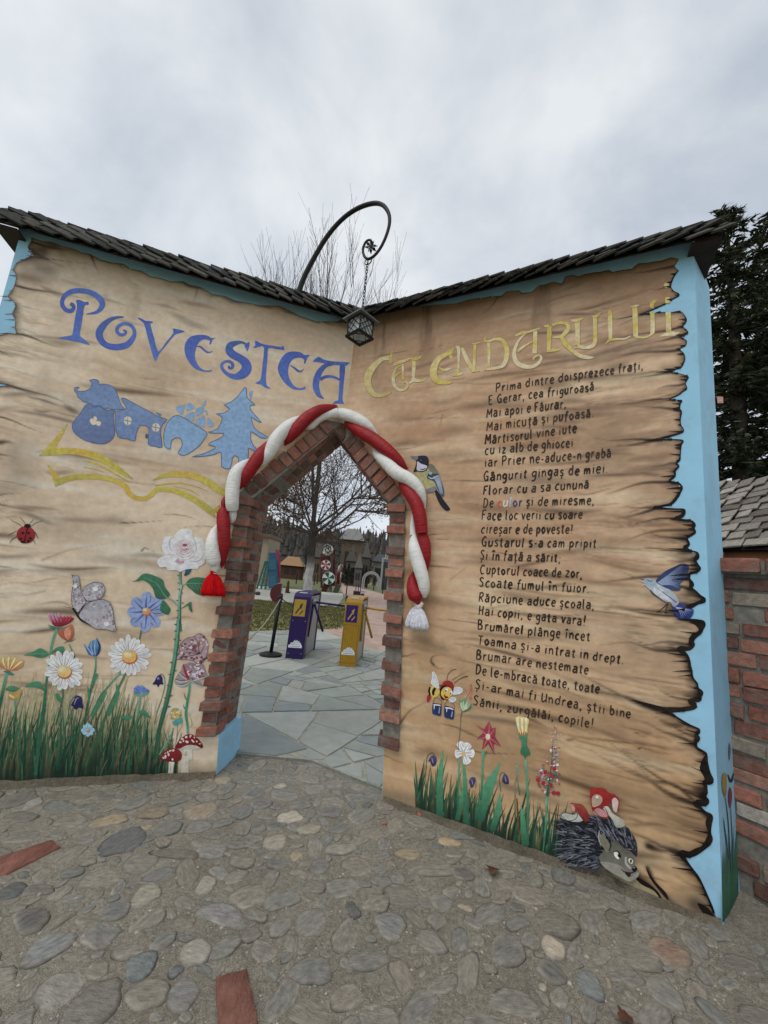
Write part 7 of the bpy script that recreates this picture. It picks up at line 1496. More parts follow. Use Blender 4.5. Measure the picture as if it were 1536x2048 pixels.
p.fill(pc('#a8aab0'), [(300, 520), (380, 560), (500, 640), (600, 740), (540, 740), (400, 670), (300, 600)]); p.stroke(pc('#3a3444'), [(240, 560, 20), (290, 620, 22), (400, 700, 14), (500, 760, 6)]); p.stroke(pc('#4c5670'), [(400, 560, 10), (500, 640, 14), (660, 760, 20)])
p.fill(pc('#7c8ea0'), [(140, 390), (200, 365), (260, 385), (320, 410), (340, 470), (270, 520), (220, 540), (160, 480)], c2=pc('#8a9aa6')); p.stroke(pc('#b0aca0'), [(150, 440, 14), (110, 415, 12), (40, 400, 3)]); p.stroke(pc('#b0aca0'), [(160, 465, 14), (120, 480, 12), (85, 490, 3)]); p.stroke(pc('#38485a'), [(190, 400, 8), (240, 420, 16), (290, 410, 6)])
w = [(330, 420), (400, 330), (480, 260), (600, 200), (740, 140), (850, 160), (850, 260), (800, 380), (720, 460), (720, 560), (620, 570), (520, 540), (400, 480)]
p.fill(pc('#232c4e'), w, c2=pc('#2e3c60'))
for k in range(13): t = k / 12; p.stroke(pc('#7c8cab'), [(360 + 60 * t, 440 + 40 * t, 6), (560 + 30 * t, 300 + 180 * t, 8), (770 - 60 * t, 150 + 390 * t, 2)])
p.stroke(pc('#a4b0ba'), [(360, 480, 16), (420, 560, 30), (480, 580, 10)]); p.build('painted_bird', wallR, 'blue singing bird with raised wing painted at the torn edge')
# flowers painted on the slanted end of the right page
p = Paint(PE, .0016).at(1380, 1380, 4.096)
for k in range(46):
    x = rp.uniform(262, 402); t = (x - 262) / 140; yb = 1880 - 200 * t + 20; h = rp.uniform(250, 700); p.off = .0016 + rp.uniform(0, .0008)
    p.stroke(g, [(x * .85 + 45, yb, 16), (x * .9 + 28, yb - h * .5, 9), (x, yb - h, 1)], cols=[pc('#1c4a38'), pc('#2f6048'), pc('#4a6a62')])
p.off = .003
for s in ([(285, 880, 4), (310, 1100, 7), (330, 1500, 8)], [(328, 970, 4), (340, 1200, 6), (345, 1500, 6)], [(268, 1040, 3), (285, 1180, 8), (310, 1380, 6)]): p.stroke(pc('#2c4a44'), s)
p.fill(pc('#8a7a38'), [(262, 690), (292, 685), (295, 780), (288, 870), (270, 860), (256, 780)], c2=pc('#7a6a30')); p.fill(pc('#6c2a44'), [(322, 795), (338, 840), (334, 920), (324, 970), (312, 930), (308, 850)]); p.fill(pc('#6a5a62'), [(318, 430), (328, 480), (318, 580), (310, 500)])
p.stroke(pc('#20242a'), [(305, 690, 6), (330, 750, 16), (352, 680, 6)]); p.build('painted_tulips', wallR)
# ------------------------------------------------------------------ trees
def branch(mb, p, d, L, r, lev, rr, spread, ups, tips, seg=4, col=(.05, .042, .036), minr=.004, wig=.12):
    pts = [p.copy()]; rad = [r]; dd = d.copy(); q = p.copy()
    for i in range(seg):
        dd = (dd + V((rr.uniform(-1, 1), rr.uniform(-1, 1), rr.uniform(-1, 1))) * wig + V((0, 0, ups))).normalized(); q = q + dd * (L / seg); pts.append(q.copy()); rad.append(max(minr, r * (1 - .75 * (i + 1) / seg)))
    mb.tube(pts, rad, 6 if r > .05 else 4 if r > .015 else 3, jitc(col, .2, rr), cap=False); tips.append((pts, lev))
    return pts, dd
def bare_tree(name, label, base, h, trunk_r, seed, levels, n0, spread, group=None, leaves=0, white=0.0, ups=.1, fork=.35, lean=(0, 0), leafband=None, leafcol=None, minr=.006, n1=(3, 4), lenf=.6):
    rr = random.Random(seed); t = thing(name, label, 'tree', base, group); base = V(base); tr = MB(); cr_ = MB(); tips = []
    n = 10; top = base + V((lean[0], lean[1], h * fork)); pts = [base.lerp(top, i / n) + V((rr.uniform(-.03, .03), rr.uniform(-.03, .03), 0)) * (1 if i else 0) for i in range(n + 1)]
    cols = []
    for i in range(n + 1):
        k = i / n * h * fork; c = (.055, .048, .042)
        if white > 0: f_ = max(0, min(1, (white - k) / .35)); c = mixc(c, (.42, .41, .39), f_)
        cols.append(c)
    tr.tube(pts, [trunk_r * (1.25 if i == 0 else 1 - .3 * i / n) for i in range(n + 1)], 14, cols); tr.build('trunk', M_bark, t, smooth=True)
    def rec(p, d, L, r, lev):
        pts, dd = branch(cr_, p, d, L, r, lev, rr, spread, ups, tips, minr=minr)
        if lev >= levels: return
        for k in range(rr.randint(*n1)):
            i = rr.randint(1, len(pts) - 1); a = rr.uniform(0, 6.283); o = dd.orthogonal().normalized(); o2 = dd.cross(o)
            nd = (dd + (o * math.cos(a) + o2 * math.sin(a)) * spread * rr.uniform(.6, 1.3)).normalized(); rec(pts[i], nd, L * lenf * rr.uniform(.75, 1.25), max(minr, r * .5), lev + 1)
    for k in range(n0):
        a = 2 * math.pi * k / n0 + rr.uniform(-.4, .4); st = pts[-1 - rr.randint(0, 2)]; d = V((math.cos(a) * spread, math.sin(a) * spread, rr.uniform(.0, .5) if k % 2 else rr.uniform(.6, 2.6))).normalized(); rec(st, d, h * (1 - fork) * (rr.uniform(.36, .55) if k % 2 else rr.uniform(.5, .75)), trunk_r * rr.uniform(.17, .38), 1)
    cr_.build('crown', M_twig, t)
    if leaves:
        lm = MB(); lc = leafcol or [pc(h_, .7) for h_ in ('#5a4536', '#6b5342', '#4a3a30', '#765c46')]
        segs = [s for s, lev in tips if lev >= 2]
        for _ in range(leaves):
            s = rr.choice(segs); i = rr.randint(0, len(s) - 2); p = s[i].lerp(s[i + 1], rr.random()) + V((rr.gauss(0, .10), rr.gauss(0, .10), rr.gauss(-.04, .10)))
            if leafband and rr.random() > leafband(p): continue
            a, b = rr.uniform(0, 6.28), rr.uniform(-1, 1); s1 = rr.uniform(.04, .085); e = V((math.cos(a), math.sin(a), b)).normalized() * s1; f = V((-math.sin(a), math.cos(a), rr.uniform(-1, 1))).normalized() * s1 * .55
            lm.poly([p - e, p + f, p + e, p - f], jitc(rr.choice(lc), .3, rr))
        lm.build('dead_leaves', M_leaf, t)
    return t
tb = ground(612, 1196); 
bare_tree('broad_tree', 'old tree with a whitewashed trunk and clinging brown leaves, seen through the arch', tb, 11.0, .235, 5, 4, 15, 1.1, leaves=36000, white=1.9, ups=.075, fork=.33, leafband=lambda p: max(.07, min(1, 1.25 - (p.z - 3.4) / 2.2)), n1=(5, 6), lenf=.60, minr=.007)
# tall bare trees with upright twigs rising above the fold of the roofs
for i, (x, yt, Y, sd, nm) in enumerate(((585, 470, 30, 21, 'bare upright tree above the roofs, leftmost of the close pair'), (685, 455, 29, 33, 'bare upright tree above the roofs behind the lantern chain'), (770, 560, 31, 47, 'bare upright tree right of the hanging chain, low above the right roof'), (525, 515, 34, 52, 'small bare treetop left of the iron bracket'))):
    tp_ = deep(x, yt, Y); bx = deep((495, 613, 806, 468)[i], 1165, Y).x; b0 = V((bx, Y, 0)); t = thing('bare_tree', nm, 'tree', b0, 'bare trees rising behind the gate'); rr = random.Random(sd); tr = MB(); cw = MB(); tips = []
    tr.tube([b0, b0 + V(((tp_.x - bx) * .15, 0, tp_.z * .3)), b0 + V(((tp_.x - bx) * .6, 0, tp_.z * .55))], [.20, .16, .10], 10, (.055, .048, .042)); tr.build('trunk', M_bark, t, smooth=True)
    def up_rec(p, d, L, r, lev):
        pts, dd = branch(cw, p, d, L, r, lev, rr, .3, .05, tips, seg=5, minr=.009, wig=.055)
        if lev >= 3: return
        for k in range(6 if lev < 2 else 5):
            j = rr.randint(1, len(pts) - 1); a = rr.uniform(0, 6.283); nd = (dd + V((math.cos(a), math.sin(a), .25)) * rr.uniform(.25, .5)).normalized(); up_rec(pts[j], nd, L * rr.uniform(.35, .55), max(.009, r * .45), lev + 1)
    W = {0: 2.3, 1: 2.8, 2: 1.8, 3: .7}[i]
    for k in range({0: 13, 1: 15, 2: 11, 3: 4}[i]):
        a = rr.uniform(0, 6.283); f_ = rr.uniform(.42, .55); s_ = b0 + V(((tp_.x - bx) * (.15 + (f_ - .3) * 1.8), 0, tp_.z * f_)); e = V((tp_.x + W * math.cos(a) * rr.uniform(.2, 1), Y + W * .6 * math.sin(a), tp_.z * rr.uniform(.70, .86))); up_rec(s_, (e - s_).normalized(), (e - s_).length, .05, 1)
    cw.build('crown', M_twig, t)
# spruces on the right
NC = [pc(h, .8) for h in ('#2a3222', '#343d28', '#232a1d', '#40452f')]
def spruce(base, h, rad, seed, label):
    rr = random.Random(seed); base = V(base); t = thing('spruce_tree', label, 'tree', base, 'spruces behind the side wall'); tr = MB(); tr.tube([base, base + V((0, 0, h * .5)), base + V((0, 0, h))], [.22, .13, .012], 10, (.05, .04, .03)); tr.build('trunk', M_bark, t, smooth=True)
    br = MB(); nd = MB(); z = 1.2
    while z < h - .05:
        f = 1 - z / h; L0 = rad * min(1.0, f ** .75 * 1.15) + .12; n = 9 if f > .25 else 6
        for k in range(n):
            a = rr.uniform(0, 6.283); L = L0 * rr.uniform(.65, 1.15); d = V((math.cos(a), math.sin(a), 0)); zz = z + rr.uniform(-.1, .1); pts = []; m = 7
            for i in range(m + 1):
                s = i / m; pts.append(base + d * (L * s) + V((0, 0, zz + L * (-.30 * s + .36 * s * s) * (1 if f > .25 else -.8) + (.25 * s * L if f < .2 else 0))))
            br.tube(pts, [.022 * (1 - .8 * i / m) * (.4 + L / 2) + .003 for i in range(m + 1)], 4, (.045, .036, .028), cap=False)
            side = d.cross(V((0, 0, 1)))
            for i in range(int(36 * L) + 10):
                s = rr.uniform(.10, 1.0); j = min(m - 1, int(s * m)); p = pts[j].lerp(pts[j + 1], s * m - j); sg = rr.choice((1, -1)); tl = rr.uniform(.10, .26) * (1.1 - s * .5)
                td = (side * sg * rr.uniform(.5, 1) + d * rr.uniform(.3, .9) + V((0, 0, rr.uniform(-.6, .25)))).normalized(); e = p + td * tl; c = jitc(rr.choice(NC), .35, rr)
                wv = td.cross(V((rr.uniform(-1, 1), rr.uniform(-1, 1), rr.uniform(-1, 1)))).normalized() * rr.uniform(.014, .030)
                nd.poly([p - wv * .6, p.lerp(e, .5) - wv, e, p.lerp(e, .5) + wv, p + wv * .6], c)
                for q_ in range(2):
                    s2 = rr.uniform(.3, .9); p2 = p.lerp(e, s2); e2 = p2 + (td + V((rr.uniform(-1, 1), rr.uniform(-1, 1), rr.uniform(-1, .6)))).normalized() * tl * .5; w2 = wv * .7; nd.poly([p2 - w2, e2, p2 + w2], jitc(c, .2, rr))
        z += (.19 + .10 * f) * rr.uniform(.8, 1.2)
    br.build('branches', M_bark, t); nd.build('foliage', M_needle, t)
def top_at(x, y, Y): p = deep(x, y, Y); return V((p.x, Y, 0)), p.z
b1, h1 = top_at(1452, 418, 6.9); spruce(b1, h1, 1.75, 3, 'dark spruce just behind the end of the right page, with a bare leading shoot')
b2, h2 = top_at(1540, 430, 7.4); spruce(b2, h2, 2.1, 4, 'dark spruce at the right edge of the photo, partly cut off')
# small pink sign nailed among the branches
ps = deep(1436, 806, 6.0); mb = MB(); mb.box(ps, V((.09, 0, .01)), V((0, .012, 0)), V((.0, 0, .11)), pc('#a4706c', .6)); mb.box(ps + V((.012, -.004, .03)), V((.066, 0, .007)), V((0, .004, 0)), V((0, 0, .012)), (.6, .55, .5)); tag(mb.build('small_sign', M_generic), 'small pink sign hanging among the spruce branches', 'sign')

# ------------------------------------------------------------------ the park seen through the arch
def gp(x, y): return ground(x, y)
WD = [(.075, .06, .048), (.10, .082, .066), (.06, .05, .042)]
# blue slide with a slanting ladder frame
s0 = gp(551, 1181); Y = s0.y; sl = thing('playground_slide', 'tall blue playground slide panel with a green ladder frame and pink rails', 'slide', s0)
def rect3(x0, y0, x1, y1, Yd): return [deep(x0, y0, Yd), deep(x1, y0, Yd), deep(x1, y1, Yd), deep(x0, y1, Yd)]
mb = MB(); a, b, c, d = rect3(537, 1105, 555, 1176, Y)
mb.box(d, c - d, V((0, .35, 0)), a - d, pc('#1f5068', .8)); mb.box(d + (c - d) * .1 + V((0, -.05, (a - d).z * .02)), (c - d) * .8, V((0, .05, 0)), (a - d) * .3, pc('#23586f', .8)); mb.box(d + (c - d) * .08 + (a - d) * .5 + V((0, -.04, 0)), (c - d) * .84, V((0, .05, 0)), (a - d) * .3, pc('#23586f', .8)); mb.build('slide_panel', M_generic, sl, bevel=.02)
mb = MB()
for xx in (556.5, 558): mb.tube([deep(xx - 4, 1100, Y), deep(xx, 1108, Y), deep(xx, 1140, Y + .2), deep(xx, 1165, Y + .4)], .09, 8, pc('#8c3048', .8))
mb.build('rail', M_generic, sl)
mb = MB(); gq = pc('#2a5a54', .8)
for off in (0, 9, 18): mb.tube([deep(531 + off * .4, 1122, Y), deep(512 + off, 1182, Y)], .06, 6, gq)
for t in (.2, .4, .6, .8): mb.tube([deep(531 - 19 * t, 1122 + 60 * t, Y), deep(538 - 8 * t, 1122 + 60 * t, Y)], .05, 6, gq)
mb.tube([deep(512, 1183, Y), deep(553, 1181, Y)], .12, 6, pc('#27607a', .8)); mb.build('ladder_frame', M_generic, sl)
# maroon half-round panel and carved animal
d0 = gp(556, 1205); dz = thing('round_panel', 'dark red half-round panel standing on the lawn in front of the slide', 'panel', d0)
mb = MB(); cN = deep(562, 1187, d0.y); rN = 20 * pxscale(562, 1187, cN)
def half(mbh, r, y0, y1, c):
    A = [mbh.vert(cN + V((-r * math.sin(t), y0, r * math.cos(t))), c) for t in [math.pi * i / 20 for i in range(21)]]; B = [mbh.vert(cN + V((-r * math.sin(t), y1, r * math.cos(t))), c) for t in [math.pi * i / 20 for i in range(21)]]
    mbh.face(*A); mbh.face(*B[::-1])
    for i in range(21): mbh.face(A[i], A[(i + 1) % 21], B[(i + 1) % 21], B[i])
half(mb, rN, -.15, 0, (.085, .016, .018)); half(mb, rN * 1.06, .01, .10, (.42, .38, .36)); mb.build('disc', M_generic, dz)
mb = MB(); mb.box(d0 + V((-.12, 0, 0)), V((.24, 0, 0)), V((0, .2, 0)), V((0, 0, .35)), (.05, .03, .025)); mb.build('foot', M_generic, dz)
o0 = gp(574, 1186); ow = thing('carved_animal', 'small brown carved animal figure beside the slide', 'figure', o0); k = pxscale(574, 1175, o0)
mb = MB(); mb.lathe(o0, [(3.5 * k, 0), (4 * k, 4 * k), (3.4 * k, 10 * k), (2.2 * k, 15 * k), (2.5 * k, 19 * k), (1.9 * k, 23 * k), (.4 * k, 25 * k)], 12, (.09, .045, .025)); mb.build('body', M_wood, ow, smooth=True)
mb = MB(); mb.tube([o0 + V((-1 * k, -1 * k, 20 * k)), o0 + V((-4 * k, -3 * k, 18.5 * k))], [1.2 * k, .3 * k], 6, (.16, .11, .07)); mb.build('beak', M_wood, ow); mb = MB(); mb.tube([o0 + V((2 * k, 0, 3 * k)), o0 + V((6 * k, 0, .6 * k))], [1.5 * k, 1.2 * k], 6, (.07, .035, .02)); mb.build('foot', M_wood, ow)
# candy totem on a maroon board
t0 = gp(657, 1187); Y = t0.y; ct = thing('candy_totem', 'candy totem with a green swirl lollipop over red and green peppermint discs', 'totem', t0); MRN = (.10, .018, .018)
mb = MB()
for x0, x1, y0, y1 in ((641, 645, 1108, 1176), (664, 671, 1100, 1172), (645, 664, 1112, 1128)):
    a, b, c, d = rect3(x0, y0, x1, y1, Y); mb.box(d, c - d, V((0, .15, 0)), a - d, MRN)
mb.build('board', M_generic, ct)
mb = MB(); mb.tube([deep(664, 1075, Y - .1), deep(663, 1125, Y - .1), deep(660, 1185, Y - .1)], 3.2 * pxscale(660, 1130, t0), 8, (.085, .078, .07)); mb.build('pole', M_wood, ct)
def disc(cx_, cy_, rx, name, seg, c1, c2, swirl=False, Yo=-.35):
    c = deep(cx_, cy_, Y + Yo); k = pxscale(cx_, cy_, c); mb = MB(); n = 48; rx *= k
    mb.lathe(c, [(rx * .96, 0), (rx, .03), (rx, .10), (rx * .9, .12)], 32, c1, ax=V((0, 1, 0)))
    o = mb.build(name, M_gloss, ct); m2 = MB()
    X = V((1, 0, 0)); Z = V((0, 0, 1)); F_ = c + V((0, -.015, 0))
    if swirl:
        pts = []
        for i in range(60):
            t = i / 59; a = -1.2 + t * 11.0; r = rx * (.05 + .83 * t); pts.append((r, a, rx * (.12 + .10 * t)))
        L = [m2.vert(F_ + X * math.cos(a) * (r - w / 2) + Z * math.sin(a) * (r - w / 2), c2) for r, a, w in pts]; R = [m2.vert(F_ + X * math.cos(a) * (r + w / 2) + Z * math.sin(a) * (r + w / 2), c2) for r, a, w in pts]
        for i in range(59): m2.face(L[i], L[i + 1], R[i + 1], R[i])
    else:
        for s in range(seg):
            a0 = 2 * math.pi * s / seg; w = math.pi / seg; q = [F_]; 
            for i in range(7): t = i / 6; r = rx * .95; q.append(F_ + X * math.cos(a0 + w * t) * r + Z * math.sin(a0 + w * t) * r)
            m2.poly(q, c2)
    m2.build('stripe', M_gloss, o)
disc(655, 1099.5, 11, 'lollipop', 0, (.74, .80, .76), (.012, .05, .035), True); disc(651.5, 1130, 10, 'peppermint_disc', 5, (.78, .74, .72), (.30, .02, .025)); disc(657, 1156.5, 12.5, 'peppermint_disc', 4, (.76, .78, .76), (.01, .10, .05), Yo=-.42)
mb = MB(); q = [deep(x, y, Y - .2) for x, y in ((639, 1190), (648, 1166), (660, 1166), (655, 1191))]; mb.poly(q, (.085, .03, .018))
mb.tube([deep(657, 1192, Y - .1), deep(659, 1168, Y)], [7 * k, 6 * k], 10, (.19, .18, .16)); mb.tube([deep(668, 1191, Y - .1), deep(678, 1169, Y)], [6 * k, 6 * k], 10, (.10, .09, .08)); mb.build('log_base', M_wood, ct)
c0 = gp(675, 1168); cc_ = thing('candy_cane', 'red and white candy cane post beside the candy totem', 'ornament', c0); k2 = pxscale(675, 1150, c0); mb = MB()
mb.tube([c0, c0 + V((0, 0, 22 * k2)), c0 + V((.6 * k2, 0, 34 * k2)), c0 + V((3.5 * k2, 0, 38 * k2)), c0 + V((6 * k2, 0, 35 * k2))], [3.4 * k2, 3.4 * k2, 3.2 * k2, 3 * k2, 2.6 * k2], 10, [(.15, .02, .02), (.15, .02, .02), (.5, .45, .43), (.22, .02, .02), (.5, .45, .43)]); mb.tube([c0 + V((5 * k2, 0, 0)), c0 + V((5 * k2, 0, 24 * k2))], 1.7 * k2, 8, (.5, .46, .44)); mb.build('cane', M_gloss, cc_, smooth=True)
# houses of the fairy village
def fairy_house(x0, x1, yb, yw, yr, Y, roofc, wallc, label, spire=0, group='fairy village houses'):
    a, b = deep(x0, yb, Y), deep(x1, yb, Y); zw = deep((x0 + x1) / 2, yw, Y).z; zr = deep((x0 + x1) / 2, yr, Y).z; W = b.x - a.x; D = W * .9; zb = 0
    t = thing('fairy_house', label, 'house', V(((a.x + b.x) / 2, Y, 0)), group); mb = MB(); o = V((a.x, Y, 0)); mb.box(o, V((W, 0, 0)), V((0, D, 0)), V((0, 0, zw)), wallc); wl = mb.build('wall', M_wood, t)
    mb = MB(); ov = W * .12; e = [V((a.x - ov, Y - ov, zw * .96)), V((b.x + ov, Y - ov, zw * .96)), V((b.x + ov, Y + D + ov, zw * .96)), V((a.x - ov, Y + D + ov, zw * .96))]; r1, r2 = V((a.x + W * (.35 if spire else .18), Y + D / 2, zr)), V((a.x + W * (.65 if spire else .75), Y + D / 2, zr))
    if spire: r1 = r2 = V(((a.x + b.x) / 2, Y + D / 2, zr))
    for q in ([e[0], e[1], r2, r1], [e[1], e[2], r2], [e[2], e[3], r1, r2], [e[3], e[0], r1]):
        q2 = []
        for p_ in q:
            if not q2 or (p_ - q2[-1]).length > 1e-4: q2.append(p_)
        mb.poly(q2, roofc)
    mb.poly([p_ - V((0, 0, .08)) for p_ in e], roofc); mb.build('roof', M_shingle, t)
    for i, f in enumerate((.2, .55)):
        mb = MB(); mb.box(o + V((W * f, -.05, zw * .35)), V((W * .2, 0, 0)), V((0, .06, 0)), V((0, 0, zw * .35)), (.018, .016, .015))
        mb.build('window', M_generic, wl)
    return t
fairy_house(678, 719, 1140, 1076, 1055, 56, pc('#757470', .8), pc('#564a3c', .8), 'wooden fairy house with a broad grey hipped roof, highest of the village')
fairy_house(690, 708, 1152, 1120, 1088, 47, pc('#4c4842', .8), pc('#575148', .8), 'dark pointed fairy house below the broad roof', 1)
fairy_house(721, 737, 1150, 1112, 1082, 47, pc('#544e48', .8), pc('#4c463e', .8), 'steep-roofed fairy house with tall dark windows', 1)
fairy_house(708, 722, 1156, 1134, 1104, 45, pc('#5f5a52', .8), pc('#55504a', .8), 'small grey pointed fairy house between two taller ones', 1)
fairy_house(744, 783, 1160, 1122, 1108, 60, pc('#43454a', .8), pc('#6a665f', .8), 'long low village house with a dark slate roof')
fairy_house(560, 600, 1150, 1130, 1112, 52, pc('#8a6a4a', .8), pc('#4a3428', .8), 'small house with a pale orange roof left of the whitewashed tree')
fairy_house(622, 640, 1150, 1112, 1086, 52, pc('#4e4a44', .8), pc('#5a4838', .8), 'dark wooden house between the tree trunk and the totem')
c = deep(775, 1098, 44); mb = MB(); k3 = pxscale(775, 1098, c)
for sg in (-1, 1): mb.tube([V((c.x + sg * 2.2 * k3, c.y, c.z - 20 * k3)), V((c.x, c.y, c.z + 2 * k3))], .09, 5, (.35, .35, .34))
mb.tube([V((c.x - 6 * k3, c.y, c.z - 20 * k3)), V((c.x + 9 * k3, c.y, c.z - 20 * k3))], .09, 5, (.35, .35, .34))
for sg in (-7, 7): mb.tube([V((c.x + sg * k3, c.y, 0)), V((c.x + sg * k3, c.y, c.z - 18 * k3))], .12, 5, (.33, .33, .32))
mb.box(V((c.x - 7 * k3, c.y + .1, 0)), V((14 * k3, 0, 0)), V((0, .3, 0)), V((0, 0, c.z - 26 * k3)), (.05, .05, .055)); tag(mb.build('frame_gate', M_generic), 'pale pointed frame gate at the right of the village', 'gate')
# row of clipped thujas, arch pergola, statue, lamp house
TH = [pc(h, .8) for h in ('#1f2416', '#272c1a', '#1a1f14')]
def thuja(x, yb, ht, w, i):
    b = gp(x, yb); b = V((b.x, min(b.y, 46), 0)); b = deep(x, yb, min(b.y, 46)); b.z = max(0, b.z); k = pxscale(x, yb, b); rr = random.Random(i); t = thing('thuja_shrub', 'slim dark green thuja in the row along the far lawn', 'shrub', b, 'thujas along the far lawn'); mb = MB()
    for _ in range(520):
        z = rr.random() ** .9; r = w / 2 * k * min(1, (1 - z) * 2.2 + .15) * math.sqrt(rr.random()); a = rr.uniform(0, 6.28); p = b + V((r * math.cos(a), r * math.sin(a), z * ht * k)); s = w * k * rr.uniform(.08, .16)
        d1 = V((rr.uniform(-1, 1), rr.uniform(-1, 1), 1.5)).normalized() * s * 1.6; d2 = V((rr.uniform(-1, 1), rr.uniform(-1, 1), 0)) * s * .6; mb.poly([p - d2, p + d2, p + d1], jitc(rr.choice(TH), .4, rr))
    mb.build('foliage', M_needle, t); mb = MB(); mb.tube([b, b + V((0, 0, ht * k * .5))], .07, 6, (.05, .04, .03)); mb.build('trunk', M_bark, t)
for i, (x, ht, w) in enumerate(((686, 36, 13), (694, 40, 11), (704, 32, 11), (713, 36, 11), (720, 40, 9), (730, 30, 9), (737, 30, 8), (749, 33, 9), (759, 30, 8), (766, 32, 10), (782, 34, 12))): thuja(x, 1168, ht, w, i)
c = deep(742, 1164, 40); k4 = pxscale(742, 1164, c); mb = MB()
for dr in (0, 1):
    R_ = (17 - dr * 3) * k4; mb.tube([V((c.x + R_ * math.cos(a), c.y + dr * .6, 18 * k4 + c.z * 0 + R_ * math.sin(a))) for a in [math.pi * i / 14 for i in range(15)]], .07, 5, (.33, .32, .31))
    for sg in (-1, 1): mb.tube([V((c.x + sg * R_, c.y + dr * .6, 0)), V((c.x + sg * R_, c.y + dr * .6, 18 * k4))], .07, 5, (.33, .32, .31))
tag(mb.build('arched_pergola', M_generic), 'pale arched metal pergola on the far lawn', 'pergola')
b = gp(771, 1170); k5 = pxscale(771, 1165, b); st2 = thing('white_statue', 'small white statue on a round foot at the right of the far lawn', 'statue', b); mb = MB()
mb.lathe(b, [(2.9 * k5, 0), (2.6 * k5, 1.5 * k5), (.9 * k5, 2.5 * k5), (.8 * k5, 6 * k5), (1.6 * k5, 9 * k5), (1.9 * k5, 14 * k5), (1.5 * k5, 18 * k5), (.7 * k5, 19.5 * k5), (1.2 * k5, 21.5 * k5), (.3 * k5, 23 * k5)], 12, (.6, .6, .57)); mb.build('figure', M_generic, st2, smooth=True)
b = gp(755, 1172); k5 = pxscale(755, 1168, b); ht_ = thing('toy_house', 'tiny cream toy house on the far lawn beside the fence', 'ornament', b); mb = MB(); mb.box(b + V((-3.4 * k5, 0, 0)), V((6.8 * k5, 0, 0)), V((0, 4 * k5, 0)), V((0, 0, 5 * k5)), (.5, .42, .28)); mb.build('wall', M_generic, ht_); mb = MB()
mb.poly([b + V((-5 * k5, -.1, 5 * k5)), b + V((5 * k5, -.1, 5 * k5)), b + V((0, -.1, 10 * k5))], (.5, .36, .16)); mb.poly([b + V((-5 * k5, -.1, 5 * k5)), b + V((0, -.1, 10 * k5)), b + V((0, 4 * k5, 10 * k5)), b + V((-5 * k5, 4 * k5, 5 * k5))], (.5, .38, .2)); mb.poly([b + V((5 * k5, -.1, 5 * k5)), b + V((0, -.1, 10 * k5)), b + V((0, 4 * k5, 10 * k5)), b + V((5 * k5, 4 * k5, 5 * k5))], (.5, .38, .2)); mb.build('roof', M_generic, ht_)
# thin fence posts along the path
FP = [(692, 1192, 1170), (733, 1177, 1161), (747, 1181, 1163), (765, 1187, 1166), (782, 1190, 1170), (592, 1168, 1147), (628, 1170, 1150), (634, 1168, 1149)]
for i, (x, yb, yt) in enumerate(FP):
    b = gp(x, yb); tz = deep(x, yt, b.y); mb = MB(); mb.tube([b, V((b.x, b.y, tz.z))], .03 * b.y / 22, 8); mb.lathe(V((b.x, b.y, tz.z)), [(.05, -.02), (.055, .02), (.02, .05)], 8); tag(mb.build('fence_post', M_iron), 'thin black fence post beside the far lawn', 'post', 'thin posts along the far lawns')
# bins, bollards
b = gp(716, 1202); kb_ = pxscale(716, 1190, b); bn = thing('litter_bins', 'pair of dark square litter bins joined in one frame, on the path edge', 'bin', b); mb = MB(); mb.box(b + V((-11 * kb_, 0, 0)), V((14 * kb_, 0, 0)), V((0, 12 * kb_, 0)), V((0, 0, 18 * kb_)), (.035, .022, .022)); mb.build('bin', M_generic, bn, bevel=.02); mb = MB(); mb.box(b + V((3.6 * kb_, .1, 0)), V((7.5 * kb_, 0, 0)), V((0, 10 * kb_, 0)), V((0, 0, 15 * kb_)), (.015, .05, .045)); mb.build('bin', M_generic, bn, bevel=.02); mb = MB(); mb.box(b + V((-12 * kb_, -.05, 18.1 * kb_)), V((24 * kb_, 0, 0)), V((0, 12 * kb_, 0)), V((0, 0, 1.2 * kb_)), (.11, .12, .15)); mb.build('lid', M_generic, bn, bevel=.01)
mb = MB()
for dx in (-7, -2, 2.5): mb.tube([b + V((dx * kb_, 6 * kb_, 19.5 * kb_)), b + V((dx * kb_, 6 * kb_, 34 * kb_))], .9 * kb_, 6, (.03, .03, .03))
mb.build('pole', M_generic, bn)
b = gp(693, 1203); mb = MB(); k6 = pxscale(693, 1200, b); mb.lathe(b, [(2.6 * k6, 0), (2.6 * k6, 9 * k6), (2.2 * k6, 11 * k6), (.5 * k6, 11.5 * k6)], 10, (.02, .02, .018)); tag(mb.build('bollard', M_generic), 'short black bollard left of the litter bins', 'bollard')
b = gp(630, 1193); mb = MB(); k6 = pxscale(630, 1190, b); mb.lathe(b, [(3.2 * k6, 0), (3.2 * k6, 9 * k6), (2.6 * k6, 12 * k6), (.5 * k6, 13.2 * k6)], 12, (.012, .05, .04)); tag(mb.build('bollard', M_generic), 'dark green round-topped bollard right of the whitewashed trunk', 'bollard')
b = gp(515, 1190); k6 = pxscale(515, 1185, b); mb = MB(); mb.lathe(b, [(4 * k6, 0), (5.5 * k6, 3 * k6), (4.5 * k6, 6 * k6), (1 * k6, 7 * k6)], 10, (.03, .03, .03)); tag(mb.build('stone_pot', M_generic), 'low dark pot at the foot of the slide frame', 'pot')
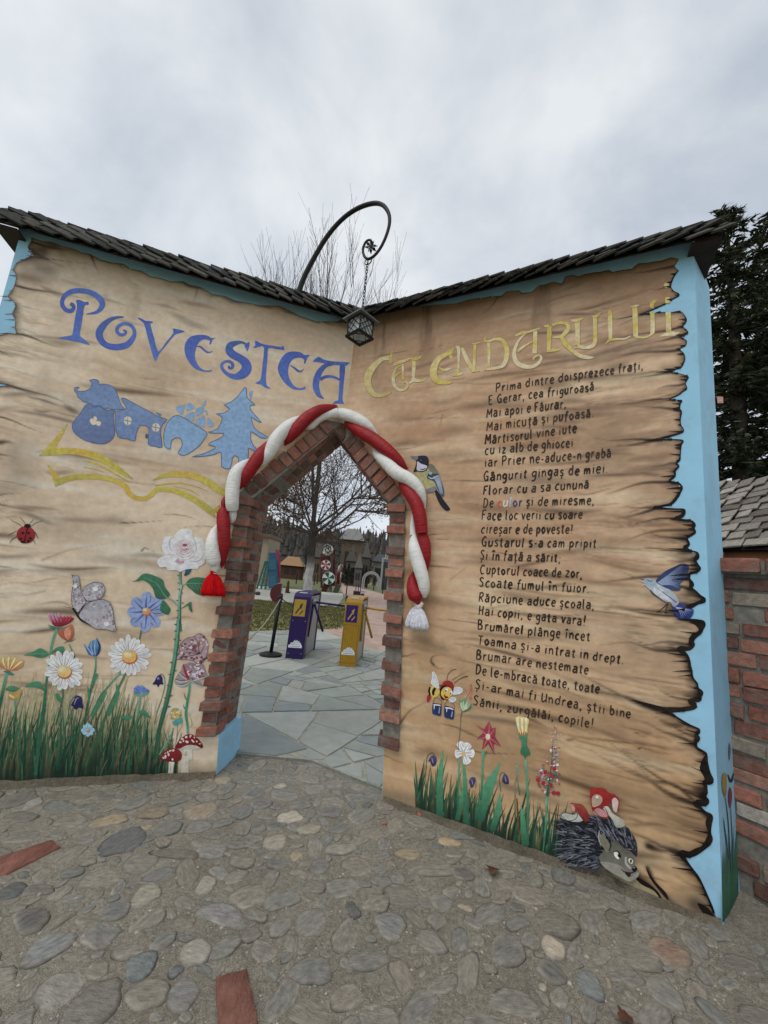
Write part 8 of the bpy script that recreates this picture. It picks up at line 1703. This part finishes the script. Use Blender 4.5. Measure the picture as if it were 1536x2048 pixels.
# cream building edge at the far left of the view
a = deep(519, 1160, 26); mb = MB(); k7 = pxscale(519, 1120, a); ztop = deep(524, 1074, 26).z; cb = thing('cream_building', 'corner of a cream building behind the left jamb', 'building', V((a.x, 26, 0))); mb.box(V((a.x - 60 * k7, 26, 0)), V((68 * k7, 0, 0)), V((0, 3, 0)), V((0, 0, ztop)), pc('#8d8068', .8)); mb.build('wall', M_generic, cb); mb = MB(); mb.box(V((a.x - 62 * k7, 25.7, ztop)), V((73 * k7, 0, 0)), V((0, 3.6, 0)), V((0, 0, .22)), pc('#6a4a30', .8)); mb.build('roof', M_generic, cb)
# wooded hill
mb = MB(); N = 40
def hz(t): return 13.5 + 3.5 * math.sin(t * 5 + 1) + 2 * math.sin(t * 13)
HP = []
for i in range(N + 1):
    t = i / N; x = -95 + 190 * t; HP.append((x, 95, 0)); 
V0 = [mb.vert((x, 78, -.3), (1, 1, 1)) for x, _, _ in HP]; V1 = [mb.vert((x, 130, hz(i / N) * .75), (1, 1, 1)) for i, (x, _, _) in enumerate(HP)]; V2 = [mb.vert((x, 190, hz(i / N) * 1.0), (1, 1, 1)) for i, (x, _, _) in enumerate(HP)]
for i in range(N): mb.face(V0[i], V0[i + 1], V1[i + 1], V1[i]); mb.face(V1[i], V1[i + 1], V2[i + 1], V2[i])
struct(mb.build('hill', mat('hill_ground', pc('#5a5644', .8), .95, .1, .3, .1), smooth=True))
mb = MB(); rr = random.Random(2)
for _ in range(1500):
    x = rr.uniform(-70, 60); y = rr.uniform(84, 150); t = (x + 95) / 190; z = hz(t) * .75 * max(0, (y - 78) / 52) - .3; h = rr.uniform(3.5, 7.5); w = h * rr.uniform(.16, .3); c = jitc(rr.choice([pc('#3c3a36', .8), pc('#45413c', .8), pc('#34362f', .8), pc('#504a44', .8)]), .25, rr)
    nn = 6; zz = z
    for lv in range(3):
        r_ = w * (1 - lv * .28); top = V((x + rr.uniform(-.2, .2), y, z + h * (.55 + .225 * lv))); ring = [V((x + r_ * math.cos(6.283 * i / nn) * rr.uniform(.7, 1.2), y + r_ * math.sin(6.283 * i / nn), z + h * (.08 + .27 * lv))) for i in range(nn)]
        for i in range(nn): mb.poly([ring[i], ring[(i + 1) % nn], top], c)
struct(mb.build('far_wood', M_needle), 'stuff')
